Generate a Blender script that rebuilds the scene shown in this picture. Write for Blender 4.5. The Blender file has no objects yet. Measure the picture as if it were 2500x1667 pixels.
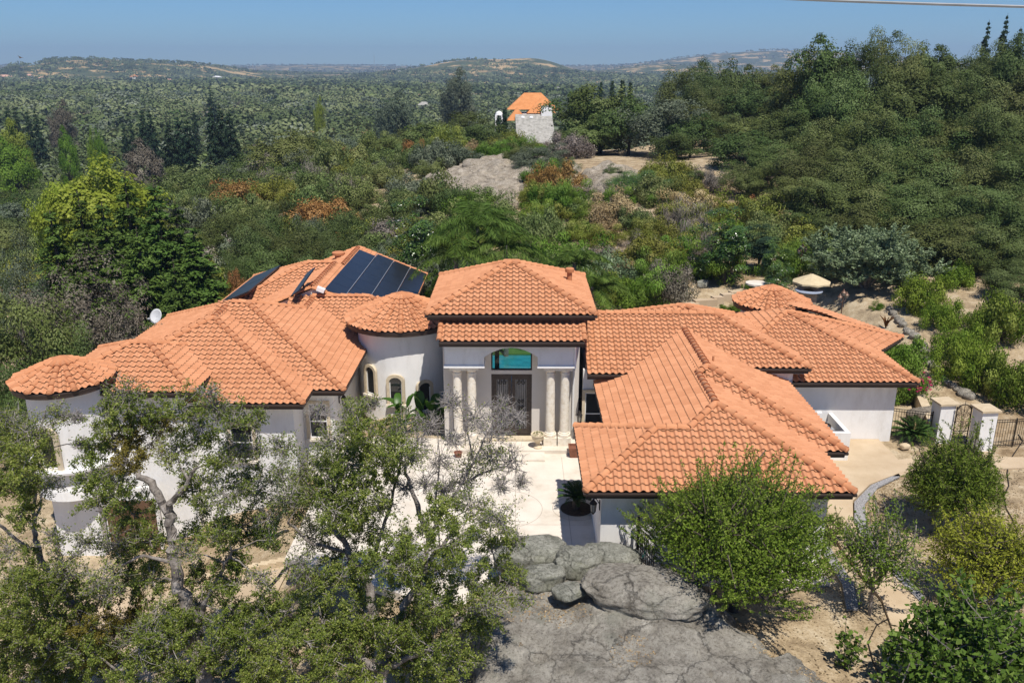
import bpy, bmesh, math, random
import numpy as np
from mathutils import Vector, Matrix, noise

sc = bpy.context.scene
C = sc.collection
# ------------------------------------------------------------------ camera
PITCH, YAW, FPX, CAMZ = 0.30887, 0.0075, 2080.0, 17.2
cam_data = bpy.data.cameras.new("camera")
cam = bpy.data.objects.new("camera", cam_data)
C.objects.link(cam)
cam_data.sensor_width = 36.0
cam_data.lens = 36.0 * FPX / 2500.0
cam_data.clip_start = 0.5
cam_data.clip_end = 20000.0
cam.matrix_world = Matrix.Translation((0, 0, CAMZ)) @ Matrix.Rotation(YAW, 4, 'Z') @ Matrix.Rotation(math.pi / 2 - PITCH, 4, 'X')
sc.camera = cam
# ------------------------------------------------------------------ sky and sun
SUN_TO = Vector((0.18, -0.46, 1.0)).normalized()
world = bpy.data.worlds.new("World")
sc.world = world
world.use_nodes = True
wn = world.node_tree.nodes
wl = world.node_tree.links
bg = wn.get("Background") or wn.new("ShaderNodeBackground")
sky = wn.new("ShaderNodeTexSky")
sky.sky_type = 'NISHITA'
sky.sun_disc = False
sky.sun_elevation = math.asin(SUN_TO.z)
sky.sun_rotation = math.atan2(SUN_TO.x, SUN_TO.y)
sky.altitude = 200.0
sky.air_density = 1.0
sky.dust_density = 0.0
sky.ozone_density = 4.5
tint = wn.new("ShaderNodeMix"); tint.data_type = 'RGBA'; tint.blend_type = 'MULTIPLY'; tint.inputs[0].default_value = 1.0
tint.inputs[7].default_value = (0.57, 0.88, 1.23, 1.0)
wl.new(sky.outputs[0], tint.inputs[6])
wl.new(tint.outputs[2], bg.inputs[0])
bg.inputs[1].default_value = 0.070
sun_data = bpy.data.lights.new("sun", 'SUN')
sun_data.energy = 5.0
sun_data.angle = math.radians(0.5)
sun_data.color = (1.0, 0.945, 0.86)
sun = bpy.data.objects.new("sun", sun_data)
C.objects.link(sun)
sun.rotation_euler = SUN_TO.to_track_quat('Z', 'Y').to_euler()
sc.view_settings.view_transform = 'Standard'
sc.view_settings.look = 'None'
sc.view_settings.exposure = 0.22
sc.view_settings.gamma = 1.0
sc.cycles.max_bounces = 6
sc.cycles.transparent_max_bounces = 8
sc.cycles.volume_bounces = 0

# ------------------------------------------------------------------ helpers
def ray(u, v):
    dx = (u - 1250.0) / FPX
    dz = -(v - 833.5) / FPX
    c, s = math.cos(PITCH), math.sin(PITCH)
    x, y, z = dx, c + dz * s, -s + dz * c
    cy, sy = math.cos(YAW), math.sin(YAW)
    return x * cy - y * sy, x * sy + y * cy, z

def at(u, v, Y):
    """world point seen in direction (u, v), at depth Y"""
    x, y, z = ray(u, v)
    t = Y / y
    return Vector((x * t, Y, CAMZ + z * t))

def atz(u, v, zz):
    """world point seen in direction (u, v), at height zz"""
    x, y, z = ray(u, v)
    t = (zz - CAMZ) / z
    return Vector((x * t, y * t, zz))

def tag(o, label=None, cat=None, group=None, kind=None):
    if label: o["label"] = label
    if cat: o["category"] = cat
    if group: o["group"] = group
    if kind: o["kind"] = kind
    return o

def thing(name, label, cat, loc=(0, 0, 0), rotz=0.0, group=None):
    o = bpy.data.objects.new(name, None)
    C.objects.link(o)
    o.location = loc
    o.rotation_euler = (0, 0, rotz)
    o.empty_display_size = 0.2
    return tag(o, label, cat, group)

def copy_tree(o, parent=None):
    c = o.copy()
    C.objects.link(c)
    if parent: c.parent = parent
    for ch in list(o.children):
        copy_tree(ch, c)
    return c

class MB:
    """collects shapes and links them as ONE mesh object"""
    def __init__(s):
        s.v, s.f, s.m = [], [], []
    def add(s, vs, fs, mi=0):
        b = len(s.v)
        s.v += [tuple(p) for p in vs]
        s.f += [tuple(i + b for i in f) for f in fs]
        s.m += [mi] * len(fs)
        return s
    def box(s, x0, x1, y0, y1, z0, z1, mi=0, M=None):
        vs = [Vector((x, y, z)) for z in (z0, z1) for y in (y0, y1) for x in (x0, x1)]
        if M: vs = [M @ p for p in vs]
        return s.add(vs, [(0, 2, 3, 1), (4, 5, 7, 6), (0, 1, 5, 4), (1, 3, 7, 5), (3, 2, 6, 7), (2, 0, 4, 6)], mi)
    def tube(s, pts, rads, n=6, mi=0, cap=True):
        pts = [Vector(p) for p in pts]
        if not hasattr(rads, '__len__'): rads = [rads] * len(pts)
        vs, fs = [], []
        up = Vector((0.13, 0.27, 0.95))
        for i, p in enumerate(pts):
            d = (pts[min(i + 1, len(pts) - 1)] - pts[max(i - 1, 0)])
            if d.length < 1e-9: d = Vector((0, 0, 1))
            d.normalize()
            a = d.cross(up)
            if a.length < 0.05: a = d.cross(Vector((1, 0, 0)))
            a.normalize()
            b = d.cross(a)
            for k in range(n):
                t = 2 * math.pi * k / n
                vs.append(p + (a * math.cos(t) + b * math.sin(t)) * rads[i])
        for i in range(len(pts) - 1):
            for k in range(n):
                k2 = (k + 1) % n
                fs.append((i * n + k, i * n + k2, (i + 1) * n + k2, (i + 1) * n + k))
        if cap:
            fs.append(tuple(range(n - 1, -1, -1)))
            fs.append(tuple((len(pts) - 1) * n + k for k in range(n)))
        return s.add(vs, fs, mi)
    def lathe(s, prof, n=20, cen=(0, 0, 0), mi=0, a0=0.0, a1=2 * math.pi, M=None):
        full = abs(a1 - a0 - 2 * math.pi) < 1e-6
        k = n if full else n + 1
        vs, fs = [], []
        for r, z in prof:
            for j in range(k):
                t = a0 + (a1 - a0) * j / n
                p = Vector((cen[0] + r * math.cos(t), cen[1] + r * math.sin(t), cen[2] + z))
                vs.append(M @ p if M else p)
        for i in range(len(prof) - 1):
            for j in range(n):
                j2 = (j + 1) % k
                fs.append((i * k + j, i * k + j2, (i + 1) * k + j2, (i + 1) * k + j))
        return s.add(vs, fs, mi)
    def prism(s, poly, ax, t0, t1, mi=0, M=None):
        """polygon of (a, b) extruded along axis ax (0, 1 or 2)"""
        def mk(a, b, t):
            p = [(t, a, b), (a, t, b), (a, b, t)][ax]
            p = Vector(p)
            return M @ p if M else p
        n = len(poly)
        vs = [mk(a, b, t0) for a, b in poly] + [mk(a, b, t1) for a, b in poly]
        fs = [tuple(range(n)), tuple(range(2 * n - 1, n - 1, -1))]
        for i in range(n):
            j = (i + 1) % n
            fs.append((i, i + n, j + n, j))
        return s.add(vs, fs, mi)
    def ball(s, c, r, n=8, mi=0, sc3=(1, 1, 1)):
        prof = [(max(r * math.sin(math.pi * i / n), 1e-4), -r * math.cos(math.pi * i / n)) for i in range(n + 1)]
        M = Matrix.Translation(c) @ Matrix.Diagonal((*sc3, 1))
        return s.lathe(prof, n * 2, (0, 0, 0), mi, M=M)
    def build(s, name, mats, parent=None, smooth=False, fix=True):
        me = bpy.data.meshes.new(name)
        me.from_pydata(s.v, [], s.f)
        if not isinstance(mats, (list, tuple)): mats = [mats]
        for m in mats: me.materials.append(m)
        if len(mats) > 1: me.polygons.foreach_set('material_index', s.m)
        if fix:
            bm = bmesh.new(); bm.from_mesh(me)
            bmesh.ops.recalc_face_normals(bm, faces=bm.faces)
            bm.to_mesh(me); bm.free()
        if smooth:
            me.polygons.foreach_set('use_smooth', [True] * len(me.polygons))
        me.update()
        o = bpy.data.objects.new(name, me)
        C.objects.link(o)
        if parent: o.parent = parent
        return o

def np_mesh(name, verts, quads, mat, tone=None, parent=None, smooth=False):
    """mesh object out of numpy arrays of vertices and quads"""
    me = bpy.data.meshes.new(name)
    nv, nf = len(verts), len(quads)
    k = quads.shape[1]
    me.vertices.add(nv)
    me.vertices.foreach_set('co', np.ascontiguousarray(verts, dtype=np.float32).ravel())
    me.loops.add(nf * k)
    me.loops.foreach_set('vertex_index', np.ascontiguousarray(quads, dtype=np.int32).ravel())
    me.polygons.add(nf)
    me.polygons.foreach_set('loop_start', np.arange(0, nf * k, k, dtype=np.int32))
    if tone is not None:
        a = me.attributes.new('tone', 'FLOAT', 'FACE')
        a.data.foreach_set('value', np.ascontiguousarray(tone, dtype=np.float32))
    if smooth: me.polygons.foreach_set('use_smooth', np.ones(nf, dtype=bool))
    me.update(calc_edges=True)
    me.validate()
    for m in (mat if isinstance(mat, (list, tuple)) else [mat]): me.materials.append(m)
    o = bpy.data.objects.new(name, me)
    C.objects.link(o)
    if parent: o.parent = parent
    return o

# ------------------------------------------------------------------ materials
def new_mat(name):
    m = bpy.data.materials.new(name)
    m.use_nodes = True
    nt = m.node_tree
    return m, nt, nt.nodes["Principled BSDF"]

def spec(b, v):
    b.inputs['Specular IOR Level'].default_value = v

def ramp(nt, stops):
    r = nt.nodes.new('ShaderNodeValToRGB')
    e = r.color_ramp.elements
    while len(e) > 1: e.remove(e[-1])
    e[0].position, e[0].color = stops[0][0], (*stops[0][1], 1)
    for p, c in stops[1:]:
        x = e.new(p); x.color = (*c, 1)
    return r

def tex(nt, scale, detail=4.0, rough=0.6, kind='Object', typ='ShaderNodeTexNoise', dist=0.0):
    t = nt.nodes.new(typ)
    t.inputs['Scale'].default_value = scale
    if typ == 'ShaderNodeTexNoise':
        t.inputs['Detail'].default_value = detail
        t.inputs['Roughness'].default_value = rough
        t.inputs['Distortion'].default_value = dist
    co = nt.nodes.new('ShaderNodeTexCoord')
    nt.links.new(co.outputs[kind], t.inputs['Vector'])
    return t

def noisy(name, stops, scale=3.0, rough=0.85, bump=0.0, bscale=None, detail=6.0, sp=0.3, metal=0.0, dist=0.0):
    """noise coloured surface with optional bump"""
    m, nt, b = new_mat(name)
    t = tex(nt, scale, detail, dist=dist)
    r = ramp(nt, stops)
    nt.links.new(t.outputs[0], r.inputs[0])
    nt.links.new(r.outputs[0], b.inputs['Base Color'])
    b.inputs['Roughness'].default_value = rough
    b.inputs['Metallic'].default_value = metal
    spec(b, sp)
    if bump:
        t2 = tex(nt, bscale or scale * 4, 6.0)
        bn = nt.nodes.new('ShaderNodeBump')
        bn.inputs['Strength'].default_value = bump
        bn.inputs['Distance'].default_value = 0.05
        nt.links.new(t2.outputs[0], bn.inputs['Height'])
        nt.links.new(bn.outputs[0], b.inputs['Normal'])
    return m

def leaf_mat(name, dark, mid, light, trans=0.25, rough=0.55, sp=0.35, vary=0.25):
    m, nt, b = new_mat(name)
    at_ = nt.nodes.new('ShaderNodeAttribute'); at_.attribute_name = 'tone'
    r = ramp(nt, [(0.0, dark), (0.5, mid), (1.0, light)])
    nt.links.new(at_.outputs['Fac'], r.inputs[0])
    oi = nt.nodes.new('ShaderNodeObjectInfo')
    hs = nt.nodes.new('ShaderNodeHueSaturation')
    mr = nt.nodes.new('ShaderNodeMapRange')
    mr.inputs['To Min'].default_value = 1.0 - vary
    mr.inputs['To Max'].default_value = 1.0 + vary
    nt.links.new(oi.outputs['Random'], mr.inputs['Value'])
    nt.links.new(mr.outputs[0], hs.inputs['Value'])
    m2 = nt.nodes.new('ShaderNodeMath'); m2.operation = 'MULTIPLY'; m2.inputs[1].default_value = 7.31
    m3 = nt.nodes.new('ShaderNodeMath'); m3.operation = 'FRACT'
    mr2 = nt.nodes.new('ShaderNodeMapRange')
    mr2.inputs['To Min'].default_value = 0.5 - vary * 0.10
    mr2.inputs['To Max'].default_value = 0.5 + vary * 0.10
    nt.links.new(oi.outputs['Random'], m2.inputs[0]); nt.links.new(m2.outputs[0], m3.inputs[0])
    nt.links.new(m3.outputs[0], mr2.inputs['Value']); nt.links.new(mr2.outputs[0], hs.inputs['Hue'])
    nt.links.new(r.outputs[0], hs.inputs['Color'])
    nt.links.new(hs.outputs[0], b.inputs['Base Color'])
    b.inputs['Roughness'].default_value = rough
    spec(b, sp)
    tr = nt.nodes.new('ShaderNodeBsdfTranslucent')
    nt.links.new(hs.outputs[0], tr.inputs['Color'])
    mx = nt.nodes.new('ShaderNodeMixShader'); mx.inputs[0].default_value = trans
    nt.links.new(b.outputs[0], mx.inputs[1]); nt.links.new(tr.outputs[0], mx.inputs[2])
    nt.links.new(mx.outputs[0], nt.nodes['Material Output'].inputs['Surface'])
    return m

def tile_mat(name, lo, hi):
    m, nt, b = new_mat(name)
    a = nt.nodes.new('ShaderNodeAttribute'); a.attribute_name = 'tone'
    n = tex(nt, 0.55, 5.0)
    n2 = tex(nt, 9.0, 4.0)
    ad = nt.nodes.new('ShaderNodeMath'); ad.operation = 'MULTIPLY_ADD'
    ad.inputs[1].default_value = 0.42
    nt.links.new(a.outputs['Fac'], ad.inputs[0])
    mul = nt.nodes.new('ShaderNodeMath'); mul.operation = 'MULTIPLY'; mul.inputs[1].default_value = 0.5
    nt.links.new(n.outputs[0], mul.inputs[0]); nt.links.new(mul.outputs[0], ad.inputs[2])
    mul2 = nt.nodes.new('ShaderNodeMath'); mul2.operation = 'MULTIPLY_ADD'; mul2.inputs[1].default_value = 0.2
    nt.links.new(n2.outputs[0], mul2.inputs[0]); nt.links.new(ad.outputs[0], mul2.inputs[2])
    r = ramp(nt, [(0.15, lo), (0.85, hi)])
    nt.links.new(mul2.outputs[0], r.inputs[0])
    nt.links.new(r.outputs[0], b.inputs['Base Color'])
    b.inputs['Roughness'].default_value = 0.8
    spec(b, 0.25)
    return m

M_TILE = tile_mat('terracotta_tile', (0.445, 0.19, 0.09), (0.59, 0.28, 0.146))
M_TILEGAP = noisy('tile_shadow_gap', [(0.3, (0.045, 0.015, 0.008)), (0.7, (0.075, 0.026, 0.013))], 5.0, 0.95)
M_CAP = tile_mat('terracotta_cap', (0.44, 0.175, 0.078), (0.59, 0.27, 0.132))
m, nt, b = new_mat('white_stucco')
n1 = tex(nt, 0.6, 8.0, .7); n2 = tex(nt, 40.0, 5.0, .7); n3 = tex(nt, 2.2, 6.0, .7)
for n_ in (n1, n3):
    mp = nt.nodes.new('ShaderNodeMapping'); mp.inputs['Scale'].default_value = (1.0, 1.0, .35)
    nt.links.new(n_.inputs['Vector'].links[0].from_socket, mp.inputs['Vector']); nt.links.new(mp.outputs[0], n_.inputs['Vector'])
r1 = ramp(nt, [(0.32, (0.66, 0.635, 0.60)), (0.46, (0.76, 0.745, 0.72)), (0.7, (0.82, 0.805, 0.78))])
r3 = ramp(nt, [(0.28, (0.90, 0.89, 0.875)), (0.48, (1, 1, 1))])
nt.links.new(n1.outputs[0], r1.inputs[0]); nt.links.new(n3.outputs[0], r3.inputs[0])
mm = nt.nodes.new('ShaderNodeMix'); mm.data_type = 'RGBA'; mm.blend_type = 'MULTIPLY'; mm.inputs[0].default_value = 1.0
nt.links.new(r1.outputs[0], mm.inputs[6]); nt.links.new(r3.outputs[0], mm.inputs[7]); nt.links.new(mm.outputs[2], b.inputs['Base Color'])
b.inputs['Roughness'].default_value = 0.92; spec(b, 0.2)
bn = nt.nodes.new('ShaderNodeBump'); bn.inputs['Strength'].default_value = 0.4; bn.inputs['Distance'].default_value = 0.02
nt.links.new(n2.outputs[0], bn.inputs['Height']); nt.links.new(bn.outputs[0], b.inputs['Normal'])
M_STUCCO = m
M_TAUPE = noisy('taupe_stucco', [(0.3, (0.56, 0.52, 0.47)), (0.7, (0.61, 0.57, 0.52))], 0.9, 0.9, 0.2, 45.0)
M_FASCIA = noisy('brown_fascia', [(0.3, (0.045, 0.030, 0.024)), (0.7, (0.06, 0.042, 0.034))], 2.0, 0.55)
M_TRIM = noisy('beige_stone_trim', [(0.3, (0.50, 0.41, 0.28)), (0.7, (0.62, 0.53, 0.39))], 5.0, 0.85, 0.15)
M_COLUMN = noisy('travertine', [(0.3, (0.60, 0.52, 0.40)), (0.5, (0.72, 0.655, 0.55)), (0.75, (0.78, 0.73, 0.64))], 6.0, 0.8, 0.2, 20.0)
M_WHITE = noisy('white_paint', [(0.3, (0.76, 0.75, 0.73)), (0.7, (0.82, 0.81, 0.79))], 3.0, 0.6)
M_IRON = noisy('dark_iron', [(0.3, (0.018, 0.015, 0.013)), (0.7, (0.035, 0.028, 0.024))], 8.0, 0.55, metal=0.3)
M_BRONZE = noisy('bronze_door', [(0.3, (0.045, 0.036, 0.031)), (0.7, (0.085, 0.068, 0.06))], 9.0, 0.5, metal=0.4)
def glass_mat(name, col, rough=0.04):
    m, nt, b = new_mat(name)
    t = tex(nt, 2.0, 2.0)
    r = ramp(nt, [(0.3, tuple(c * 0.8 for c in col)), (0.7, tuple(c * 1.2 for c in col))])
    nt.links.new(t.outputs[0], r.inputs[0]); nt.links.new(r.outputs[0], b.inputs['Base Color'])
    b.inputs['Roughness'].default_value = rough
    spec(b, 0.6)
    return m
M_DOORGLASS = glass_mat('door_glass', (0.17, 0.17, 0.18), 0.12)
M_GLASS = glass_mat('dark_window_glass', (0.012, 0.014, 0.016))
def clear_glass(name):
    m, nt, b = new_mat(name)
    g = nt.nodes.new('ShaderNodeBsdfGlossy'); g.inputs['Roughness'].default_value = 0.02
    tr = nt.nodes.new('ShaderNodeBsdfTransparent'); tr.inputs['Color'].default_value = (0.72, 0.82, 0.82, 1)
    fr = nt.nodes.new('ShaderNodeFresnel'); fr.inputs['IOR'].default_value = 1.4
    mx = nt.nodes.new('ShaderNodeMixShader')
    nt.links.new(fr.outputs[0], mx.inputs[0]); nt.links.new(tr.outputs[0], mx.inputs[1]); nt.links.new(g.outputs[0], mx.inputs[2])
    nt.links.new(mx.outputs[0], nt.nodes['Material Output'].inputs['Surface'])
    return m
M_CLEAR = clear_glass('clear_transom_glass')
M_SOLAR = glass_mat('solar_panel_glass', (0.014, 0.014, 0.017), 0.3)
M_ALU = noisy('aluminium', [(0.3, (0.42, 0.43, 0.45)), (0.7, (0.52, 0.53, 0.55))], 6.0, 0.4, metal=0.6)
# ------------------------------------------------------------------ tiled roofs
S = 5.0 / 12.0
CTH = 12.0 / 13.0
TW, EX = 0.305, 0.325
rng = np.random.default_rng(7)

def tile_prof(n=6):
    t = np.linspace(0, 1, n + 1)
    h = np.where(t < 0.6, 0.088 * np.sin(np.pi * np.clip(t / 0.6, 0, 1)) ** 0.8, -0.012 * np.sin(np.pi * np.clip((t - 0.6) / 0.4, 0, 1)))
    return t, h
PT, PH = tile_prof()

class RoofMesh:
    """one roof: all its tiled planes end up in ONE mesh"""
    def __init__(s):
        s.bm = bmesh.new()
        s.tone = s.bm.faces.layers.float.new('tone')
    def plane(s, poly, eave, inward, ze, slope=S, u_org=0.0, tw=TW, ex=EX, under=True):
        """poly: convex plan polygon [(x, y)...]; eave: a point of the eave line; inward: plan direction up the slope"""
        d = np.array(inward, float); d /= np.linalg.norm(d)
        a = np.array([d[1], -d[0]])
        cth = 1.0 / math.sqrt(1 + slope * slope)
        P = np.array(poly, float)
        ev = np.array(eave, float)
        u = P @ a
        v = (P - ev) @ d / cth
        up = np.array([d[0] * cth, d[1] * cth, slope * cth])
        nrm = np.array([-d[0] * slope * cth, -d[1] * slope * cth, cth])
        al = np.array([a[0], a[1], 0.0])
        org = np.array([ev[0], ev[1], ze]) - al * (ev @ a)
        i0, i1 = math.floor((u.min() - u_org) / tw), math.ceil((u.max() - u_org) / tw)
        k0, k1 = math.floor(v.min() / ex + 1e-4), math.ceil(v.max() / ex)
        us = (np.arange(i0, i1)[:, None] + PT[None, :-1]).ravel()
        us = np.append(us, i1) * tw + u_org
        hs = np.append(np.tile(PH[:-1], i1 - i0), PH[-1])
        n = len(us)
        bm = bmesh.new()
        tl = bm.faces.layers.float.new('tone')
        for k in range(k0, k1):
            jit = rng.normal(0, 0.004, i1 - i0 + 1).repeat(len(PT) - 1)[:n]
            def row(vv, off, hh):
                pts = org + us[:, None] * al + np.asarray(vv)[:, None] * up + (hh + off)[:, None] * nrm
                return [bm.verts.new(p) for p in pts]
            one = np.ones(n)
            top = row((k + 1) * ex * one, 0.006 * one, hs)
            bot = row(k * ex - 0.055 + jit, 0.066 * one, hs)
            bk = row(k * ex + 0.0 * one, 0.004 * one, hs * .9)
            tn = rng.random(i1 - i0)
            for j in range(n - 1):
                f = bm.faces.new((bot[j], bot[j + 1], top[j + 1], top[j]))
                f[tl] = tn[min(j // (len(PT) - 1), len(tn) - 1)]
                f.smooth = False
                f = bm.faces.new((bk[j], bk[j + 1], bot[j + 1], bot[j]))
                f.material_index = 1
        # clip to the plan polygon (not along the eave)
        m = len(P)
        cen = P.mean(0)
        for i in range(m):
            p, q = P[i], P[(i + 1) % m]
            if abs(v[i]) < 1e-3 and abs(v[(i + 1) % m]) < 1e-3: continue
            e = q - p
            nn = np.array([e[1], -e[0]])
            if nn @ (cen - p) > 0: nn = -nn
            bmesh.ops.bisect_plane(bm, geom=bm.verts[:] + bm.edges[:] + bm.faces[:], plane_co=(p[0], p[1], 0), plane_no=(nn[0], nn[1], 0), clear_outer=True)
        if under:
            vs = []
            for p in P:
                z = ze + ((p - ev) @ d) * slope - 0.03
                vs.append(bm.verts.new((p[0], p[1], z)))
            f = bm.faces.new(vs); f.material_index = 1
        tmp = bpy.data.meshes.new('t')
        bm.to_mesh(tmp); bm.free()
        s.bm.from_mesh(tmp)
        bpy.data.meshes.remove(tmp)
    def build(s, name, parent):
        me = bpy.data.meshes.new(name)
        s.bm.to_mesh(me); s.bm.free()
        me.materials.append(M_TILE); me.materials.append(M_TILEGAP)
        o = bpy.data.objects.new(name, me); C.objects.link(o); o.parent = parent
        return o

class Caps:
    def __init__(s):
        s.v, s.f, s.t = [], [], []
    def line(s, p0, p1, r=0.14, ball=True, lift=0.02, seg=0.42):
        """half round cap tiles from the low end p0 to the high end p1"""
        p0, p1 = Vector(p0), Vector(p1)
        d = p1 - p0
        L = d.length
        if L < 0.05: return
        d.normalize()
        a = d.cross(Vector((0, 0, 1))).normalized()
        up = a.cross(d).normalized()
        n = max(1, round(L / seg)); sl = L / n
        K = 8
        for i in range(n):
            q0 = p0 + d * (i * sl - 0.05)
            q1 = p0 + d * ((i + 1) * sl)
            tn = random.random()
            b = len(s.v)
            for q, rr, lf in ((q0, r * 1.10, lift + 0.045), (q1, r * 0.95, lift + 0.012), (q0 + d * 0.02, r * 0.92, lift + 0.02)):
                for k in range(K + 1):
                    t = math.pi * k / K
                    s.v.append(q + a * (math.cos(t) * rr) + up * (math.sin(t) * rr + lf - 0.055))
            for k in range(K):
                s.f.append((b + k, b + k + 1, b + K + 1 + k + 1, b + K + 1 + k)); s.t.append(tn)
                s.f.append((b + k, b + k + 1, b + 2 * (K + 1) + k + 1, b + 2 * (K + 1) + k)); s.t.append(0.0)
        if ball:
            c = p0 - d * 0.05
            b = len(s.v)
            N = 6
            for i in range(N + 1):
                ph = math.pi / 2 * i / N
                for k in range(K + 1):
                    t = math.pi * k / K
                    rr = r * 1.08 * math.cos(ph)
                    s.v.append(c + a * (math.cos(t) * rr) + up * (math.sin(t) * rr - 0.01) - d * (math.sin(ph) * r * 0.55))
            for i in range(N):
                for k in range(K):
                    s.f.append((b + i * (K + 1) + k, b + i * (K + 1) + k + 1, b + (i + 1) * (K + 1) + k + 1, b + (i + 1) * (K + 1) + k)); s.t.append(0.15)
    def build(s, name, parent):
        v = np.array([tuple(p) for p in s.v]); f = np.array(s.f)
        return np_mesh(name, v, f, M_CAP, np.array(s.t), parent)

def hipz(m, w): return m[4] + S * w

def gutter(mb, pts, z, closed=False, out=0.10):
    """fascia and gutter along a plan polyline; outside is to the RIGHT of the walking direction"""
    P = [Vector((p[0], p[1])) for p in pts]
    n = len(P)
    offs = []
    for i in range(n):
        ds = []
        if i > 0 or closed: ds.append((P[i] - P[i - 1]).normalized())
        if i < n - 1 or closed: ds.append((P[(i + 1) % n] - P[i]).normalized())
        ns = [Vector((d.y, -d.x)) for d in ds]
        if len(ns) == 2:
            b = (ns[0] + ns[1]).normalized()
            offs.append(b / max(b.dot(ns[0]), 0.3))
        else: offs.append(ns[0])
    sec = [(-0.06, -0.03), (out, -0.015), (out + 0.012, -0.06), (out - 0.005, -0.13), (0.01, -0.155), (0.0, -0.27), (-0.06, -0.27)]
    vs, fs = [], []
    k = len(sec)
    for i in range(n):
        for o, dz in sec:
            p = P[i] + offs[i] * o
            vs.append((p.x, p.y, z + dz))
    for i in range(n if closed else n - 1):
        j = (i + 1) % n
        for q in range(k):
            q2 = (q + 1) % k
            fs.append((i * k + q, j * k + q, j * k + q2, i * k + q2))
    if not closed:
        fs.append(tuple(range(k))); fs.append(tuple((n - 1) * k + q for q in reversed(range(k))))
    mb.add(vs, fs)

house = thing('tile_roofed_house', 'large white stucco villa with terracotta tile roofs, round towers and pillared entry in the foreground', 'house', (0, 0, 0))

#            X0      X1      Y0     Y1     eave
A = (2.39, 11.67, 26.71, 32.31, 3.2)
B = (3.63, 11.67, 26.71, 37.0, 3.2)
CC = (3.63, 12.61, 30.08, 45.0, 3.2)
E = (-4.16, 3.51, 37.37, 45.04, 6.55)
G1 = (-20.56, -9.48, 34.80, 48.52, 3.2)
G2 = (-20.72, -8.01, 36.46, 48.48, 3.2)
N = (-20.79, -14.04, 34.25, 40.19, 3.94)
T = (-16.0, -4.5, 43.05, 50.95, 3.2)
U = (-18.65, -6.57, 48.38, 58.74, 3.2)
F = (8.98, 18.77, 37.71, 47.9, 3.2)
D = (3.2, 13.5, 37.40, 44.80, 4.0)
H = (4.6, 13.4, 40.1, 48.9, 3.2)

def hip_roof(m, sides='fblr', caps='fl fr bl br ridge', name='roof'):
    """whole hip roof over a rectangle"""
    X0, X1, Y0, Y1, ze = m
    w = min(X1 - X0, Y1 - Y0) / 2
    alongY = (Y1 - Y0) >= (X1 - X0)
    if alongY: r0, r1 = (X0 + w, Y0 + w), (X0 + w, Y1 - w)
    else: r0, r1 = (X0 + w, Y0 + w), (X1 - w, Y0 + w)
    R = RoofMesh()
    def poly(pts):
        out = []
        for p in pts:
            if not out or (abs(p[0] - out[-1][0]) + abs(p[1] - out[-1][1])) > 1e-3: out.append(p)
        return out
    if 'f' in sides: R.plane(poly([(X0, Y0), (X1, Y0)] + ([r0] if alongY else [r1, r0])), (X0, Y0), (0, 1), ze)
    if 'b' in sides: R.plane(poly([(X1, Y1), (X0, Y1)] + ([r1] if alongY else [r0, r1])), (X0, Y1), (0, -1), ze)
    if 'l' in sides: R.plane(poly([(X0, Y1), (X0, Y0)] + ([r0, r1] if alongY else [r0])), (X0, Y0), (1, 0), ze)
    if 'r' in sides: R.plane(poly([(X1, Y0), (X1, Y1)] + ([r1, r0] if alongY else [r1])), (X1, Y0), (-1, 0), ze)
    K = Caps()
    zt = ze + S * w
    cs = caps.split()
    rl, rr_ = r0, (r0 if alongY else r1)
    bl_, br_ = (r1 if alongY else r0), r1
    if 'fl' in cs: K.line((X0, Y0, ze + .06), (*rl, zt + .06))
    if 'fr' in cs: K.line((X1, Y0, ze + .06), (*rr_, zt + .06))
    if 'bl' in cs: K.line((X0, Y1, ze + .06), (*bl_, zt + .06))
    if 'br' in cs: K.line((X1, Y1, ze + .06), (*br_, zt + .06))
    if 'ridge' in cs: K.line((*r0, zt + .06), (*r1, zt + .06), ball=False)
    return R, K

def finish(R, K, gut=None):
    o = R.build('roof', house)
    if K and K.v: K.build('ridge_cap', o)
    if gut:
        for pts, z, cl in gut:
            g = MB(); gutter(g, pts, z, cl); g.build('gutter', M_FASCIA, o)
    return o

# --- garage wing: A (cross wing), B and C (stepped ridges running back)
R, K = RoofMesh(), Caps()
X0, X1, Y0, Y1, ze = A
w = (Y1 - Y0) / 2; za = ze + S * w; bx = B[0] + (B[1] - B[0]) / 2; wb = (B[1] - B[0]) / 2; zb = ze + S * wb
ya = Y0 + w; bl = B[0] + w
R.plane([(X0, Y0), (X1, Y0), (X1 - w, ya), (X0 + w, ya)], (X0, Y0), (0, 1), ze)
R.plane([(bl, ya), (X1 - w, ya), (bx, Y0 + wb)], (X0, Y0), (0, 1), ze)
R.plane([(X0, Y1), (X0, Y0), (X0 + w, ya)], (X0, Y0), (1, 0), ze)
R.plane([(X0, Y1), (X0 + w, ya), (bl, ya), (bl, Y1)], (X0, Y1), (0, -1), ze)
K.line((X0, Y0, ze + .06), (X0 + w, ya, za + .06)); K.line((X0, Y1, ze + .06), (X0 + w, ya, za + .06))
K.line((X0 + w, ya, za + .06), (bl, ya, za + .06), ball=False)
K.line((bl, ya, za + .06), (bx, Y0 + wb, zb + .06), ball=False)
K.line((X1, Y0, ze + .06), (bx, Y0 + wb, zb + .06))
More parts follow.
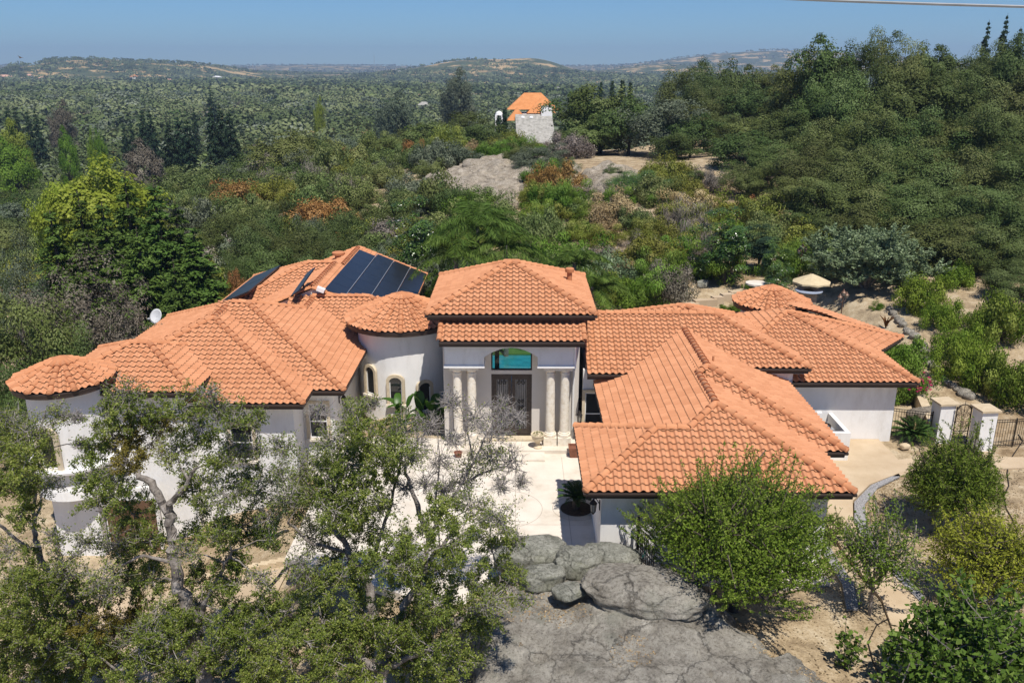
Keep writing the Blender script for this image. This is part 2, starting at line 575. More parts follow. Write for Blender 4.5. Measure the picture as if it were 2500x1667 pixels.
# left slope shared by B and C, right slope of B
cx = (CC[0] + CC[1]) / 2; wc = (CC[1] - CC[0]) / 2; zc = ze + S * wc
yj = CC[2] + wb
R.plane([(B[0], 41.0), (B[0], ya), (bl, ya), (bx, Y0 + wb), (bx, 41.0)], (B[0], 30), (1, 0), ze)
R.plane([(bx, 41.0), (bx, yj), (cx, CC[2] + wc), (cx, 41.0)], (B[0], 30), (1, 0), ze)
R.plane([(X1, Y0), (X1, yj + 2), (bx, yj + 2), (bx, Y0 + wb)], (X1, Y0), (-1, 0), ze)
K.line((bx, Y0 + wb, zb + .06), (bx, yj + .2, zb + .06), ball=False)
finish(R, K, [([(B[0], 37.5), (B[0], Y1), (X0, Y1), (X0, Y0), (X1, Y0), (X1, CC[2] + .6)], ze, False)])
R, K = RoofMesh(), Caps()
R.plane([(bx - 1.2, CC[2]), (CC[1], CC[2]), (cx, CC[2] + wc)], (CC[0], CC[2]), (0, 1), ze)
R.plane([(CC[1], CC[2]), (CC[1], 41.0), (cx, 41.0), (cx, CC[2] + wc)], (CC[1], CC[2]), (-1, 0), ze)
K.line((CC[1], CC[2], ze + .06), (cx, CC[2] + wc, zc + .06))
K.line((bx, yj, zb + .06), (cx, CC[2] + wc, zc + .06), ball=False)
K.line((cx, CC[2] + wc, zc + .06), (cx, 40.0, zc + .06), ball=False)
finish(R, K, [([(11.2, CC[2]), (CC[1], CC[2]), (CC[1], 38.2)], ze - .004, False)])

# --- middle roof D behind the garage wing
R, K = RoofMesh(), Caps()
X0, X1, Y0, Y1, ze = D
w = (Y1 - Y0) / 2; zt = ze + S * w
R.plane([(X0, 37.0), (8.0, 37.0), (8.0, Y0 + w), (X0, Y0 + w)], (X0, 37.0), (0, 1), ze - S * .4)
R.plane([(8.0, Y0), (X1, Y0), (X1 - w, Y0 + w), (8.0, Y0 + w)], (X0, Y0), (0, 1), ze)
R.plane([(X1, Y0), (X1, Y1), (X1 - w, Y0 + w)], (X1, Y0), (-1, 0), ze)
R.plane([(X1, Y1), (X0, Y1), (X0, Y0 + w), (X1 - w, Y0 + w)], (X1, Y1), (0, -1), ze)
K.line((X1, Y0, ze + .06), (X1 - w, Y0 + w, zt + .06)); K.line((X1, Y1, ze + .06), (X1 - w, Y0 + w, zt + .06))
K.line((X0 + .4, Y0 + w, zt + .06), (X1 - w, Y0 + w, zt + .06), ball=False)
finish(R, K, [([(8.5, Y0), (X1, Y0), (X1, Y1)], ze, False)])
g = MB(); gutter(g, [(X0, 37.0), (8.0, 37.0)], ze - S * .4); g.build('gutter', M_FASCIA, house)

R, K = hip_roof(H); finish(R, K)
# --- right wing F and its turned bay
R, K = hip_roof(F, 'flrb', 'fl fr')
P1, P2, FA = (18.77, 42.3), (21.0, 44.7), ((F[0] + F[1]) / 2, F[2] + (F[1] - F[0]) / 2)
dv = Vector((P2[0] - P1[0], P2[1] - P1[1])).normalized(); inn = (-dv.y, dv.x)
di = (FA[0] - P1[0]) * inn[0] + (FA[1] - P1[1]) * inn[1]
sl = (hipz(F, (F[1] - F[0]) / 2) - 3.2) / di
R.plane([P1, P2, FA], P1, inn, 3.2, slope=sl)
q3 = (17.5, 50.0)
R.plane([P2, q3, FA], P2, (-0.93, -0.36), 3.2, slope=0.33)
K.line((*P2, 3.26), (*FA, hipz(F, (F[1] - F[0]) / 2) + .06))
finish(R, K, [([(8.0, F[2]), (F[1], F[2]), P1, P2, q3], 3.2, False)])
# --- entry tower E and porch roof
R, K = hip_roof(E); finish(R, K, [([(E[0], E[2]), (E[1], E[2]), (E[1], E[3]), (E[0], E[3])], E[4], True)])
PX0, PX1, PY0, PZ = -3.55, 2.98, 36.4, 5.59
R, K = RoofMesh(), Caps()
R.plane([(PX0, PY0), (PX1, PY0), (PX1, 38.1), (PX0, 38.1)], (PX0, PY0), (0, 1), PZ)
po = finish(R, None, [([(PX0, PY0), (PX1, PY0)], PZ, False)])

for x in (PX0, PX1):
    K = Caps(); K.line((x, PY0, PZ + .05), (x, 38.1, PZ + S * 1.7 + .05), r=0.12, ball=False); K.build('ridge_cap', po)

# --- left wing: G1, G2, N, M, T, U and the solar roof
R, K = RoofMesh(), Caps()
X0, X1, Y0, Y1, ze = G1
gx, gw = (X0 + X1) / 2, (X1 - X0) / 2
R.plane([(-14.7, Y0), (X1, Y0), (gx, Y0 + gw), (-14.7, Y0 + gw - .3)], (X0, Y0), (0, 1), ze)
R.plane([(X0 + 2.4, Y0 + 2.4), (-14.7, Y0 + 2.4), (-14.7, Y0 + gw - .3), (gx, Y0 + gw)], (X0, Y0), (0, 1), ze)
R.plane([(X1, Y0), (X1, 42.0), (gx, 42.0), (gx, Y0 + gw)], (X1, Y0), (-1, 0), ze)
R.plane([(X0, 42.5), (X0, Y0 + 2.4), (X0 + 2.4, Y0 + 2.4), (gx, Y0 + gw), (gx, 42.5)], (X0, Y0), (1, 0), ze)
K.line((X1, Y0, ze + .06), (gx, Y0 + gw, ze + S * gw + .06))
K.line((X0 + 2.4, Y0 + 2.4, ze + S * 2.4 + .06), (gx, Y0 + gw, ze + S * gw + .06), ball=False)
finish(R, K, [([(-14.5, Y0), (X1, Y0), (X1, G2[2] + .6)], 3.2, False), ([(X0, Y1), (X0, 38.0)], 3.2, False)])
w2 = (G2[3] - G2[2]) / 2; g2r = (G2[1] - w2, G2[2] + w2); zg2 = 3.2 + S * w2
g1x = (G1[0] + G1[1]) / 2; g1w = (G1[1] - G1[0]) / 2
R, K = RoofMesh(), Caps()
R.plane([(-15.5, G2[2]), (G2[1], G2[2]), g2r, (-15.5, g2r[1])], (G2[0], G2[2]), (0, 1), 3.2)
R.plane([(G2[1], G2[2]), (G2[1], G2[3]), g2r], (G2[1], G2[2]), (-1, 0), 3.2)
R.plane([(G2[1], G2[3]), (G2[0], G2[3]), (G2[0] + w2, g2r[1]), g2r], (G2[0], G2[3]), (0, -1), 3.2)
R.plane([(G2[0], G2[3]), (G2[0], 38.0), (G2[0] + 1.6, 38.0), (G2[0] + w2, G2[2] + w2)], (G2[0], G2[2]), (1, 0), 3.2)
K.line((G2[1], G2[2], 3.26), (*g2r, zg2 + .06)); K.line((G2[0], G2[3], 3.26), (G2[0] + w2, g2r[1], zg2 + .06)); K.line((G2[0] + w2, g2r[1], zg2 + .06), (*g2r, zg2 + .06), ball=False)
K.line((g1x, G1[2] + g1w, 3.26 + S * g1w), (g1x, G2[2] + w2, 3.26 + S * g1w), ball=False)
t = 2.35
K.line((g2r[0] + w2 - (w2 - t), g2r[1] + t, zg2 - S * t + .06), (*g2r, zg2 + .06), ball=False)
finish(R, K, [([(-10.2, G2[2]), (G2[1], G2[2]), (G2[1], 44.6)], 3.196, False)])
R, K = hip_roof(N); finish(R, K, [([(N[0], N[3]), (N[0], N[2]), (N[1], N[2]), (N[1], N[3])], N[4], False)])
mx, mz = g2r[0] + t, zg2 - S * t
R, K = RoofMesh(), Caps()
R.plane([(G2[1], G2[3] - .0), (G2[1], 51.0), (mx, 51.0), (mx, g2r[1] + t)], (G2[1], 40), (-1, 0), 3.2)
R.plane([(mx, g2r[1] + t - .4), (mx, 50.5), (mx - 3.7, 50.5), (mx - 3.7, g2r[1] + t - .4)], (mx - 3.72, 40), (1, 0), mz - S * 3.72)
K.line((mx, g2r[1] + t, mz + .06), (mx, 47.0, mz + .06), ball=False)
finish(R, K)
tw_ = (T[3] - T[2]) / 2; tz = 3.2 + S * tw_
R, K = RoofMesh(), Caps()
R.plane([(-13.0, T[2]), (T[1], T[2]), (T[1] - tw_, T[2] + tw_), (-13.0, T[2] + tw_)], (0, T[2]), (0, 1), 3.2)
R.plane([(T[1], T[2]), (T[1], T[3]), (T[1] - tw_, T[2] + tw_)], (T[1], T[2]), (-1, 0), 3.2)
K.line((mx, T[2] + tw_, tz + .06), (T[1] - tw_, T[2] + tw_, tz + .06), ball=False)
K.line((T[1], T[2], 3.26), (T[1] - tw_, T[2] + tw_, tz + .06))
finish(R, K, [([(-8.0, T[2]), (T[1], T[2]), (T[1], T[3])], 3.2, False)])
# U and the solar slope
uw = (U[3] - U[2]) / 2; ux = -11.75; uz = 3.2 + S * uw; uy = U[2] + uw; ul = U[0] + uw
QX, QR = -11.3, U[1]; QZ = 3.2 + S * (QR - QX)
R, K = RoofMesh(), Caps()
R.plane([(U[0], U[2]), (ux, U[2]), (ux, uy), (ul, uy)], (U[0], U[2]), (0, 1), 3.2)
R.plane([(U[0], U[3]), (U[0], U[2]), (ul, uy)], (U[0], U[2]), (1, 0), 3.2)
R.plane([(ux, U[3]), (U[0], U[3]), (ul, uy), (ux, uy)], (U[0], U[3]), (0, -1), 3.2)
K.line((U[0], U[2], 3.26), (ul, uy, uz + .06)); K.line((U[0], U[3], 3.26), (ul, uy, uz + .06)); K.line((ul, uy, uz + .06), (ux, uy, uz + .06), ball=False)
finish(R, K, [([(U[0], U[3]), (U[0], U[2]), (-14, U[2])], 3.2, False)])
R, K = RoofMesh(), Caps()
R.plane([(QR, 47.05), (QR, uy), (ux, uy), (ux, 47.05)], (QR, 40), (-1, 0), 3.2)
R.plane([(QR, uy), (QR, 59.4), (QX, 59.4), (QX, uy)], (QR, 40), (-1, 0), 3.2)
zux = 3.2 + S * (QR - ux)
R.plane([(ux, 47.05), (ux, uy), (ux - 3.6, uy), (ux - 3.6, 47.05)], (ux - 3.6, 40), (1, 0), zux - S * 3.6)
R.plane([(QX, uy), (QX, 59.4), (QX - 4.4, 59.4), (QX - 4.4, uy)], (QX - 4.4, 40), (1, 0), QZ - S * 4.4)
K.line((QR + 1, 47.05, 3.26 - S), (ux, 47.05, zux + .03), ball=False); K.line((ux - 3.6, 47.05, zux - S * 3.6 + .03), (ux, 47.05, zux + .03), ball=False)
K.line((ux, 47.05, zux + .06), (ux, uy, zux + .06), ball=False)
K.line((QX, uy, QZ + .06), (QX, 59.4, QZ + .06), ball=False)
K.line((QR, 59.4, 3.26), (QX, 59.4, QZ + .06)); K.line((QX - 4.4, 59.4, QZ - S * 4.4 + .06), (QX, 59.4, QZ + .06))
finish(R, K, [([(QR, 47.1), (QR, 59.4)], 3.2, False)])
g = MB()
g.add([(ux, 47.15, zux - .1), (ux - 3.6, 47.15, zux - .1 - S * 3.6), (QR, 47.15, 3.1), (ux, 47.15, 2.5)], [(0, 1, 3), (0, 3, 2)])
g.build('gable', M_STUCCO, house)

# --- conical tower roofs
def cone_roof(cx, cy, ze, r, n, ribs_a0=0.0, a0=0.0, a1=2 * math.pi):
    zt = ze + S * r
    R, K = RoofMesh(), Caps()
    for i in range(n):
        p = a0 + (a1 - a0) * i / n; q = a0 + (a1 - a0) * (i + 1) / n
        A_ = (cx + r * math.cos(p), cy + r * math.sin(p)); B_ = (cx + r * math.cos(q), cy + r * math.sin(q))
        md = (p + q) / 2; ap = r * math.cos((q - p) / 2)
        R.plane([A_, B_, (cx, cy)], A_, (-math.cos(md), -math.sin(md)), ze, slope=(zt - ze) / ap)
        K.line((A_[0], A_[1], ze + .06), (cx + .22 * math.cos(p), cy + .22 * math.sin(p), zt - .02), r=0.115)
    o = R.build('roof', house)
    K.build('ridge_cap', o)
    g = MB(); g.lathe([(0.55, zt - .10), (0.3, zt + .05), (0.01, zt + .14)], 14, (cx, cy, 0)); g.build('roof_crown', M_CAP, o)
    g = MB()
    gutter(g, [(cx + (r - .03) * math.cos(2 * math.pi * k / 40), cy + (r - .03) * math.sin(2 * math.pi * k / 40)) for k in range(40)], ze, True, out=0.03)
    g.lathe([(r - .08, ze - .27), (0.1, ze - .27)], 40, (cx, cy, 0))
    g.build('gutter', M_FASCIA, o)
KX, KY, KZ, KR = -6.20, 43.9, 4.6, 3.0
LX, LY, LZ, LR = -19.55, 34.3, 4.6, 2.05
JX, JY, JZ, JR = 14.9, 48.6, 4.2, 2.2
cone_roof(KX, KY, KZ, KR, 17)
cone_roof(LX, LY, LZ, LR, 14)
cone_roof(JX, JY, JZ, JR, 16)

# ------------------------------------------------------------------ walls
def wall_box(m, zb, i, sides='fblr', inset=0.6, top=None, mat=None, name='wall', soff=None):
    X0, X1, Y0, Y1, ze = m
    e = inset + 0.004 * i
    x0, x1, y0, y1 = X0 + e, X1 - e, Y0 + e, Y1 - e
    z1 = (top if top is not None else ze) - 0.05
    b = MB()
    t = 0.24
    if 'f' in sides: b.box(x0, x1, y0, y0 + t, zb, z1)
    if 'b' in sides: b.box(x0, x1, y1 - t, y1, zb, z1)
    if 'l' in sides: b.box(x0, x0 + t, y0 + t, y1 - t, zb, z1 - .002)
    if 'r' in sides: b.box(x1 - t, x1, y0 + t, y1 - t, zb, z1 - .002)
    o = b.build(name, mat or M_STUCCO, house)
    s = MB()
    if soff: X0, X1, Y0, Y1, ze = soff
    zs = ze - 0.24 - 0.005 * i
    s.box(X0 + .01, X1 - .01, Y0 + .01, Y1 - .01, zs, zs + .02)
    s.build('soffit', M_STUCCO, house)
    return o
ZL = -4.2
wall_box(A, -0.6, 0, 'fbl')
wall_box((B[0], B[1], B[2] + 1.0, 38.0, 3.2), -0.6, 1, 'lr')
wall_box((CC[0], CC[1], CC[2], 41.0, 3.2), -0.3, 2, 'fr')
wall_box((D[0] - .75, D[1], 37.05, D[3], D[4] - .16), -0.3, 3, 'fbr', soff=(D[0], D[1], D[2], D[3], D[4] - .03))
g = MB(); g.box(D[0] + .01, 7.9, 37.01, D[2], D[4] - S * .4 - .26, D[4] - S * .4 - .24); g.build('soffit', M_STUCCO, house)
wall_box((F[0], F[1], F[2], F[3], 3.2), -0.3, 4)
wall_box((H[0], H[1], H[2], H[3], 3.2), -0.3, 5, 'b')
wall_box((-15.8, G1[1], G1[2], G1[3], 3.2), ZL, 6, 'fr')
wall_box((G1[0], G1[1], 38.0, G1[3], 3.2), ZL, 11, 'lb')
wall_box((G2[0] + .2, G2[1], G2[2], G2[3], 3.2), ZL, 7, 'fr')
wall_box((N[0], N[1], N[2], N[3], N[4]), ZL, 8)
wall_box((T[0], T[1], T[2], T[3], 3.2), ZL, 9, 'fr')
wall_box((U[0], U[1], U[2], 59.3, 3.2), ZL, 10, 'flrb')
g = MB()
for (cx, cy, r, z0, z1) in ((KX, KY, 2.4, -0.6, KZ - .05), (LX, LY, 1.55, -0.55, LZ - .05), (JX, JY, 1.7, -0.3, JZ - .05)):
    g = MB(); g.lathe([(r, z0), (r, z1)], 48, (cx, cy, 0)); g.build('tower_wall', M_STUCCO, house, smooth=True)
# the left tower is a bay over the lower storey: its ledge and its rounded foot
g = MB(); g.lathe([(1.56, .98), (1.86, 1.0), (1.9, .94), (1.88, .84), (1.72, .80), (1.56, .80)], 48, (LX, LY, 0)); g.build('tower_ledge', M_WHITE, house)
g = MB(); g.lathe([(1.55, .1), (1.6, -.1), (1.64, -.5), (1.5, -.56), (0.05, -.56)], 48, (LX, LY, 0)); g.build('tower_foot', M_STUCCO, house)

# entry tower: side walls, front wall with the door and transom openings, open to the garden behind
EW0, EW1, EF, EB = E[0] + .62, E[1] - .62, 38.0, E[3] - .62
dl, dr = at(1200, 1000, EF).x, at(1298, 1000, EF).x
zdt, ztb, ztt = at(1250, 913, EF).z, at(1250, 904, EF).z, at(1250, 838, EF).z
g = MB()
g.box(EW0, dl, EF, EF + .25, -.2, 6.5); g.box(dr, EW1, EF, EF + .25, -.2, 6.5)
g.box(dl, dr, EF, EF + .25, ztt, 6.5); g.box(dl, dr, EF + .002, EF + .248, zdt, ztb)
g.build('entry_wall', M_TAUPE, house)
g = MB()
g.box(EW0, EW0 + .24, EF + .25, EB, -.2, 6.5); g.box(EW1 - .24, EW1, EF + .25, EB, -.2, 6.5)
g.box(EW0 + .24, EW0 + .9, EB - .24, EB, -.2, 6.49); g.box(EW1 - .9, EW1 - .24, EB - .24, EB, -.2, 6.49); g.box(EW0 + .9, EW1 - .9, EB - .24, EB, 4.6, 6.48)
g.box(EW0 - .02, EW1 + .02, EF - .004, EF + .1, 5.6, 6.5)
g.build('wall', M_STUCCO, house)
g = MB(); g.box(E[0] + .01, E[1] - .01, E[2] + .01, E[3] - .01, E[4] - .26, E[4] - .24); g.build('soffit', M_FASCIA, house)
g = MB(); g.box(EW0 + .24, EW1 - .24, EF + .25, EB, -.2, .28); g.build('entry_floor', M_TRIM, house)
# porch beam with its arch
bY0, bY1 = 36.92, 37.75
bx0, bx1 = at(1085, 870, bY0).x, at(1401, 870, bY0).x
bzt, bzb = PZ - .12, at(1250, 893, bY0).z
ax0, ax1 = at(1182, 890, bY0).x, at(1313, 890, bY0).x
azs, azt = at(1250, 872, bY0).z, at(1250, 849, bY0).z
pr = [(bx0, bzt), (bx0, bzb), (ax0, bzb), (ax0, azs)]
for k in range(1, 12):
    s_ = k / 12.0
    pr.append((ax0 + (ax1 - ax0) * s_, azs + (azt - azs) * math.sin(math.pi * (0.16 + 0.68 * s_)) ** 1 * 1.0 if False else azs + (azt - azs) * (1 - (2 * s_ - 1) ** 2)))
pr += [(ax1, azs), (ax1, bzb), (bx1, bzb), (bx1, bzt)]
g = MB()
# split into convex pieces so the arch stays clean
top = [p for p in pr[3:-3]]
for i in range(len(top) - 1):
    g.prism([(top[i][0], top[i][1]), (top[i + 1][0], top[i + 1][1]), (top[i + 1][0], bzt), (top[i][0], bzt)], 1, bY0, bY1)
g.box(bx0, ax0, bY0, bY1, bzb, bzt); g.box(ax1, bx1, bY0, bY1, bzb, bzt)
g.box(bx0, bx0 + .4, bY1, EF, bzb, bzt); g.box(bx1 - .4, bx1, bY1, EF, bzb, bzt)
g.build('porch_beam', M_STUCCO, house)
g = MB()
g.box(bx0 - .04, ax0 + .02, bY0 - .05, bY1 + .03, bzb - .10, bzb - .002); g.box(ax1 - .02, bx1 + .04, bY0 - .05, bY1 + .03, bzb - .10, bzb - .002)
g.build('porch_moulding', M_WHITE, house)
# columns
zc0, zc1 = 0.18, bzb - .10
colY = 37.32
for u in (1117, 1152, 1344, 1379):
    cx = at(u, 960, colY).x
    g = MB()
    g.box(cx - .31, cx + .31, colY - .31, colY + .31, zc0, zc0 + .42)
    o = None
    prof = [(0.30, .42), (0.31, .48), (0.30, .56), (0.255, .58), (0.255, .63), (0.222, .66)]
    h = zc1 - zc0
    segs = 6
    for k in range(segs + 1):
        z = .66 + (h - .66 - .42) * k / segs
        r = 0.222 - 0.02 * k / segs
        prof += [(r, z - .006 if k else z), (r - .012, z), (r, z + .006)] if 0 < k < segs else [(r, z)]
    prof += [(0.235, h - .40), (0.235, h - .34), (0.205, h - .33), (0.215, h - .26), (0.27, h - .20), (0.30, h - .17)]
    g.lathe(prof, 24, (cx, colY, zc0))
    g.box(cx - .33, cx + .33, colY - .33, colY + .33, zc1 - .17, zc1 - .002)
    g.build('column', M_COLUMN, house)
# door: two leaves with glass and scroll iron
g = MB()
g.box(dl, dl + .09, EF + .03, EF + .2, .28, zdt - .003); g.box(dr - .09, dr, EF + .03, EF + .2, .28, zdt - .003); g.box(dl + .09, dr - .09, EF + .03, EF + .2, zdt - .10, zdt - .003)
door = g.build('entry_door', M_BRONZE, house)
def scroll(mb, cx, cz, r, y, turns=1.4, a0=0.0, sgn=1, rad=0.014):
    pts = []
    for k in range(15):
        t = k / 14
        a = a0 + sgn * turns * 2 * math.pi * t
        rr = r * (1 - 0.8 * t)
        pts.append((cx + rr * math.cos(a), y, cz + rr * math.sin(a)))
    mb.tube(pts, rad, 4)
dm = (dl + dr) / 2
for x0, x1 in ((dl + .09, dm - .01), (dm + .01, dr - .09)):
    g = MB()
    fw = .16
    g.box(x0, x0 + fw, EF + .08, EF + .15, .30, zdt - .105); g.box(x1 - fw, x1, EF + .08, EF + .15, .30, zdt - .105)
    g.box(x0 + fw, x1 - fw, EF + .081, EF + .149, .30, .62); g.box(x0 + fw, x1 - fw, EF + .081, EF + .149, zdt - .3, zdt - .105)
    lf = g.build('door_leaf', M_BRONZE, door)
    g = MB(); g.box(x0 + fw, x1 - fw, EF + .11, EF + .13, .62, zdt - .3); g.build('door_glass', M_DOORGLASS, door)
    g = MB()
    n = 5
    for k in range(n + 1):
        x = x0 + fw + (x1 - x0 - 2 * fw) * (k + .5) / (n + 1)
        g.tube([(x, EF + .07, .62), (x, EF + .07, zdt - .3)], 0.013, 4)
    xm = (x0 + x1) / 2
    for z in (zdt - .45, 1.5, 1.15, .8):
        for sg in (-1, 1):
            scroll(g, xm + sg * .12, z, .12, EF + .065, 1.3, math.pi / 2, sg)
    for z in (2.05, 1.75):
        for sg in (-1, 1): scroll(g, xm + sg * .1, z, .10, EF + .065, 1.3, -math.pi / 2, -sg)
    g.build('iron_scrollwork', M_IRON, door)
g = MB()
x0, x1 = dl, dr
for bxx in ((x0, x0 + .06, ztb, ztt), (x1 - .06, x1, ztb, ztt), (x0 + .06, x1 - .06, ztb, ztb + .06), (x0 + .06, x1 - .06, ztt - .06, ztt)):
    g.box(bxx[0], bxx[1], EF + .05, EF + .14, bxx[2] + .002, bxx[3] - .002)
g.box(x0 + .16, x0 + .38, EF + .26, EF + .34, ztb - .3, ztt + .3)
tf = g.build('transom_window', M_IRON, house)
g = MB(); g.box(x0 + .06, x1 - .06, EF + .09, EF + .10, ztb + .06, ztt - .06); g.build('pane', M_CLEAR, tf)

# ------------------------------------------------------------------ windows
def window(cx, cy, cz, w, h, ang, arch=0.0, frame=M_TRIM, bars=True, fw=0.14, deep=0.10):
    """window on a wall whose outward direction is at angle ang; cz is the sill height"""
    M = Matrix.Translation((cx, cy, cz)) @ Matrix.Rotation(ang + math.pi / 2, 4, 'Z')   # local -Y is outwards
    def outline(ww, z0, z1, ar):
        pts = [(-ww / 2, z0), (ww / 2, z0)]
        n = 10 if ar > 0 else 1
        if ar > 0:
            for k in range(n + 1):
                a = math.pi * k / n
                pts.append((ww / 2 * math.cos(a), z1 - ar + ar * math.sin(a)))
        else: pts += [(ww / 2, z1), (-ww / 2, z1)]
        return pts
    o_, i_ = outline(w + 2 * fw, 0, h + fw, arch * 1.15), outline(w, .02, h, arch)
    g = MB()
    n = len(o_)
    vs = []
    for pts, y in ((o_, -deep), (i_, -deep), (o_, .02), (i_, -.012)):
        vs += [M @ Vector((p[0], y, p[1])) for p in pts]
    fs = []
    for i in range(n):
        j = (i + 1) % n
        if i == 0: continue
        fs += [(i, j, n + j, n + i), (i, 2 * n + i, 2 * n + j, j), (n + i, n + j, 3 * n + j, 3 * n + i)]
    g.add(vs, fs)
    fr = g.build('window', frame, house)
    g = MB()
    iw = w / 2 - .045
    zt = h - arch
    g.box(-w / 2 + .005, -iw, -.05, -.02, .03, zt, 0, M); g.box(iw, w / 2 - .005, -.05, -.02, .03, zt, 0, M)
    if bars: g.box(-iw, iw, -.048, -.021, h * .48, h * .48 + .05, 0, M)
    if arch <= 0: g.box(-iw, iw, -.049, -.0205, h - .06, h - .006, 0, M)
    g.box(-iw, iw, -.049, -.0205, .025, .08, 0, M)
    g.build('sash', M_WHITE, fr)
    g = MB()
    g.add([M @ Vector((p[0], -.018, p[1])) for p in i_], [tuple(range(n))])
    g.build('pane', M_GLASS, fr)
    g = MB(); g.box(-w / 2 - fw - .04, w / 2 + fw + .04, -deep - .07, .02, -.12, -.002, 0, M)
    g.build('sill', M_COLUMN, fr)
    return fr
# stair tower windows stepping down
for u, v0, v1, ww in ((907, 962, 895, .62), (967, 985, 920, .66), (1036, 1003, 933, .66)):
    r = 2.4
    # where the sight line meets the tower wall
    best = None
    for k in range(400):
        Y = 40.5 + k * .01
        p = at(u, (v0 + v1) / 2, Y)
        if (p.x - KX) ** 2 + (p.y - KY) ** 2 <= r * r: best = p; break
    if best is None: continue
    ang = math.atan2(best.y - KY, best.x - KX)
    z0 = at(u, v0, best.y).z; z1 = at(u, v1, best.y).z
    window(KX + r * math.cos(ang) * 1.0, KY + r * math.sin(ang) * 1.0, z0, ww, z1 - z0, ang, arch=.28, bars=False, fw=.15, deep=.12)
FR = -math.pi / 2
window(at(1452, 1000, 37.65).x, 37.66, 0.55, 0.95, at(1452, 957, 37.65).z - .55, FR)
yw = G2[2] + .6 + .028
window(at(776, 1000, yw).x, yw, 0.55, 0.85, 1.75, FR)
yw = G1[2] + .6 + .024
window(at(588, 1040, yw).x, yw, 0.2, 1.0, 1.75, FR)
window(LX + 1.55 * math.cos(-1.75), LY + 1.55 * math.sin(-1.75), 1.02, .72, 1.7, -1.75, arch=.3, bars=False, fw=.2)
# lower garage door and its surround on the left
gy = 33.6
g = MB(); g.box(-20.6, -18.6, gy, gy + .4, ZL, -.57); g.box(-18.599, -16.2, gy + .5, gy + .7, ZL, -.57); g.build('pier_wall', M_STUCCO, house)
g = MB(); g.box(-18.5, -16.3, gy + .42, gy + .49, ZL, -1.2); g.build('garage_door', noisy('brown_wood_door', [(0.3, (0.10, 0.055, 0.03)), (0.7, (0.15, 0.085, 0.05))], 3.0, 0.7), house)

# lanterns fixed to the walls
M_LAMPGLASS = glass_mat('lantern_glass', (0.35, 0.33, 0.28), 0.2)
def lantern(x, y, z, out):
    ox, oy = out
    g = MB()
    c = (x + ox * .24, y + oy * .24)
    g.tube([(x + ox * .01, y + oy * .01, z + .1), (x + ox * .14, y + oy * .14, z + .32), (*c, z + .30)], 0.018, 5)
    g.lathe([(0.01, .32), (0.05, .27), (0.13, .16), (0.15, .13), (0.10, .13)], 8, (*c, z))
    g.lathe([(0.10, -.20), (0.06, -.26), (0.02, -.32)], 8, (*c, z))
    for k in range(6):
        a = math.pi * k / 3
        g.tube([(c[0] + .125 * math.cos(a), c[1] + .125 * math.sin(a), z + .14), (c[0] + .09 * math.cos(a), c[1] + .09 * math.sin(a), z - .2)], 0.01, 4)
    g.box(x - .06 if ox == 0 else x, x + .06 if ox == 0 else x + ox * .03, y - .06 if oy == 0 else y, y + .06 if oy == 0 else y + oy * .03, z - .12, z + .25)
    o = g.build('wall_lantern', M_IRON, house)
    g = MB(); g.lathe([(0.11, .13), (0.08, -.2)], 8, (*c, z)); g.build('lantern_glass', M_LAMPGLASS, o)
p = at(1414, 1010, 37.6); lantern(p.x, 37.64, p.z - .1, (0, -1))
lantern(A[0] + .6, 27.75, 2.05, (-1, 0))
lantern(G2[1] - .62, 38.2, 2.0, (1, 0))
# roof pipes and vents
def roof_pipe(x, y, z, r, h, cap=True):
    g = MB()
    g.lathe([(r, -.4), (r, h)], 12, (x, y, z))
    if cap: g.lathe([(r * 1.0, h - .02), (r * 1.7, h), (r * 1.75, h + .16), (r * 1.5, h + .2), (0.01, h + .22)], 14, (x, y, z))
    else: g.lathe([(r, h), (0.001, h)], 12, (x, y, z))
    g.build('vent_pipe', M_CAP, house)
p = at(1390, 693, 42.0); roof_pipe(p.x, 42.0, E[4] + S * (E[1] - p.x), .13, .55)
p = at(1741, 881, 35.5); roof_pipe(p.x, 35.5, 3.2 + S * (CC[1] - p.x), .05, .35, False)
p = at(1597, 757, 46.5); roof_pipe(p.x, 46.5, at(1597, 757, 46.5).z - .25, .16, .25)
p = at(826, 614, 58.0); roof_pipe(p.x, 58.0, at(826, 620, 58.0).z - .2, .26, .15)
# downspout beside the porch beam
g = MB(); g.tube([(bx1 + .05, 36.5, PZ - .15), (bx1 + .06, 36.9, PZ - .5), (bx1 + .07, 36.95, bzb - .1), (bx1 + .08, 37.9, bzb - .4), (bx1 + .08, 37.95, 0.1)], 0.05, 6); g.build('downspout', M_WHITE, house)

# ------------------------------------------------------------------ solar panels on the back slope
def slab(mb, c, ex_, ey_, n, a, b, t, mi=0):
    """thin slab: centre c, half sizes a, b along ex_, ey_"""
    c, ex_, ey_, n = Vector(c), Vector(ex_), Vector(ey_), Vector(n)
    vs = [c + ex_ * (sx * a) + ey_ * (sy * b) + n * (sz * t / 2) for sz in (-1, 1) for sy in (-1, 1) for sx in (-1, 1)]
    mb.add(vs, [(0, 2, 3, 1), (4, 5, 7, 6), (0, 1, 5, 4), (1, 3, 7, 5), (3, 2, 6, 7), (2, 0, 4, 6)], mi)
nS = Vector((S * CTH, 0, CTH)); eS = Vector((CTH, 0, -S * CTH)); eY = Vector((0, 1, 0))
arr = thing('solar_array', 'array of black solar panels in silver rails on the rear right-facing roof slope', 'solar panels', (-8.9, 53, 3.2 + S * (QR + 8.9)))
arr.parent = None
Mi = Matrix.Translation(arr.location).inverted()
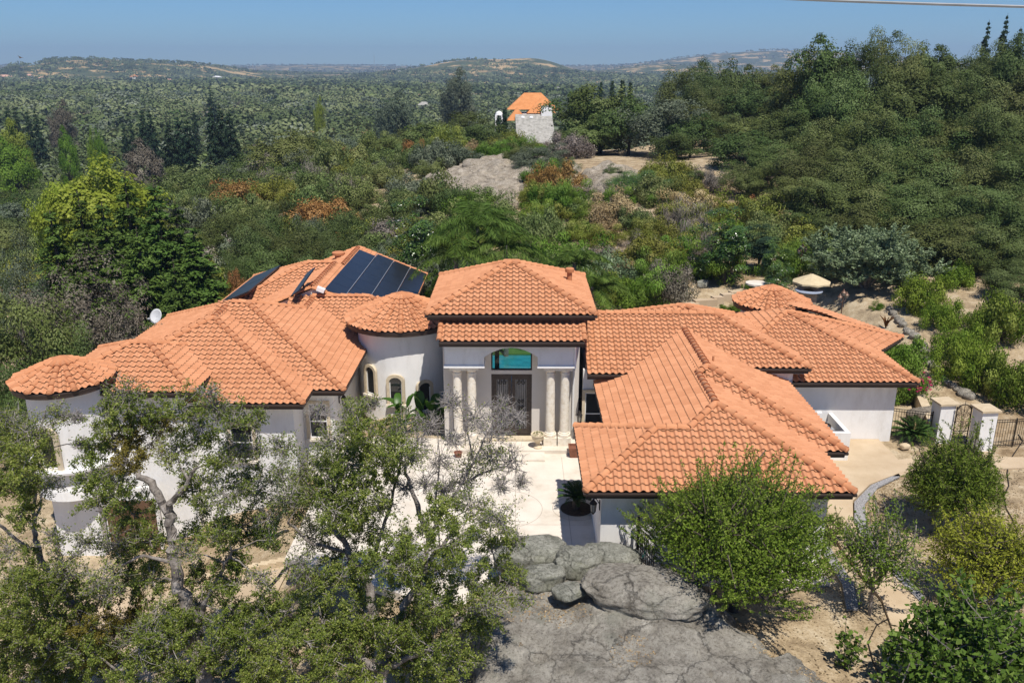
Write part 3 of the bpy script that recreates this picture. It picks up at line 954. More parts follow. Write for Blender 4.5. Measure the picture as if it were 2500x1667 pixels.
for c in range(4):
    for r in range(6):
        y = 47.1 + 1.87 * r + .935 + (0 if c == 0 else .75)
        x = -11.12 + 1.15 * c + .55
        p = Vector((x, y, 3.2 + S * (QR - x))) + nS * .175
        g = MB(); slab(g, Mi @ p, eS, eY, nS, .595, .925, .04); pn = g.build('solar_panel', M_SOLAR, arr)
for x in (-10.02, -8.87, -7.72):
    g = MB(); p = Vector((x, 53.0, 3.2 + S * (QR - x))) + nS * .197
    slab(g, Mi @ p, eS, eY, nS, .016, 6.1, .02); g.build('rail', M_ALU, arr)
g = MB()
p = on_surf = Vector((-11.25, 46.75, 3.2 + S * (QR + 11.25))) + nS * .2
slab(g, Mi @ p, eS, eY, nS, .22, .16, .22)
g.build('junction_box', M_WHITE, arr)
nL = Vector((-S * CTH, 0, CTH)); eL = Vector((CTH, 0, S * CTH))
th = thing('solar_heat_panel', 'long dark flat panel lying on the left edge of the rear roof', 'solar panel', (-17, 53, 4))
Mi = Matrix.Translation(th.location).inverted()
for y in (51.0, 54.6):
    x = -16.9
    p = Vector((x, y, 3.2 + S * (x - U[0]))) + nL * .27
    g = MB(); slab(g, Mi @ p, eL, eY, nL, 1.0, 1.75, .09); pn = g.build('panel', M_SOLAR, th)
    g = MB()
    for sx in (-.9, .9):
        q = Mi @ (p + eL * sx); g.tube([q, q - Vector((0, 0, .45))], .03, 5)
    g.build('leg', M_IRON, th)
tp = thing('tilted_solar_panel', 'small dark panel tilted up on a post above the left roof', 'solar panel', (-13.2, 46.6, 5.3))
c_ = at(740, 688, 47.2)
g = MB(); n_ = Vector((-.62, -.15, .77)).normalized(); a_ = Vector((0.2, 1, .36)).normalized(); b_ = n_.cross(a_).normalized(); a_ = b_.cross(n_)
Mi = Matrix.Translation(tp.location).inverted()
slab(g, Mi @ c_, a_, b_, n_, 1.25, .34, .06); g.build('panel', M_SOLAR, tp)
g = MB(); g.tube([Mi @ c_, Mi @ (c_ - Vector((0, 0, 1.3)))], .05, 6); g.build('post', M_IRON, tp)
# ------------------------------------------------------------------ terrain
CTRL = np.array([
 # x, y, z
 (0, 45, 0), (0, 50, 0), (8, 30, 0), (16, 34, 0), (22, 34, 0), (20, 45, 0.1), (14, 56, 0.2), (8, 56, 0.3), (-4, 52, 0.2), (-2, 28, -0.2),
 (0, 62, 1.6), (0, 80, 4.0), (0, 100, 5.6), (3, 115, 6.0), (2, 140, 4.5), (0, 200, -3), (12, 62, 0.9), (14, 75, 3.0), (16, 100, 6.0), (26, 120, 6.6), (22, 150, 4.0), (20, 190, -2),
 (-12, 62, -0.6), (-14, 80, 2.0), (-20, 100, 3.2), (-32, 98, 1.5), (-25, 130, 4.5), (-40, 75, -3.5), (-60, 100, -6), (-45, 140, -4), (-30, 190, -7),
 (-9, 26, -1.2), (-16, 30, -3.5), (-22, 34, -3.6), (-30, 34, -4.0), (-22, 24, -3.4), (-12, 20, -2.0), (-26, 46, -4), (-30, 60, -4), (-45, 45, -5), (-22, 14, -3), (-80, 60, -8),
 (-5, 20, -0.8), (3, 21.5, 0.4), (7, 22, 0.3), (12, 20, -0.2), (18, 22, -0.2), (25, 30, 0.2), (30, 46, 0.9), (26, 52, 2.0), (33, 60, 2.8), (40, 75, 3.6), (34, 110, 8.0), (50, 60, 4.0), (45, 40, 2), (55, 110, 12), (45, 150, 9), (40, 200, 3), (70, 80, 9), (35, 20, 0.5), (40, 90, 6.3), (60, 95, 9),
 (0, 5, -2), (20, 5, -1), (-20, 0, -4), (40, 0, 1),
 (22, 66, 2.2), (26, 80, 4.4), (20, 56, 0.5), (27, 100, 6.8),
 (0, 260, -11), (60, 260, -6), (-100, 260, -13), (110, 180, 8), (-120, 160, -11), (-180, 250, -13), (180, 250, 0), (0, -60, -4), (-120, 0, -9), (150, 60, 18), (130, 0, 8), (-100, -60, -6), (100, -60, 2)], float)
_c = 6.0
def _phi(d2): return np.sqrt(d2 + _c * _c)
_n = len(CTRL)
_K = np.zeros((_n + 3, _n + 3))
_K[:_n, :_n] = _phi(((CTRL[:, None, :2] - CTRL[None, :, :2]) ** 2).sum(-1)) + np.eye(_n) * -0.4
_K[:_n, _n] = 1; _K[:_n, _n + 1:] = CTRL[:, :2]; _K[_n:, :_n] = _K[:_n, _n:].T
_w = np.linalg.solve(_K, np.append(CTRL[:, 2], (0, 0, 0)))

def sstep(a, b, x):
    t = np.clip((x - a) / (b - a), 0, 1)
    return t * t * (3 - 2 * t)

def wob(x, y, L, s=0.0):
    return (np.sin(x / L + 1.3 + s) * np.cos(y / L * 1.13 + .7 * s) + np.sin((x + y) / L * .61 + 2.1 * s) * .7 + np.sin((x * 1.7 - y) / L * .43 + s) * .6)

def far_z(x, y):
    d = np.sqrt(x * x + y * y)
    z = -13.0 + 3.0 * wob(x, y, 190.0) * sstep(250, 700, d) + 15 * sstep(1500, 3500, d)
    def bump(cx, cy, sx, sy, h, p=2.0):
        q = np.abs((x - cx) / sx) ** p + np.abs((y - cy) / sy) ** 2
        return h * np.exp(-q)
    z = z + bump(-1060, 2450, 235, 420, 40, 3) + bump(-1230, 2500, 150, 300, 16) + bump(-860, 2500, 120, 300, 10)
    z = z + bump(-40, 2700, 215, 380, 46, 3) + bump(60, 2750, 90, 240, 10) + bump(-260, 2500, 160, 260, 18)
    z = z + bump(560, 3300, 260, 300, 34) + bump(1150, 4700, 560, 500, 74, 2.2) + bump(1800, 5200, 700, 600, 80)
    z = z + 34 * sstep(4300, 6000, d) * (1 + .12 * wob(x, y, 420.0, .4))
    return z

FLAT = []   # (x0, x1, y0, y1, z, blend)
def zone(x, y, x0, x1, y0, y1, b):
    return sstep(x0 - b, x0, x) * (1 - sstep(x1, x1 + b, x)) * sstep(y0 - b, y0, y) * (1 - sstep(y1, y1 + b, y))

def terrain(x, y):
    x = np.asarray(x, float); y = np.asarray(y, float)
    sh = x.shape
    xf, yf = np.clip(x.ravel(), -320, 320), np.clip(y.ravel(), -120, 420)
    out = np.empty(xf.shape)
    for i in range(0, len(xf), 20000):
        a, b = xf[i:i + 20000], yf[i:i + 20000]
        out[i:i + 20000] = _phi((a[:, None] - CTRL[None, :, 0]) ** 2 + (b[:, None] - CTRL[None, :, 1]) ** 2) @ _w[:_n] + _w[_n] + _w[_n + 1] * a + _w[_n + 2] * b
    near = out.reshape(sh)
    near = near + 0.10 * wob(x, y, 2.3) + 0.25 * wob(x, y, 7.0) * sstep(52, 75, y)
    d = np.sqrt(x * x + (y - 60) ** 2)
    k = sstep(140, 300, d)
    z = near * (1 - k) + far_z(x, y) * k
    f = zone(x, y, -7.2, 21.0, 27.0, 59.0, 3.0)
    f = f * (1 - sstep(-6.0, -9.0, x))
    z = z * (1 - f) + (-0.10) * f
    g = zone(x, y, 12.0, 26.0, 25.0, 42.0, 4.0) * (1 - f)
    z = z * (1 - g) + (-0.03 + .05 * wob(x, y, 2.0)) * g
    l = zone(x, y, -27.0, -16.5, 27.0, 60.0, 3.0)
    z = z * (1 - l) + (-3.72) * l
    return z

def T0(x, y): return float(terrain(np.array([x]), np.array([y]))[0])

def ground_at(u, v, z0=0.0):
    """where the sight line (u, v) meets the terrain"""
    x, y, z = ray(u, v)
    t = np.linspace(8, 900, 6000)
    px, py, pz = x * t, y * t, CAMZ + z * t
    below = np.nonzero(pz < terrain(px, py))[0]
    i = below[0] if len(below) else len(t) - 1
    return Vector((float(px[i]), float(py[i]), float(terrain(px[i:i + 1], py[i:i + 1])[0])))

def warp(a0, a1, n, k):
    s = np.linspace(-1, 1, n)
    return s
NX, NY = 420, 460
sx = np.linspace(-1, 1, NX); gx = np.sinh(sx * 6.6) / np.sinh(6.6) * 5200
sy = np.linspace(-0.62, 1, NY); gy_ = 34 + np.sinh(sy * 6.6) / np.sinh(6.6) * 7000
GX, GY = np.meshgrid(gx, gy_)
GZ = terrain(GX, GY)
idx = np.arange(NX * NY).reshape(NY, NX)
quads = np.stack([idx[:-1, :-1], idx[:-1, 1:], idx[1:, 1:], idx[1:, :-1]], -1).reshape(-1, 4)

m, nt, b = new_mat('dry_ground')
n1 = tex(nt, 0.09, 5.0); n2 = tex(nt, 1.1, 8.0, 0.7); n3 = tex(nt, 14.0, 4.0, 0.7)
r1 = ramp(nt, [(0.36, (0.29, 0.20, 0.115)), (0.50, (0.43, 0.335, 0.215)), (0.62, (0.52, 0.43, 0.30))])
r2 = ramp(nt, [(0.38, (0.15, 0.105, 0.06)), (0.50, (0.41, 0.315, 0.195)), (0.64, (0.60, 0.515, 0.375))])
nt.links.new(n1.outputs[0], r1.inputs[0]); nt.links.new(n2.outputs[0], r2.inputs[0])
mx = nt.nodes.new('ShaderNodeMix'); mx.data_type = 'RGBA'; mx.inputs[0].default_value = 0.55
nt.links.new(r1.outputs[0], mx.inputs[6]); nt.links.new(r2.outputs[0], mx.inputs[7])
r3 = ramp(nt, [(0.25, (0.55, 0.52, 0.48)), (0.6, (1.0, 1.0, 1.0))])
nt.links.new(n3.outputs[0], r3.inputs[0])
mm = nt.nodes.new('ShaderNodeMix'); mm.data_type = 'RGBA'; mm.blend_type = 'MULTIPLY'; mm.inputs[0].default_value = 1.0
nt.links.new(mx.outputs[2], mm.inputs[6]); nt.links.new(r3.outputs[0], mm.inputs[7])
# forest floor far away: darker scrub between golden clearings
at_ = nt.nodes.new('ShaderNodeAttribute'); at_.attribute_name = 'tone'
nf = tex(nt, 0.012, 6.0, 0.65)
rf = ramp(nt, [(0.42, (0.055, 0.072, 0.028)), (0.52, (0.085, 0.095, 0.04)), (0.55, (0.40, 0.28, 0.13)), (0.75, (0.50, 0.37, 0.19))])
nt.links.new(nf.outputs[0], rf.inputs[0])
mf = nt.nodes.new('ShaderNodeMix'); mf.data_type = 'RGBA'
nt.links.new(at_.outputs['Fac'], mf.inputs[0]); nt.links.new(mm.outputs[2], mf.inputs[6]); nt.links.new(rf.outputs[0], mf.inputs[7])
nt.links.new(mf.outputs[2], b.inputs['Base Color'])
b.inputs['Roughness'].default_value = 0.95; spec(b, 0.1)
bn = nt.nodes.new('ShaderNodeBump'); bn.inputs['Strength'].default_value = 0.5; bn.inputs['Distance'].default_value = 0.06
nt.links.new(n3.outputs[0], bn.inputs['Height']); nt.links.new(bn.outputs[0], b.inputs['Normal'])
M_GROUND = m
fx, fy = GX[:-1, :-1].ravel(), GY[:-1, :-1].ravel()
wild = sstep(120, 260, np.sqrt(fx ** 2 + (fy - 40) ** 2))
tg = np_mesh('ground', np.stack([GX, GY, GZ], -1).reshape(-1, 3), quads, M_GROUND, wild, smooth=True)
tag(tg, kind='structure')

# ------------------------------------------------------------------ paving
def sheet(name, poly, z, mat, thick=0.12, kind='structure'):
    g = MB(); g.prism(poly, 2, z - thick, z)
    return tag(g.build(name, mat), kind=kind)
M_CONC = noisy('cream_concrete', [(0.30, (0.50, 0.435, 0.35)), (0.42, (0.59, 0.525, 0.44)), (0.5, (0.635, 0.57, 0.485)), (0.7, (0.68, 0.62, 0.54))], 0.8, 0.85, 0.1, 30.0)
M_WALK = noisy('tan_concrete', [(0.3, (0.42, 0.315, 0.20)), (0.7, (0.52, 0.41, 0.28))], 0.8, 0.85, 0.1, 30.0)
M_JOINT = noisy('joint', [(0.3, (0.27, 0.22, 0.17)), (0.7, (0.36, 0.30, 0.24))], 3.0, 0.95)
M_GRAVEL = noisy('blue_grey_gravel', [(0.35, (0.14, 0.135, 0.14)), (0.5, (0.30, 0.29, 0.29)), (0.65, (0.45, 0.44, 0.43))], 26.0, 0.95, 0.9, 26.0, 2.0)
M_SOIL = noisy('planter_soil', [(0.3, (0.05, 0.032, 0.02)), (0.7, (0.10, 0.065, 0.04))], 9.0, 0.95, 0.5)
sheet('courtyard', [(-8.6, 27.5), (-3.0, 24.8), (3.0, 24.4), (11.0, 26.0), (11.0, 37.6), (-8.6, 38.5)], 0.0, M_CONC, 0.3)
def strip(g, pts, w, z):
    """flat ribbon along plan points"""
    vs, fs = [], []
    for i, p in enumerate(pts):
        q0, q1 = pts[max(i - 1, 0)], pts[min(i + 1, len(pts) - 1)]
        d = Vector((q1[0] - q0[0], q1[1] - q0[1])).normalized()
        nn = Vector((-d.y, d.x))
        vs += [(p[0] + nn.x * w / 2, p[1] + nn.y * w / 2, z), (p[0] - nn.x * w / 2, p[1] - nn.y * w / 2, z)]
        if i: fs.append((2 * i - 2, 2 * i - 1, 2 * i + 1, 2 * i))
    g.add(vs, fs)
g = MB()
for a_, b_ in ((1375, 1090), (1312, 1150), (1245, 1150)):
    pass
xj = atz(1369, 1100, 0).x
strip(g, [(xj, 36.2), (xj + .05, 25.5)], .016, .004)
xj2 = atz(1258, 1300, 0).x
strip(g, [(xj2, 36.2), (xj2, 25.5)], .016, .005)
strip(g, [(-7.5, 30.05), (2.9, 30.0)], .014, .006)
pc = atz(1407, 1241, 0)
cc_ = atz(1232, 1241, 0)
for cen, r in ((cc_, 1.55), (pc, .98)):
    strip(g, [(cen.x + r * math.cos(2 * math.pi * k / 48), cen.y + r * math.sin(2 * math.pi * k / 48)) for k in range(49)], .016, .007)
tag(g.build('paving_joint', M_JOINT), kind='structure')
g = MB(); g.lathe([(0.66, .012), (0.001, .014)], 40, (pc.x, pc.y, 0)); tag(g.build('planter_soil', M_SOIL), kind='structure')
# porch steps
sheet('porch_floor', [(-3.2, 36.55), (2.75, 36.55), (2.75, 38.0), (-3.2, 38.0)], 0.18, M_CONC, 0.25)
sheet('porch_step', [(-2.0, 35.7), (1.25, 35.7), (1.25, 36.549), (-2.0, 36.549)], 0.09, M_CONC, 0.2)
sheet('door_step', [(-1.5, 37.55), (1.4, 37.55), (1.4, 37.999), (-1.5, 37.999)], 0.29, M_TRIM, 0.1)
# walks on the right
yR = F[2] + .6
sheet('side_walk', [(11.0, 34.4), (17.6, 34.3), (17.6, yR), (11.0, yR)], 0.03, M_WALK, .2)
cv = []
pts_o = [atz(2255, 1106, 0.03), atz(2180, 1108, .03), atz(2110, 1113, .03), atz(2050, 1133, .03), atz(2034, 1160, .03)]
crv = [(22.5, 36.0), (22.5, 34.3), (19.6, 34.25), (17.61, 34.0), (16.2, 33.6), (14.8, 32.7), (13.9, 31.2), (13.6, 29.0), (13.5, 25.0), (12.9, 22.5), (11.9, 22.5), (12.2, 25.0), (12.35, 29.0), (12.4, 34.3), (17.62, 34.35), (17.62, 36.0)]
def ribbon_sheet(name, inner, outer, z, mat, th=.12):
    g = MB()
    for i in range(len(inner) - 1):
        g.prism([inner[i], inner[i + 1], outer[i + 1], outer[i]], 2, z - th, z)
    return tag(g.build(name, mat), kind='structure')
ribbon_sheet('garden_walk', [(23.5, 36.3), (19.0, 36.2), (17.62, 36.0), (15.5, 35.2), (13.4, 33.6), (12.3, 31.0), (12.2, 28.0), (12.4, 25.0), (12.0, 23.0), (11.0, 21.5)],
             [(23.5, 35.2), (19.0, 34.9), (17.0, 34.6), (15.3, 33.5), (14.0, 32.0), (13.35, 30.2), (13.2, 28.0), (13.6, 25.0), (13.4, 23.2), (12.6, 21.2)], 0.045, M_WALK)
ribbon_sheet('gravel_strip', [(17.0, 34.58), (15.35, 33.48), (14.05, 31.95), (13.4, 30.2), (13.25, 28.0), (13.65, 25.0)],
             [(17.0, 34.35), (15.55, 33.25), (14.4, 31.75), (13.85, 30.1), (13.65, 28.0), (13.95, 25.2)], 0.03, M_GRAVEL, .06)
ribbon_sheet('gravel_bed', [(11.4, 30.5), (11.4, 26.0), (11.0, 24.5)], [(11.8, 30.5), (11.8, 26.0), (11.4, 24.5)], 0.028, M_GRAVEL, .06)
# driveway on the left, a storey lower
ribbon_sheet('driveway', [(-9.0, 27.5), (-12.0, 28.0), (-16, 29.0), (-20, 31.0), (-30, 33.5)], [(-8.0, 23.0), (-12, 22.0), (-17, 22.0), (-23, 24.0), (-34, 27.0)], -0.6, M_WALK, .2) if False else None
# pool and lawn behind the house, seen through the transom window
M_WATER = glass_mat('pool_water', (0.02, 0.22, 0.25), 0.05)
M_LAWN = noisy('lawn_green', [(0.3, (0.06, 0.12, 0.025)), (0.7, (0.10, 0.17, 0.04))], 2.0, 0.9)
sheet('back_patio', [(-8, 44.0), (4.5, 44.0), (4.5, 46.2), (-8, 46.2)], 0.02, M_CONC)
sheet('pool_water', [(-6, 46.2), (4.0, 46.2), (4.0, 51.2), (-6, 51.2)], -0.04, M_WATER)
sheet('lawn', [(-7, 51.2), (5.0, 51.2), (5.0, 56.5), (-7, 56.5)], 0.02, M_LAWN)
# ------------------------------------------------------------------ vegetation: materials
M_BARK = noisy('grey_bark', [(0.3, (0.10, 0.083, 0.07)), (0.5, (0.20, 0.175, 0.155)), (0.7, (0.33, 0.30, 0.275))], 5.0, 0.95, 0.7, 14.0)
M_TWIG = noisy('pale_twig', [(0.3, (0.17, 0.15, 0.135)), (0.7, (0.33, 0.30, 0.28))], 7.0, 0.95)
M_DBARK = noisy('dark_bark', [(0.3, (0.05, 0.038, 0.03)), (0.7, (0.11, 0.088, 0.07))], 6.0, 0.95, 0.5)
L_OAKF = leaf_mat('oak_leaf_near', (0.06, 0.095, 0.014), (0.165, 0.212, 0.034), (0.40, 0.42, 0.11), 0.36, 0.55, 0.2, 0.05)
L_MIST = leaf_mat('mistletoe_leaf', (0.085, 0.075, 0.012), (0.145, 0.125, 0.02), (0.23, 0.19, 0.045), 0.2, 0.65, 0.12, 0.05)
L_OAK = leaf_mat('oak_leaf', (0.038, 0.055, 0.012), (0.085, 0.115, 0.030), (0.185, 0.215, 0.085), 0.18, 0.65, 0.12, 0.28)
L_BLUE = leaf_mat('blue_oak_leaf', (0.054, 0.070, 0.043), (0.105, 0.130, 0.081), (0.203, 0.223, 0.149), 0.15, 0.65, 0.12, 0.2)
L_GREY = leaf_mat('grey_brown_leaf', (0.074, 0.062, 0.046), (0.138, 0.120, 0.090), (0.264, 0.234, 0.180), 0.15, 0.70, 0.12, 0.12)
L_CONI = leaf_mat('redwood_needle', (0.032, 0.058, 0.010), (0.070, 0.118, 0.020), (0.14, 0.20, 0.045), 0.1, 0.65, 0.12, 0.15)
L_DARK = leaf_mat('cedar_needle', (0.012, 0.026, 0.013), (0.026, 0.050, 0.025), (0.054, 0.090, 0.042), 0.1, 0.65, 0.12, 0.15)
L_LIME = leaf_mat('lime_leaf', (0.13, 0.17, 0.015), (0.25, 0.31, 0.035), (0.42, 0.46, 0.09), 0.35, 0.65, 0.12, 0.08)
L_BRIGHT = leaf_mat('bright_green_leaf', (0.055, 0.115, 0.010), (0.125, 0.22, 0.024), (0.24, 0.35, 0.06), 0.3, 0.65, 0.12, 0.15)
L_SHRUB = leaf_mat('chaparral_leaf', (0.072, 0.098, 0.026), (0.135, 0.172, 0.05), (0.24, 0.265, 0.105), 0.2, 0.65, 0.12, 0.22)
L_GREEN = leaf_mat('broom_green', (0.055, 0.11, 0.010), (0.115, 0.195, 0.020), (0.20, 0.29, 0.055), 0.25, 0.65, 0.12, 0.18)
L_OLIVE = leaf_mat('yellow_olive_leaf', (0.11, 0.125, 0.016), (0.195, 0.215, 0.036), (0.31, 0.31, 0.085), 0.25, 0.65, 0.12, 0.18)
L_RUST = leaf_mat('rust_dry_leaf', (0.16, 0.070, 0.022), (0.29, 0.14, 0.05), (0.42, 0.235, 0.10), 0.15, 0.80, 0.10, 0.2)
L_STRAW = leaf_mat('straw_grass', (0.26, 0.19, 0.09), (0.40, 0.30, 0.15), (0.55, 0.44, 0.25), 0.2, 0.80, 0.10, 0.15)
L_DRYTWIG = leaf_mat('dry_twig', (0.13, 0.11, 0.09), (0.21, 0.18, 0.15), (0.33, 0.29, 0.245), 0.05, 0.90, 0.10, 0.15)
L_OLTREE = leaf_mat('olive_tree_leaf', (0.085, 0.125, 0.055), (0.165, 0.225, 0.11), (0.33, 0.40, 0.24), 0.15, 0.65, 0.12, 0.05)
L_GLOSS = leaf_mat('magnolia_leaf', (0.027, 0.062, 0.010), (0.069, 0.131, 0.020), (0.188, 0.263, 0.056), 0.15, 0.3, 0.6, 0.08)
L_PALM = leaf_mat('palm_frond', (0.045, 0.085, 0.012), (0.09, 0.15, 0.024), (0.17, 0.24, 0.055), 0.25, 0.65, 0.12, 0.08)
L_SAGO = leaf_mat('sago_frond', (0.017, 0.045, 0.008), (0.042, 0.092, 0.017), (0.098, 0.168, 0.042), 0.1, 0.65, 0.12, 0.08)
L_PLUM = leaf_mat('fruit_leaf', (0.07, 0.125, 0.012), (0.155, 0.235, 0.026), (0.30, 0.38, 0.075), 0.32, 0.65, 0.12, 0.05)
L_PEACH = leaf_mat('peach_leaf', (0.065, 0.11, 0.010), (0.14, 0.20, 0.022), (0.29, 0.34, 0.07), 0.3, 0.65, 0.12, 0.05)
L_YELLOW = leaf_mat('yellowing_leaf', (0.15, 0.175, 0.014), (0.27, 0.30, 0.03), (0.42, 0.42, 0.07), 0.3, 0.65, 0.12, 0.05)
L_FIG = leaf_mat('fig_leaf', (0.042, 0.082, 0.010), (0.095, 0.155, 0.022), (0.19, 0.26, 0.055), 0.25, 0.65, 0.12, 0.05)
L_BANANA = leaf_mat('banana_leaf', (0.05, 0.12, 0.015), (0.10, 0.20, 0.03), (0.18, 0.29, 0.06), 0.3, 0.4, 0.4, 0.05)
L_PINK = leaf_mat('pink_flower', (0.45, 0.03, 0.12), (0.62, 0.06, 0.20), (0.75, 0.15, 0.32), 0.2, 0.65, 0.12, 0.05)
L_VINE = leaf_mat('vine_leaf', (0.088, 0.150, 0.015), (0.175, 0.250, 0.025), (0.312, 0.388, 0.062), 0.3, 0.65, 0.12, 0.12)

# ------------------------------------------------------------------ vegetation: leaves
class Leaves:
    def __init__(s): s.v, s.t = [], []
    def add(s, r, cen, n, L, W, tone, along=None, fold=0.0):
        """diamond leaves at cen with normals n"""
        N_ = len(cen)
        n = n / (np.linalg.norm(n, axis=1, keepdims=True) + 1e-9)
        a = r.normal(size=(N_, 3)) if along is None else along
        a = a - n * (a * n).sum(1, keepdims=True)
        a /= np.linalg.norm(a, axis=1, keepdims=True) + 1e-9
        b = np.cross(n, a)
        L = (np.ones(N_) * L * r.uniform(.7, 1.25, N_))[:, None] / 2; W = (np.ones(N_) * W * r.uniform(.7, 1.25, N_))[:, None] / 2
        q = np.stack([cen - a * L, cen + b * W - a * L * .1, cen + a * L, cen - b * W - a * L * .1], 1)
        s.v.append(q.reshape(-1, 3)); s.t.append(np.clip(tone, 0, 1))
    def build(s, name, mat, parent=None):
        v = np.concatenate(s.v); n = len(v) // 4
        return np_mesh(name, v, np.arange(n * 4).reshape(n, 4), mat, np.concatenate(s.t), parent)
    def arrays(s):
        return np.concatenate(s.v), np.concatenate(s.t)

def rdir(r, n):
    d = r.normal(size=(n, 3))
    return d / np.linalg.norm(d, axis=1, keepdims=True)

def clump_set(r, n, R, cz, zmin=-0.45, shell=(0.62, 1.0), cr=0.3, lump=0.18):
    """clump centres over an uneven ellipsoid"""
    out = []
    ph = r.uniform(0, 6.28, 6)
    while len(out) < n:
        d = rdir(r, 1)[0]
        if d[2] < zmin: continue
        k = 1 + lump * (math.sin(2 * math.atan2(d[1], d[0]) + ph[0]) + math.sin(3 * math.atan2(d[1], d[0]) + ph[1] + 2 * d[2]) + .7 * math.sin(5 * d[2] + ph[2]))
        f = r.uniform(*shell) * k
        c = np.array([d[0] * R[0], d[1] * R[1], d[2] * R[2]]) * f
        out.append((c + np.array([0, 0, cz]), cr * R[0] * r.uniform(.65, 1.25)))
    return out

def fill_clumps(r, lv, clumps, per, L, W, outw=1.25, cen=None, flat=0.95, tvar=0.13, up=0.15):
    cc = np.mean([c for c, _ in clumps], axis=0)
    for c, cr in clumps:
        n = max(4, int(per * r.uniform(.7, 1.3)))
        d = rdir(r, n)
        d[:, 2] = np.where(d[:, 2] < -0.35, -d[:, 2], d[:, 2])
        p = c + d * (cr * r.uniform(.25, 1.0, n) ** 0.5)[:, None] * np.array([1, 1, flat])
        oc = (c - cc) / (np.linalg.norm(c - cc) + .1)
        nn = d * outw + oc * .6 + r.normal(size=(n, 3)) * .42 + np.array([0, 0, up])
        lv.add(r, p, nn, L, W, .5 + tvar * r.normal(size=n) + .14 * r.normal())

def broad_crown(seed, R, cz, nc, per, L, W, cr=.3, lump=.18, zmin=-.45, flat=.95):
    r = np.random.default_rng(seed)
    lv = Leaves()
    cl = clump_set(r, nc, R, cz, zmin, (0.55, 1.0), cr, lump)
    fill_clumps(r, lv, cl, per, L, W, flat=flat)
    return lv, cl

def tree_trunk(seed, h, r0, cl, nb=9, spread=0.9):
    r = random.Random(seed)
    g = MB()
    fork = Vector((r.uniform(-.2, .2), r.uniform(-.2, .2), h))
    g.tube([(0, 0, -.6), (0.02, 0.0, h * .3), fork], [r0 * 1.25, r0, r0 * .8], 7)
    cs = r.sample(range(len(cl)), min(nb, len(cl)))
    for i in cs:
        e = Vector(cl[i][0]); mid = fork.lerp(e, .5) + Vector((r.uniform(-.3, .3), r.uniform(-.3, .3), r.uniform(0, .4)))
        g.tube([fork, mid, e], [r0 * .55, r0 * .33, r0 * .1], 5)
    return g

def make_tree(name, label, cat, group, lv, g, mat, bark, loc=(0, 0, 0), rz=0, sc3=(1, 1, 1)):
    t = thing(name, label, cat, loc, rz, group)
    t.scale = sc3
    lv.build('crown', mat, t)
    g.build('trunk', bark, t)
    return t

class Kind:
    """one kind of plant: the prototype's meshes, reused by every copy"""
    def __init__(s, name, cat, lv, g, mat, bark, R, top):
        s.name, s.cat, s.R, s.top = name, cat, R, top
        s.crown = lv.build('crown', mat); s.trunk = g.build('trunk', bark) if g else None
        s.mat = mat; s.used = False
        s.cm = s.crown.data; s.tm = s.trunk.data if g else None
        bpy.data.objects.remove(s.crown)
        if g: bpy.data.objects.remove(s.trunk)
        s.variants = {}
    def mesh_for(s, mat):
        if mat is None or mat == s.mat: return s.cm
        if mat not in s.variants:
            m = s.cm.copy(); m.materials.clear(); m.materials.append(mat); s.variants[mat] = m
        return s.variants[mat]
    def place(s, x, y, width, height, label, group=None, mat=None, name=None, cat=None, z=None, rz=None, one=False, sink=0.15):
        z0 = T0(x, y) if z is None else z
        kx, kz = width / (2 * s.R), height / s.top
        rz = random.uniform(0, 6.28) if rz is None else rz
        cm = s.mesh_for(mat)
        if one or s.tm is None:
            t = bpy.data.objects.new(name or s.name, cm); C.objects.link(t)
            t.location = (x, y, z0 - sink); t.rotation_euler = (0, 0, rz); t.scale = (kx, kx, kz)
            return tag(t, label, cat or s.cat, group)
        t = thing(name or s.name, label, cat or s.cat, (x, y, z0 - sink), rz, group)
        t.scale = (kx, kx, kz)
        for nm, me in (('crown', cm), ('trunk', s.tm)):
            o = bpy.data.objects.new(nm, me); C.objects.link(o); o.parent = t
        return t
    def see(s, u, v, Y, wpx, label, group=None, mat=None, **k):
        """crown top seen at (u, v), standing at depth Y, wpx pixels wide"""
        p = at(u, v, Y)
        d = Y * math.cos(PITCH) + (CAMZ - p.z) * math.sin(PITCH)
        z0 = T0(p.x, Y)
        W = wpx * d / FPX
        if p.z - z0 < .55 * W and s.name not in ('shrub', 'dry_shrub'): k['z'] = p.z - .55 * W; z0 = k['z']
        return s.place(p.x, Y, W, max(p.z - z0, .4), label, group, mat, **k)

def kind_broad(seed, name, cat, mat, R=4.5, H=7.5, nc=90, per=130, L=.30, W=.19, zs=.74, cr=.27, lump=.16, bark=None, zmin=-.9):
    cz = H - R * zs * 1.05
    lv, cl = broad_crown(seed, (R, R, R * zs), cz, nc, per, L, W, cr, lump, zmin)
    v, _ = lv.arrays()
    g = tree_trunk(seed, max(.8, cz - R * zs * .7), .26 * R / 4.5, cl, 10)
    rr = np.percentile(np.abs(v[:, :2]), 97); tp = np.percentile(v[:, 2], 99.7)
    return Kind(name, cat, lv, g, mat, bark or M_DBARK, rr, tp)

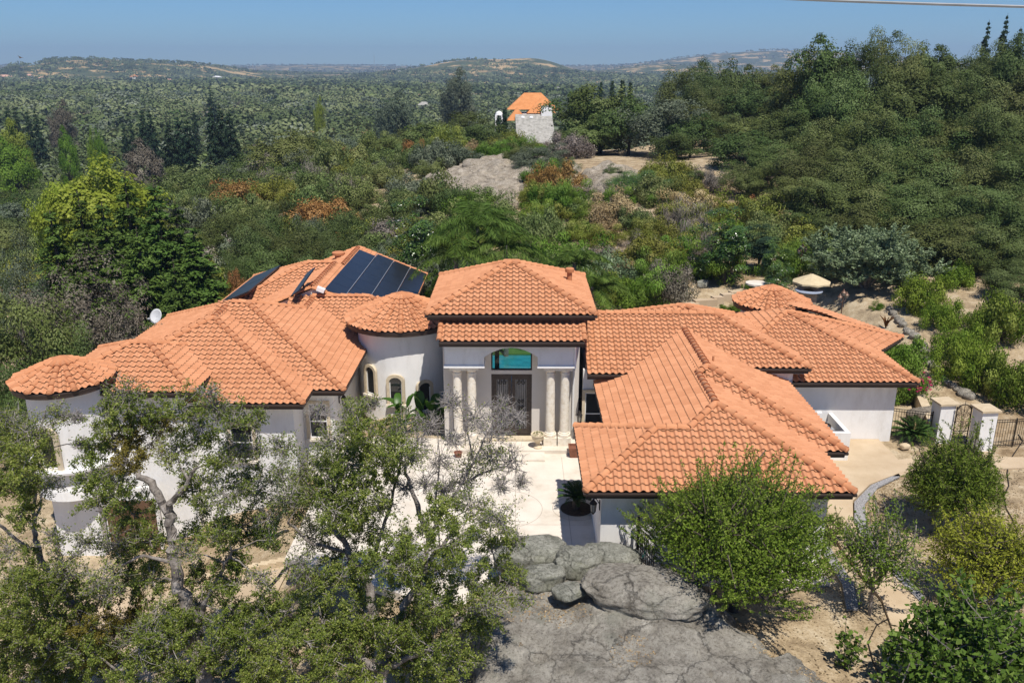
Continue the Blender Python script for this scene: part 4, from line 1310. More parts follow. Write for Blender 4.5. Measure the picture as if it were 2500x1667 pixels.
def kind_shrub(seed, name, mat, per=230, L=.085, W=.04, upright=0.5, nc=34, cat='shrub', zs=.75):
    r = np.random.default_rng(seed)
    lv = Leaves()
    cl = clump_set(r, nc, (1, 1, zs), .25, -.1, (.45, 1.0), .34, .2)
    for c, cr in cl:
        n = int(per * r.uniform(.7, 1.3)); d = rdir(r, n)
        p = c + d * (cr * r.uniform(.2, 1, n) ** .5)[:, None]
        p[:, 2] = np.abs(p[:, 2])
        nn = d * 1.3 + r.normal(size=(n, 3)) * .4
        al = d * .6 + np.array([0, 0, upright * 2]) + r.normal(size=(n, 3)) * .5
        lv.add(r, p, nn, L, W, .5 + .2 * r.normal(size=n) + .24 * r.normal(), along=al)
    v, _ = lv.arrays()
    g = MB()
    for k in range(7):
        e = Vector(cl[k * 3][0]); g.tube([(0, 0, -.1), e * .5 + Vector((0, 0, .05)), e], [.05, .03, .012], 4)
    return Kind(name, cat, lv, g, mat, M_DBARK, np.percentile(np.abs(v[:, :2]), 96), np.percentile(v[:, 2], 99.5))

def kind_conifer(seed, name, mat, H=14.0, R=2.8, levels=26, L=.36, W=.15, droop=.25, dens=1.0, blunt=.0):
    r = np.random.default_rng(seed)
    lv = Leaves()
    for i in range(levels):
        f = (i + r.uniform(-.3, .3)) / levels
        z = H * (.05 + .93 * f)
        rad = R * ((1 - f) ** (.8 - blunt * .4)) * r.uniform(.8, 1.15) + .12
        nb = max(4, int(11 * dens * (1 - f) + 4))
        for b_ in range(nb):
            a = r.uniform(0, 6.28)
            rl = rad * r.uniform(.65, 1.15)
            n = max(5, int(rl * 42 * dens))
            t = r.uniform(.15, 1, n) ** .8
            wd = .26 * rl * (1.05 - t) + .14
            off = r.normal(size=(n, 3)) * wd[:, None] * np.array([.6, .6, .45])
            p = np.stack([math.cos(a) * rl * t, math.sin(a) * rl * t, z - droop * rl * t ** 2 + 0 * t], 1) + off
            od = np.array([math.cos(a), math.sin(a), .1])
            nn = od * .5 + r.normal(size=(n, 3)) * .6 + np.array([0, 0, .7])
            lv.add(r, p, nn, L, W, .42 + .3 * t - .12 + .16 * r.normal(size=n), along=od + r.normal(size=(n, 3)) * .6 + np.array([0, 0, -.2]))
    g = MB(); g.tube([(0, 0, -.6), (0, 0, H * .5), (0, 0, H * .97)], [.32, .2, .03], 6)
    return Kind(name, 'tree', lv, g, mat, M_DBARK, R, H)

K_OAK = [kind_broad(11, 'oak_tree', 'tree', L_OAK), kind_broad(12, 'oak_tree', 'tree', L_OAK, zs=.88, H=9, nc=105, lump=.2), kind_broad(13, 'oak_tree', 'tree', L_OAK, zs=.78, lump=.24, nc=84, cr=.3),
         kind_broad(14, 'oak_tree', 'tree', L_OAK, R=4.2, H=8.5, zs=.98, nc=100, lump=.22, cr=.28)]
K_FINE = [kind_broad(21, 'oak_tree', 'tree', L_OAK, R=4.5, H=8.5, zs=.92, nc=84, per=360, L=.19, W=.12, cr=.29, lump=.2), kind_broad(22, 'oak_tree', 'tree', L_OAK, R=4.5, H=8, zs=.86, nc=76, per=390, L=.19, W=.12, cr=.31, lump=.26)]
K_SPARSE = kind_broad(31, 'dry_oak_tree', 'tree', L_GREY, R=4.5, H=8, zs=.75, nc=120, per=120, L=.17, W=.10, cr=.2, lump=.22, bark=M_BARK)
K_SHRUB = [kind_shrub(41, 'shrub', L_SHRUB), kind_shrub(42, 'shrub', L_SHRUB, upright=.9, zs=1.0), kind_shrub(43, 'shrub', L_SHRUB, L=.075, W=.042, per=260, nc=44)]
K_BROOM = kind_shrub(44, 'shrub', L_GREEN, per=300, L=.12, W=.024, upright=1.6, zs=.95)
K_TWIGGY = kind_shrub(45, 'dry_shrub', L_DRYTWIG, per=110, L=.22, W=.013, upright=1.0)
K_CONI = [kind_conifer(51, 'redwood_tree', L_CONI), kind_conifer(52, 'redwood_tree', L_CONI, R=3.1, levels=24)]
K_DARKC = kind_conifer(53, 'conifer_tree', L_DARK, H=14, R=3.0, levels=20, L=.5, W=.2, dens=.8)
K_CYPR = kind_conifer(54, 'cypress_tree', L_DARK, H=9, R=1.1, levels=22, L=.4, W=.18, droop=-.5, dens=1.2, blunt=.9)
# ------------------------------------------------------------------ rocks
def rock_mat(name, a, b_, c, lich, sc_=1.0):
    m, nt, bs = new_mat(name)
    n1 = tex(nt, 1.1 * sc_, 10.0, 0.72); n2 = tex(nt, 9.0 * sc_, 12.0, 0.85); n3 = tex(nt, 0.5 * sc_, 6.0, 0.6)
    r1 = ramp(nt, [(0.36, a), (0.5, b_), (0.66, c)])
    nt.links.new(n1.outputs[0], r1.inputs[0])
    r2 = ramp(nt, [(0.40, (0.34, 0.33, 0.31)), (0.48, (0.90, 0.90, 0.88)), (0.60, (1.2, 1.2, 1.18))])
    nt.links.new(n2.outputs[0], r2.inputs[0])
    mm = nt.nodes.new('ShaderNodeMix'); mm.data_type = 'RGBA'; mm.blend_type = 'MULTIPLY'; mm.inputs[0].default_value = .9
    nt.links.new(r1.outputs[0], mm.inputs[6]); nt.links.new(r2.outputs[0], mm.inputs[7])
    r3 = ramp(nt, [(0.56, (0, 0, 0)), (0.66, (1, 1, 1))])
    nt.links.new(n3.outputs[0], r3.inputs[0])
    m3 = nt.nodes.new('ShaderNodeMix'); m3.data_type = 'RGBA'; m3.inputs[7].default_value = (*lich, 1)
    sc4 = nt.nodes.new('ShaderNodeMath'); sc4.operation = 'MULTIPLY'; sc4.inputs[1].default_value = 0.55
    nt.links.new(r3.outputs[0], sc4.inputs[0]); nt.links.new(sc4.outputs[0], m3.inputs[0]); nt.links.new(mm.outputs[2], m3.inputs[6])
    nt.links.new(m3.outputs[2], bs.inputs['Base Color'])
    bs.inputs['Roughness'].default_value = 0.95; spec(bs, 0.15)
    v = tex(nt, .42 * sc_, kind='Object', typ='ShaderNodeTexVoronoi'); v.feature = 'DISTANCE_TO_EDGE'
    co = v.inputs['Vector'].links[0].from_socket
    wa = nt.nodes.new('ShaderNodeVectorMath'); wa.operation = 'MULTIPLY_ADD'; wa.inputs[1].default_value = (.9 / sc_, .9 / sc_, .9 / sc_)
    nw = tex(nt, 1.3 * sc_, 8.0, .7)
    nt.links.new(nw.outputs['Color'], wa.inputs[0]); nt.links.new(co, wa.inputs[2]); nt.links.new(wa.outputs[0], v.inputs['Vector'])
    rc = ramp(nt, [(0.0, (0.5, 0.48, 0.45)), (0.006, (1, 1, 1))])
    nt.links.new(v.outputs[0], rc.inputs[0])
    mc = nt.nodes.new('ShaderNodeMix'); mc.data_type = 'RGBA'; mc.blend_type = 'MULTIPLY'; mc.inputs[0].default_value = .7
    nt.links.new(m3.outputs[2], mc.inputs[6]); nt.links.new(rc.outputs[0], mc.inputs[7]); nt.links.new(mc.outputs[2], bs.inputs['Base Color'])
    n4 = tex(nt, 22 * sc_, 6.0, .75)
    rv = ramp(nt, [(0.0, (0, 0, 0)), (0.012, (1, 1, 1))])
    nt.links.new(v.outputs[0], rv.inputs[0])
    ad = nt.nodes.new('ShaderNodeMath'); ad.operation = 'MULTIPLY_ADD'; ad.inputs[1].default_value = 0.5
    nt.links.new(rv.outputs[0], ad.inputs[0]); nt.links.new(n4.outputs[0], ad.inputs[2])
    ad2 = nt.nodes.new('ShaderNodeMath'); ad2.operation = 'MULTIPLY_ADD'; ad2.inputs[1].default_value = 1.0
    nt.links.new(n2.outputs[0], ad2.inputs[0]); nt.links.new(ad.outputs[0], ad2.inputs[2])
    bn = nt.nodes.new('ShaderNodeBump'); bn.inputs['Strength'].default_value = 1.0; bn.inputs['Distance'].default_value = 0.11 / sc_
    nt.links.new(ad2.outputs[0], bn.inputs['Height']); nt.links.new(bn.outputs[0], bs.inputs['Normal'])
    return m
M_ROCK = rock_mat('granite', (0.25, 0.225, 0.19), (0.42, 0.385, 0.33), (0.56, 0.52, 0.45), (0.30, 0.30, 0.24))
M_ROCKB = rock_mat('lichen_granite', (0.20, 0.20, 0.165), (0.35, 0.345, 0.295), (0.48, 0.47, 0.41), (0.22, 0.23, 0.15), 1.4)
M_PALE = rock_mat('pale_granite', (0.26, 0.215, 0.165), (0.42, 0.36, 0.285), (0.54, 0.475, 0.39), (0.46, 0.38, 0.26), .8)

def fbm(p, o=4):
    return noise.fractal(Vector(p), 0.9, 2.1, o)

def boulder(name, label, cat, c, r3, seed, mat, rz=0.0, sub=4, amp=.16, flat=.6, group=None, tilt=0.0):
    bm = bmesh.new()
    bmesh.ops.create_icosphere(bm, subdivisions=sub, radius=1.0)
    off = Vector((seed * 7.3, seed * 3.1, seed * 1.7))
    for v in bm.verts:
        p = v.co.copy()
        n = p.normalized()
        # squarish, planed faces
        q = Vector((abs(n.x) ** flat * (1 if n.x > 0 else -1), abs(n.y) ** flat * (1 if n.y > 0 else -1), abs(n.z) ** flat * (1 if n.z > 0 else -1)))
        k = 1 + amp * fbm(n * 1.3 + off, 3) + amp * .45 * fbm(n * 4.0 + off, 4) - amp * .5 * max(0, .12 - abs(noise.noise(n * 2.1 + off))) * 4
        v.co = Vector((q.x * r3[0], q.y * r3[1], q.z * r3[2])) * k * .86
    me = bpy.data.meshes.new(name)
    bm.to_mesh(me); bm.free()
    me.materials.append(mat)
    me.polygons.foreach_set('use_smooth', [True] * len(me.polygons))
    o = bpy.data.objects.new(name, me); C.objects.link(o)
    o.location = c; o.rotation_euler = (tilt, 0, rz)
    return tag(o, label, cat, group)

def pdist(x, y, poly):
    """signed distance to a polygon, positive inside"""
    P = np.array(poly); n = len(P)
    dmin = np.full(x.shape, 1e9); ins = np.zeros(x.shape, bool)
    for i in range(n):
        a, b_ = P[i], P[(i + 1) % n]
        e = b_ - a
        t = np.clip(((x - a[0]) * e[0] + (y - a[1]) * e[1]) / (e @ e), 0, 1)
        dmin = np.minimum(dmin, np.hypot(x - a[0] - t * e[0], y - a[1] - t * e[1]))
        c_ = ((a[1] > y) != (b_[1] > y)) & (x < (b_[0] - a[0]) * (y - a[1]) / (b_[1] - a[1] + 1e-12) + a[0])
        ins ^= c_
    return np.where(ins, dmin, -dmin)

def outcrop(name, label, poly, hmax, edge, mat, step=.12, seed=3, base=-.35, crack=.10, dome=0.0, ledge=.16):
    """bare rock slab: a height field over an irregular outline, with rounded sides and joints"""
    P = np.array(poly)
    x0, y0 = P.min(0) - .6; x1, y1 = P.max(0) + .6
    xs, ys = np.arange(x0, x1, step), np.arange(y0, y1, step)
    X, Y = np.meshgrid(xs, ys)
    d = pdist(X, Y, poly)
    tz = terrain(X, Y)
    fb = np.empty(X.shape); fb2 = np.empty(X.shape); fr_ = np.empty(X.shape)
    k = 5.0 / max(x1 - x0, y1 - y0)
    for j in range(X.shape[0]):
        for i in range(X.shape[1]):
            p = Vector((X[j, i], Y[j, i], seed))
            fb[j, i] = noise.fractal(p * .42 * (k / .45) ** .5, 1.0, 2.0, 5)
            fb2[j, i] = noise.fractal(p * 2.3 * (k / .45) ** .5, .8, 2.2, 5)
            fr_[j, i] = abs(noise.noise(Vector((X[j, i] * .55 + Y[j, i] * .3, Y[j, i] * .55 - X[j, i] * .2, seed + 5)) * (k / .45) ** .5))
    dd = d + fb * edge * .5
    prof = np.sqrt(np.clip(dd / edge, 0, 1)) * (1 - .25 * np.clip(dd / edge, 0, 1)) / .75
    h = hmax * (prof * (1 + .35 * fb) + dome * np.clip(d / (edge * 3), 0, 1)) + .05 * fb2 * np.clip(dd, 0, 1)
    h -= crack * np.clip(1 - fr_ / .035, 0, 1) * (dd > 0)
    h += hmax * ledge * np.round(np.clip(fb * 2.2, -1.5, 1.5) * 1.5) / 1.5 * np.clip(dd / edge, 0, 1)
    Z = tz + np.where(dd > 0, h, base + dd * 1.2)
    idx = np.arange(X.size).reshape(X.shape)
    q = np.stack([idx[:-1, :-1], idx[:-1, 1:], idx[1:, 1:], idx[1:, :-1]], -1).reshape(-1, 4)
    keep = (dd[:-1, :-1].ravel() > -edge * .8)
    q = q[keep]
    o = np_mesh(name, np.stack([X, Y, Z], -1).reshape(-1, 3), q, mat, smooth=True)
    return tag(o, label, 'rock')

g1 = lambda u, v, z: tuple(atz(u, v, z)[:2])
out_poly = [g1(1195, 1720, .3), (-1.8, 21.5), (-1.6, 23.2), (-1.2, 24.6), (-.2, 25.3), (1.2, 25.6), (2.6, 25.3), (3.6, 24.9), (5.2, 24.3), (6.6, 23.6), (7.0, 22.6), (7.8, 21.9), (8.7, 20.9), (9.3, 19.4), (9.6, 17.0), (-1.5, 16.0)]
outcrop('granite_outcrop', 'wide bare grey granite slab filling the bottom centre of the picture', out_poly, .72, 1.6, M_ROCK, .10, 3, crack=.06, dome=.25)
slab_o = bpy.data.objects['granite_outcrop']
boulder('granite_boulder', 'big pale topped boulder lying on the granite slab before the garage', 'boulder', (4.05, 23.2, 1.55), (2.3, 1.3, .66), 4, M_ROCK, -.28, 5, .10, .85, tilt=.05)
boulder('granite_boulder', 'long flat lichen grey boulder at the back left of the slab, below the courtyard', 'boulder', (.55, 26.0, 1.05), (1.5, .75, .62), 5, M_ROCKB, .05, 4, .2)
boulder('granite_boulder', 'rounded boulder in the middle of the row at the back of the slab', 'boulder', (2.1, 25.35, 1.2), (.95, .7, .55), 6, M_ROCKB, -.4, 4, .2)
boulder('granite_boulder', 'small low boulder in front of the row, with gravel beside it', 'boulder', (.85, 24.6, 1.1), (.85, .5, .42), 7, M_ROCKB, .15, 4, .2)
boulder('granite_boulder', 'sloping boulder at the right end of the row, under the garage corner', 'boulder', (3.2, 25.5, 1.15), (1.2, .7, .6), 8, M_ROCKB, -.35, 4, .2)
boulder('granite_boulder', 'broken flat stone wedged left of the big boulder', 'boulder', (1.65, 23.6, 1.28), (.62, .5, .2), 9, M_ROCKB, .5, 3, .25)
boulder('granite_boulder', 'low rounded stone at the bottom right foot of the slab', 'boulder', (7.75, 20.6, .42), (.9, .7, .45), 10, M_ROCK, .3, 4, .2)
# bare rock on the slope behind the house
sp = [(-11.5, 96), (-9, 90), (-5, 86), (-1.5, 83), (0.5, 86), (2.2, 92), (6.5, 95), (7.0, 104), (4, 110), (0, 108), (-2, 113), (-6, 110), (-10, 103)]
outcrop('rock_slope', 'broad pale bare rock slope with the two blue chairs on it', sp, 1.0, 3.4, M_PALE, .3, 8, base=-.6, crack=.35, ledge=.22)
sp2 = [(5.8, 90), (8.5, 85), (12.0, 86), (14.0, 92), (13.0, 99), (8.5, 100)]
outcrop('rock_slope', 'smaller pale rock slab right of the tree on the slope', sp2, 1.1, 2.0, M_PALE, .3, 9, base=-.6, crack=.3, ledge=.22)
for i, (u, v, wpx, hf, lb) in enumerate([
  (1290, 462, 55, .8, 'upright pale boulder at the foot of the rock slope'), (1240, 495, 70, .7, 'pale boulder below the rock slope, its front split'), (1222, 510, 40, .7, 'small pale stone beside the split boulder'),
  (1165, 400, 90, .45, 'flat pale rock behind the blue chairs'), (1195, 365, 60, .6, 'flat grey rock in front of the grey tiled house'), (1255, 372, 60, .5, 'low grey rock right of the one before the grey house'),
  (720, 495, 38, .7, 'pinkish boulder among the rust coloured shrubs'), (700, 470, 26, .7, 'small pale boulder left of the rust coloured shrubs'), (985, 420, 22, .8, 'small pale boulder before the dark oak left of the rock slope'), (870, 430, 24, .6, 'grey stone in the dry brush of the left slope'),
  (1945, 455, 40, 1.2, 'tall pale rock between the dark hill oaks'), (1925, 480, 26, 1.0, 'small pale rock left of the tall one under the hill oaks'), (1730, 325, 50, .5, 'pale rock heap at the top of the dirt track'),
  (1690, 498, 30, .6, 'grey stone in the brush at the bend of the slope'), (1760, 655, 60, .9, 'pale boulder in the shade behind the round leafy garden tree'), (1715, 690, 40, .7, 'grey boulder left of the garden steps'), (2105, 835, 24, .7, 'grey stone beside the patio wall block')]):
    p = ground_at(u, v + wpx * hf * .3)
    d = p.y * .95 + 4
    w = wpx * d / FPX / 2
    boulder('boulder', lb, 'boulder', (p.x, p.y, p.z + w * hf * .25), (w, w * .8, w * hf), 20 + i, M_PALE if i not in (4, 5, 9, 15) else M_ROCKB, i * .7, 3, .2, .7)

from mathutils.bvhtree import BVHTree
bv = BVHTree.FromPolygons([v.co for v in slab_o.data.vertices], [tuple(p.vertices) for p in slab_o.data.polygons])
r = np.random.default_rng(33); P_ = []
for k in range(7000):
    x, y = r.uniform(-1.6, 9), r.uniform(17.5, 25.5)
    w_ = float(wob(np.array([x]), np.array([y]), .55, .3)[0]) + (1.2 if 22.6 < y < 25 and -.6 < x < 2.6 else 0)
    if w_ < .9: continue
    h_ = bv.ray_cast(Vector((x, y, 10)), Vector((0, 0, -1)))
    if h_[0] is not None: P_.append(tuple(h_[0] + Vector((0, 0, .015))))
P_ = np.array(P_)
lv = Leaves(); lv.add(r, P_, np.array([0, 0, 1]) + r.normal(size=P_.shape) * .3, .07, .04, r.random(len(P_)))
tag(lv.build('rock_litter', leaf_mat('rock_litter_leaf', (0.14, 0.09, 0.045), (0.34, 0.24, 0.13), (0.50, 0.38, 0.22), .05, .9, .1, 0)), kind='stuff')
# ------------------------------------------------------------------ trees beyond the house
random.seed(5)
def lab_side(u): return 'left' if u < 700 else ('middle' if u < 1500 else 'right')
# redwood cluster left of the house, with the lime green tree behind it
for i, (u, v, Y, w, lb) in enumerate([
    (118, 520, 64, 150, 'leftmost dark green redwood of the cluster beside the dry grey oak'),
    (185, 470, 66, 150, 'dark green redwood just in front of the left edge of the lime crown'),
    (245, 500, 62, 170, 'dark green redwood standing low before the middle of the lime crown'),
    (300, 432, 66, 160, 'tallest dark green redwood, its tip against the lime crown'),
    (372, 455, 65, 170, 'dark green redwood at the right edge of the lime crown'),
    (425, 500, 66, 160, 'dark green redwood right of the lime crown, near the small orange tree'),
    (468, 560, 63, 150, 'rightmost dark green redwood, sloping down towards the tiled roof'),
    (330, 560, 59, 190, 'lower dark green redwood in front of the cluster, behind the satellite dish'),
    (210, 580, 60, 180, 'lower dark green redwood in front of the cluster, behind the dry grey oak'),
    (420, 640, 57, 150, 'short dark green redwood beside the tiled roof, right of the satellite dish')]):
    K_CONI[i % 2].see(u, v - 22, Y, w * 1.3, lb, 'redwoods left of the house')
K_OAK[1].see(238, 380, 84, 290, 'round lime green tree rising behind the dark redwoods', mat=L_LIME, name='lime_tree')
K_OAK[2].see(130, 440, 82, 130, 'small lime green tree at the left shoulder of the redwoods', mat=L_LIME, name='lime_tree')
K_SPARSE.see(170, 612, 47, 300, 'dry grey brown oak left of the satellite dish')
K_SPARSE.see(285, 690, 46, 170, 'small dry grey oak between the dark redwoods and the roof end')
K_SPARSE.see(22, 560, 55, 160, 'pale grey oak cut by the left edge of the picture', mat=L_BLUE, name='oak_tree')
K_FINE[0].see(60, 690, 43, 260, 'olive green oak at the left edge, left of the round end tower')
K_FINE[1].see(150, 790, 42, 170, 'low olive oak just behind the round end tower')
K_FINE[0].see(20, 850, 40, 150, 'dark oak at the left edge beside the round end tower')
K_OAK[0].see(575, 655, 64, 55, 'small orange yellow tree at the left end of the solar roof', mat=L_RUST, name='autumn_tree')
K_OAK[3].see(545, 690, 63, 60, 'small yellow green bush tree against the redwoods near the roof', mat=L_OLIVE, name='autumn_tree')
# magnolia behind the solar roof
r = np.random.default_rng(61); lv = Leaves(); cl = clump_set(r, 70, (1.7, 1.7, 3.1), 4.3, -.9, (.5, 1), .34, .2)
fill_clumps(r, lv, cl, 150, .20, .10, outw=.7, up=.5)
K_MAG = Kind('magnolia_tree', 'tree', lv, tree_trunk(61, 1.6, .16, cl, 8), L_GLOSS, M_DBARK, 1.9, 7.4)
mg = K_MAG.see(1010, 500, 63.5, 125, 'tall glossy magnolia with white flowers between the solar roof and the entry roof')
g = MB()
for k in range(9):
    a = random.uniform(3.6, 5.9); z = random.uniform(3.2, 6.6)
    c = Vector((1.7 * math.cos(a), 1.7 * math.sin(a), z))
    for q in range(6):
        b_ = q * math.pi / 3
        g.add([c, c + Vector((math.cos(b_) * .07, math.sin(b_) * .07, .03)), c + Vector((math.cos(b_ + .5) * .1, math.sin(b_ + .5) * .1, .05)), c + Vector((math.cos(b_ + 1) * .06, math.sin(b_ + 1) * .06, .02))], [(0, 1, 2, 3)])
o = g.build('flower', M_WHITE, mg); mg.rotation_euler = (0, 0, 0)
K_MAG.see(1062, 640, 55, 60, 'lower glossy green tree tucked behind the corner of the solar roof', mat=L_BRIGHT, name='garden_tree')
# oaks on the slope behind the house, one by one
OAKS = [
 (560, 505, 78, 150), (640, 520, 74, 170), (720, 545, 70, 170), (790, 520, 74, 150), (660, 590, 66, 150), (760, 610, 64, 130), (600, 610, 68, 120), (850, 560, 68, 140), (920, 590, 62, 110),
 (480, 560, 84, 140), (520, 450, 105, 120), (610, 395, 135, 120), (700, 405, 125, 130), (770, 395, 122, 120), (845, 420, 112, 150), (905, 455, 96, 170), (835, 480, 92, 150), (930, 520, 82, 150), (1000, 440, 96, 150), (1060, 470, 86, 140), (1085, 540, 74, 150), (1140, 600, 64, 120),
 (960, 330, 130, 110), (1010, 345, 122, 130), (1075, 300, 128, 170), (1085, 365, 112, 190), (1175, 300, 130, 130), (1220, 330, 122, 110), (1170, 355, 116, 120), (905, 330, 140, 100), (1120, 270, 150, 120), (1000, 300, 150, 110),
 (1320, 350, 99, 140), (1380, 380, 96, 60), (1265, 345, 106, 70),
 (1445, 222, 128, 190), (1470, 205, 126, 180), (1540, 235, 120, 160), (1620, 240, 116, 190), (1690, 275, 112, 120), (1405, 285, 132, 70), (1440, 290, 120, 150), (1650, 320, 110, 120),
 (1545, 410, 86, 130), (1500, 400, 92, 60), (1630, 395, 92, 120), (1690, 410, 90, 80)]
for i, (u, v, Y, w) in enumerate(OAKS):
    k = K_FINE[i % 2] if Y < 100 else K_OAK[i % 4]
    mat = L_BLUE if i in (8, 19, 21, 32, 38) else None
    if u < 900: lb = 'olive green oak in the thicket behind the left roofs'
    elif u < 1250: lb = 'olive green oak behind the entry roof, left of the bare rock'
    else: lb = 'olive green oak on the slope beside the bare rock and the dirt track'
    lb = {32: 'grey green tree growing out of the bare rock', 43: 'dark glossy round tree at the foot of the bare rock', 38: 'large blue green oak beside the dirt track, right of the neighbour house', 35: 'broad dark oak hiding the right end of the neighbour house'}.get(i, lb)
    uniq = i in (32, 38, 43, 35)
    k.see(u, v, Y, w, lb, None if uniq else ('oaks of the left thicket' if u < 900 else 'oaks left of the bare rock' if u < 1250 else 'oaks around the dirt track'), mat=L_GLOSS if i == 43 else mat)
# big oaks of the right hill, back to front
HILL = [
 (1660, 155, 150, 130), (1725, 148, 145, 130), (1790, 152, 150, 120), (1850, 150, 150, 120), (1905, 152, 150, 110), (1745, 205, 135, 140), (1830, 200, 130, 140), (1900, 205, 125, 130), (1700, 240, 126, 120), (1780, 265, 118, 150),
 (1985, 118, 112, 150), (2050, 78, 108, 150), (2125, 70, 106, 150), (2190, 72, 106, 150), (2255, 105, 108, 140), (2320, 115, 110, 140), (2385, 118, 112, 140), (2445, 85, 106, 140), (2490, 80, 104, 130), (1945, 170, 116, 130),
 (2010, 190, 100, 170), (2090, 160, 98, 180), (2170, 165, 97, 180), (2250, 180, 98, 180), (2330, 180, 98, 180), (2410, 170, 97, 180), (2485, 170, 96, 170),
 (1860, 270, 104, 170), (1940, 260, 100, 180), (2030, 270, 92, 190), (2120, 255, 90, 190), (2210, 255, 89, 200), (2300, 265, 89, 200), (2390, 260, 88, 200), (2475, 260, 88, 190),
 (1810, 310, 97, 150), (1890, 345, 90, 180), (1980, 340, 84, 190), (2075, 345, 82, 200), (2170, 340, 80, 200), (2265, 345, 80, 210), (2360, 350, 79, 210), (2455, 350, 78, 210),
 (1835, 385, 86, 120), (2040, 430, 75, 190), (2140, 430, 73, 200), (2235, 430, 72, 210), (2330, 440, 71, 210), (2425, 440, 70, 210), (2500, 450, 69, 180), (1960, 420, 78, 170),
 (2060, 520, 69, 170), (2390, 530, 63, 210), (2480, 540, 61, 200), (2310, 530, 66, 190), (2490, 640, 56, 170), (1985, 500, 74, 130)]
for i, (u, v, Y, w) in enumerate(HILL):
    u += random.uniform(-14, 14); v += random.uniform(-8, 8)
    k = (K_FINE + [K_OAK[1], K_OAK[3]])[i % 4] if Y > 95 else K_FINE[i % 2]
    front = Y < 80
    lb = ('dark olive oak along the lower edge of the right hill, behind the olive tree' if front else
          'olive oak in the middle of the wooded right hill' if Y < 102 else 'olive oak on the skyline of the wooded right hill' if u > 1930 else 'olive oak on the far shoulder left of the wooded right hill')
    gp = 'oaks at the foot of the right hill' if front else 'oaks in the middle of the right hill' if Y < 102 else 'oaks on the crest of the right hill' if u > 1930 else 'oaks on the far shoulder'
    k.see(u, v, Y, w, lb, gp, name='oak_tree')
for u, v, Y, w, lb in ((2418, 38, 125, 50, 'left one of three dark conifers poking above the right hill'), (2463, 22, 125, 55, 'tallest of three dark conifers poking above the right hill'), (2495, 55, 122, 45, 'right one of three dark conifers, cut by the picture edge')):
    K_DARKC.see(u, v, Y, w, lb, 'conifers above the right hill')
# far conifers and cypresses one can tell apart
for u, v, Y, w, lb in ((343, 258, 235, 38, 'dark conifer, left one of a far pair'), (362, 256, 232, 38, 'dark conifer, right one of a far pair'),
    (405, 285, 190, 50, 'dark conifer at the left of the wide middle clump'), (430, 272, 190, 50, 'tall dark conifer in the wide middle clump'), (452, 282, 188, 55, 'broad dark conifer at the right of the wide middle clump'),
    (512, 248, 190, 50, 'left of three tall dark conifers right of the middle clump'), (532, 242, 190, 50, 'middle of three tall dark conifers right of the middle clump'), (556, 262, 186, 50, 'right of three tall dark conifers right of the middle clump'),
    (470, 255, 260, 26, 'narrow dark conifer alone above the middle clump'), (512, 212, 420, 34, 'blue green conifer standing far behind the three tall ones'), (315, 282, 240, 24, 'small dark conifer left of the far pair'), (298, 292, 240, 22, 'smallest dark conifer left of the far pair'),
    (12, 250, 250, 30, 'first dark conifer from the left edge of the picture'), (32, 252, 250, 30, 'second dark conifer from the left edge of the picture'), (62, 262, 245, 28, 'third dark conifer from the left edge of the picture'), (82, 258, 245, 30, 'fourth dark conifer from the left edge of the picture')):
    K_DARKC.see(u, v, Y, w * 1.55, lb, 'far dark conifers on the left')
for u, v, Y, w, lb in ((1232, 262, 150, 20, 'dark cypress right beside the neighbour house'), (1218, 278, 149, 22, 'dark cypress under the white chimney of the neighbour house'), (1467, 195, 260, 16, 'first small cypress behind the big oaks'), (1495, 192, 260, 16, 'second small cypress behind the big oaks'), (1520, 190, 258, 20, 'third, stoutest small cypress behind the big oaks'), (1540, 195, 258, 16, 'fourth small cypress behind the big oaks')):
    K_CYPR.see(u, v, Y, w, lb, 'cypresses near the neighbour house')
for u, v, Y, w, mat, lb in ((155, 308, 190, 50, L_BRIGHT, 'bright green tree right of the pale far roof'), (215, 315, 190, 26, L_BRIGHT, 'narrow bright green tree, left of a pair'), (240, 312, 190, 28, L_BRIGHT, 'narrow bright green tree, right of a pair'), (25, 290, 185, 90, L_OLIVE, 'yellow green tree left of the pale far roof'), (20, 330, 175, 110, L_BRIGHT, 'broad green tree at the left edge before the pale roof'),
    (960, 222, 270, 105, L_BLUE, 'tall pale green pine left of the neighbour house'), (1115, 168, 330, 95, L_BLUE, 'tallest pale pine above the valley woods'), (775, 235, 330, 26, L_LIME, 'small round lime tree in the valley'), (340, 340, 150, 110, L_GREY, 'bare grey tree left of the dark middle clump'), (140, 245, 280, 60, L_GREY, 'russet grey tree behind the bright green one')):
    K_OAK[3].see(u, v, Y, w, lb, None, mat=mat, name='valley_tree')

# woods of the middle distance: each tree its own object
rr = np.random.default_rng(77)
pts = []
tries = 0
CLEAR = [(at(85, 355, 175), 12), (at(1300, 300, 205), 15)]
while len(pts) < 88 and tries < 60000:
    tries += 1
    y = 118 + 62 * rr.random() ** .8
    x = (rr.random() * 2 - 1) * .66 * y
    if y < 165 and -32 < x < 34 + (y - 118) * .1: continue
    if x > 22 and y < 215: continue
    if y < 150 and x > -24: continue
    if abs(x - 3) < 13 and y < 212: continue
    if any((p.x - x) ** 2 + (p.y - y) ** 2 < q * q for p, q in CLEAR): continue
    if any((x - a) ** 2 + (y - b_) ** 2 < 46 for a, b_ in pts): continue
    pts.append((x, y))
for i, (x, y) in enumerate(pts):
    q = rr.random()
    mat = None if q < .58 else L_BLUE if q < .82 else L_SHRUB if q < .92 else L_GREY
    k = K_OAK[i % 4]
    k.place(x, y, rr.uniform(6.5, 10.5), rr.uniform(5.0, 8.5), 'oak among the close woods of the valley behind the house', 'valley oaks', mat, one=True, sink=.8)
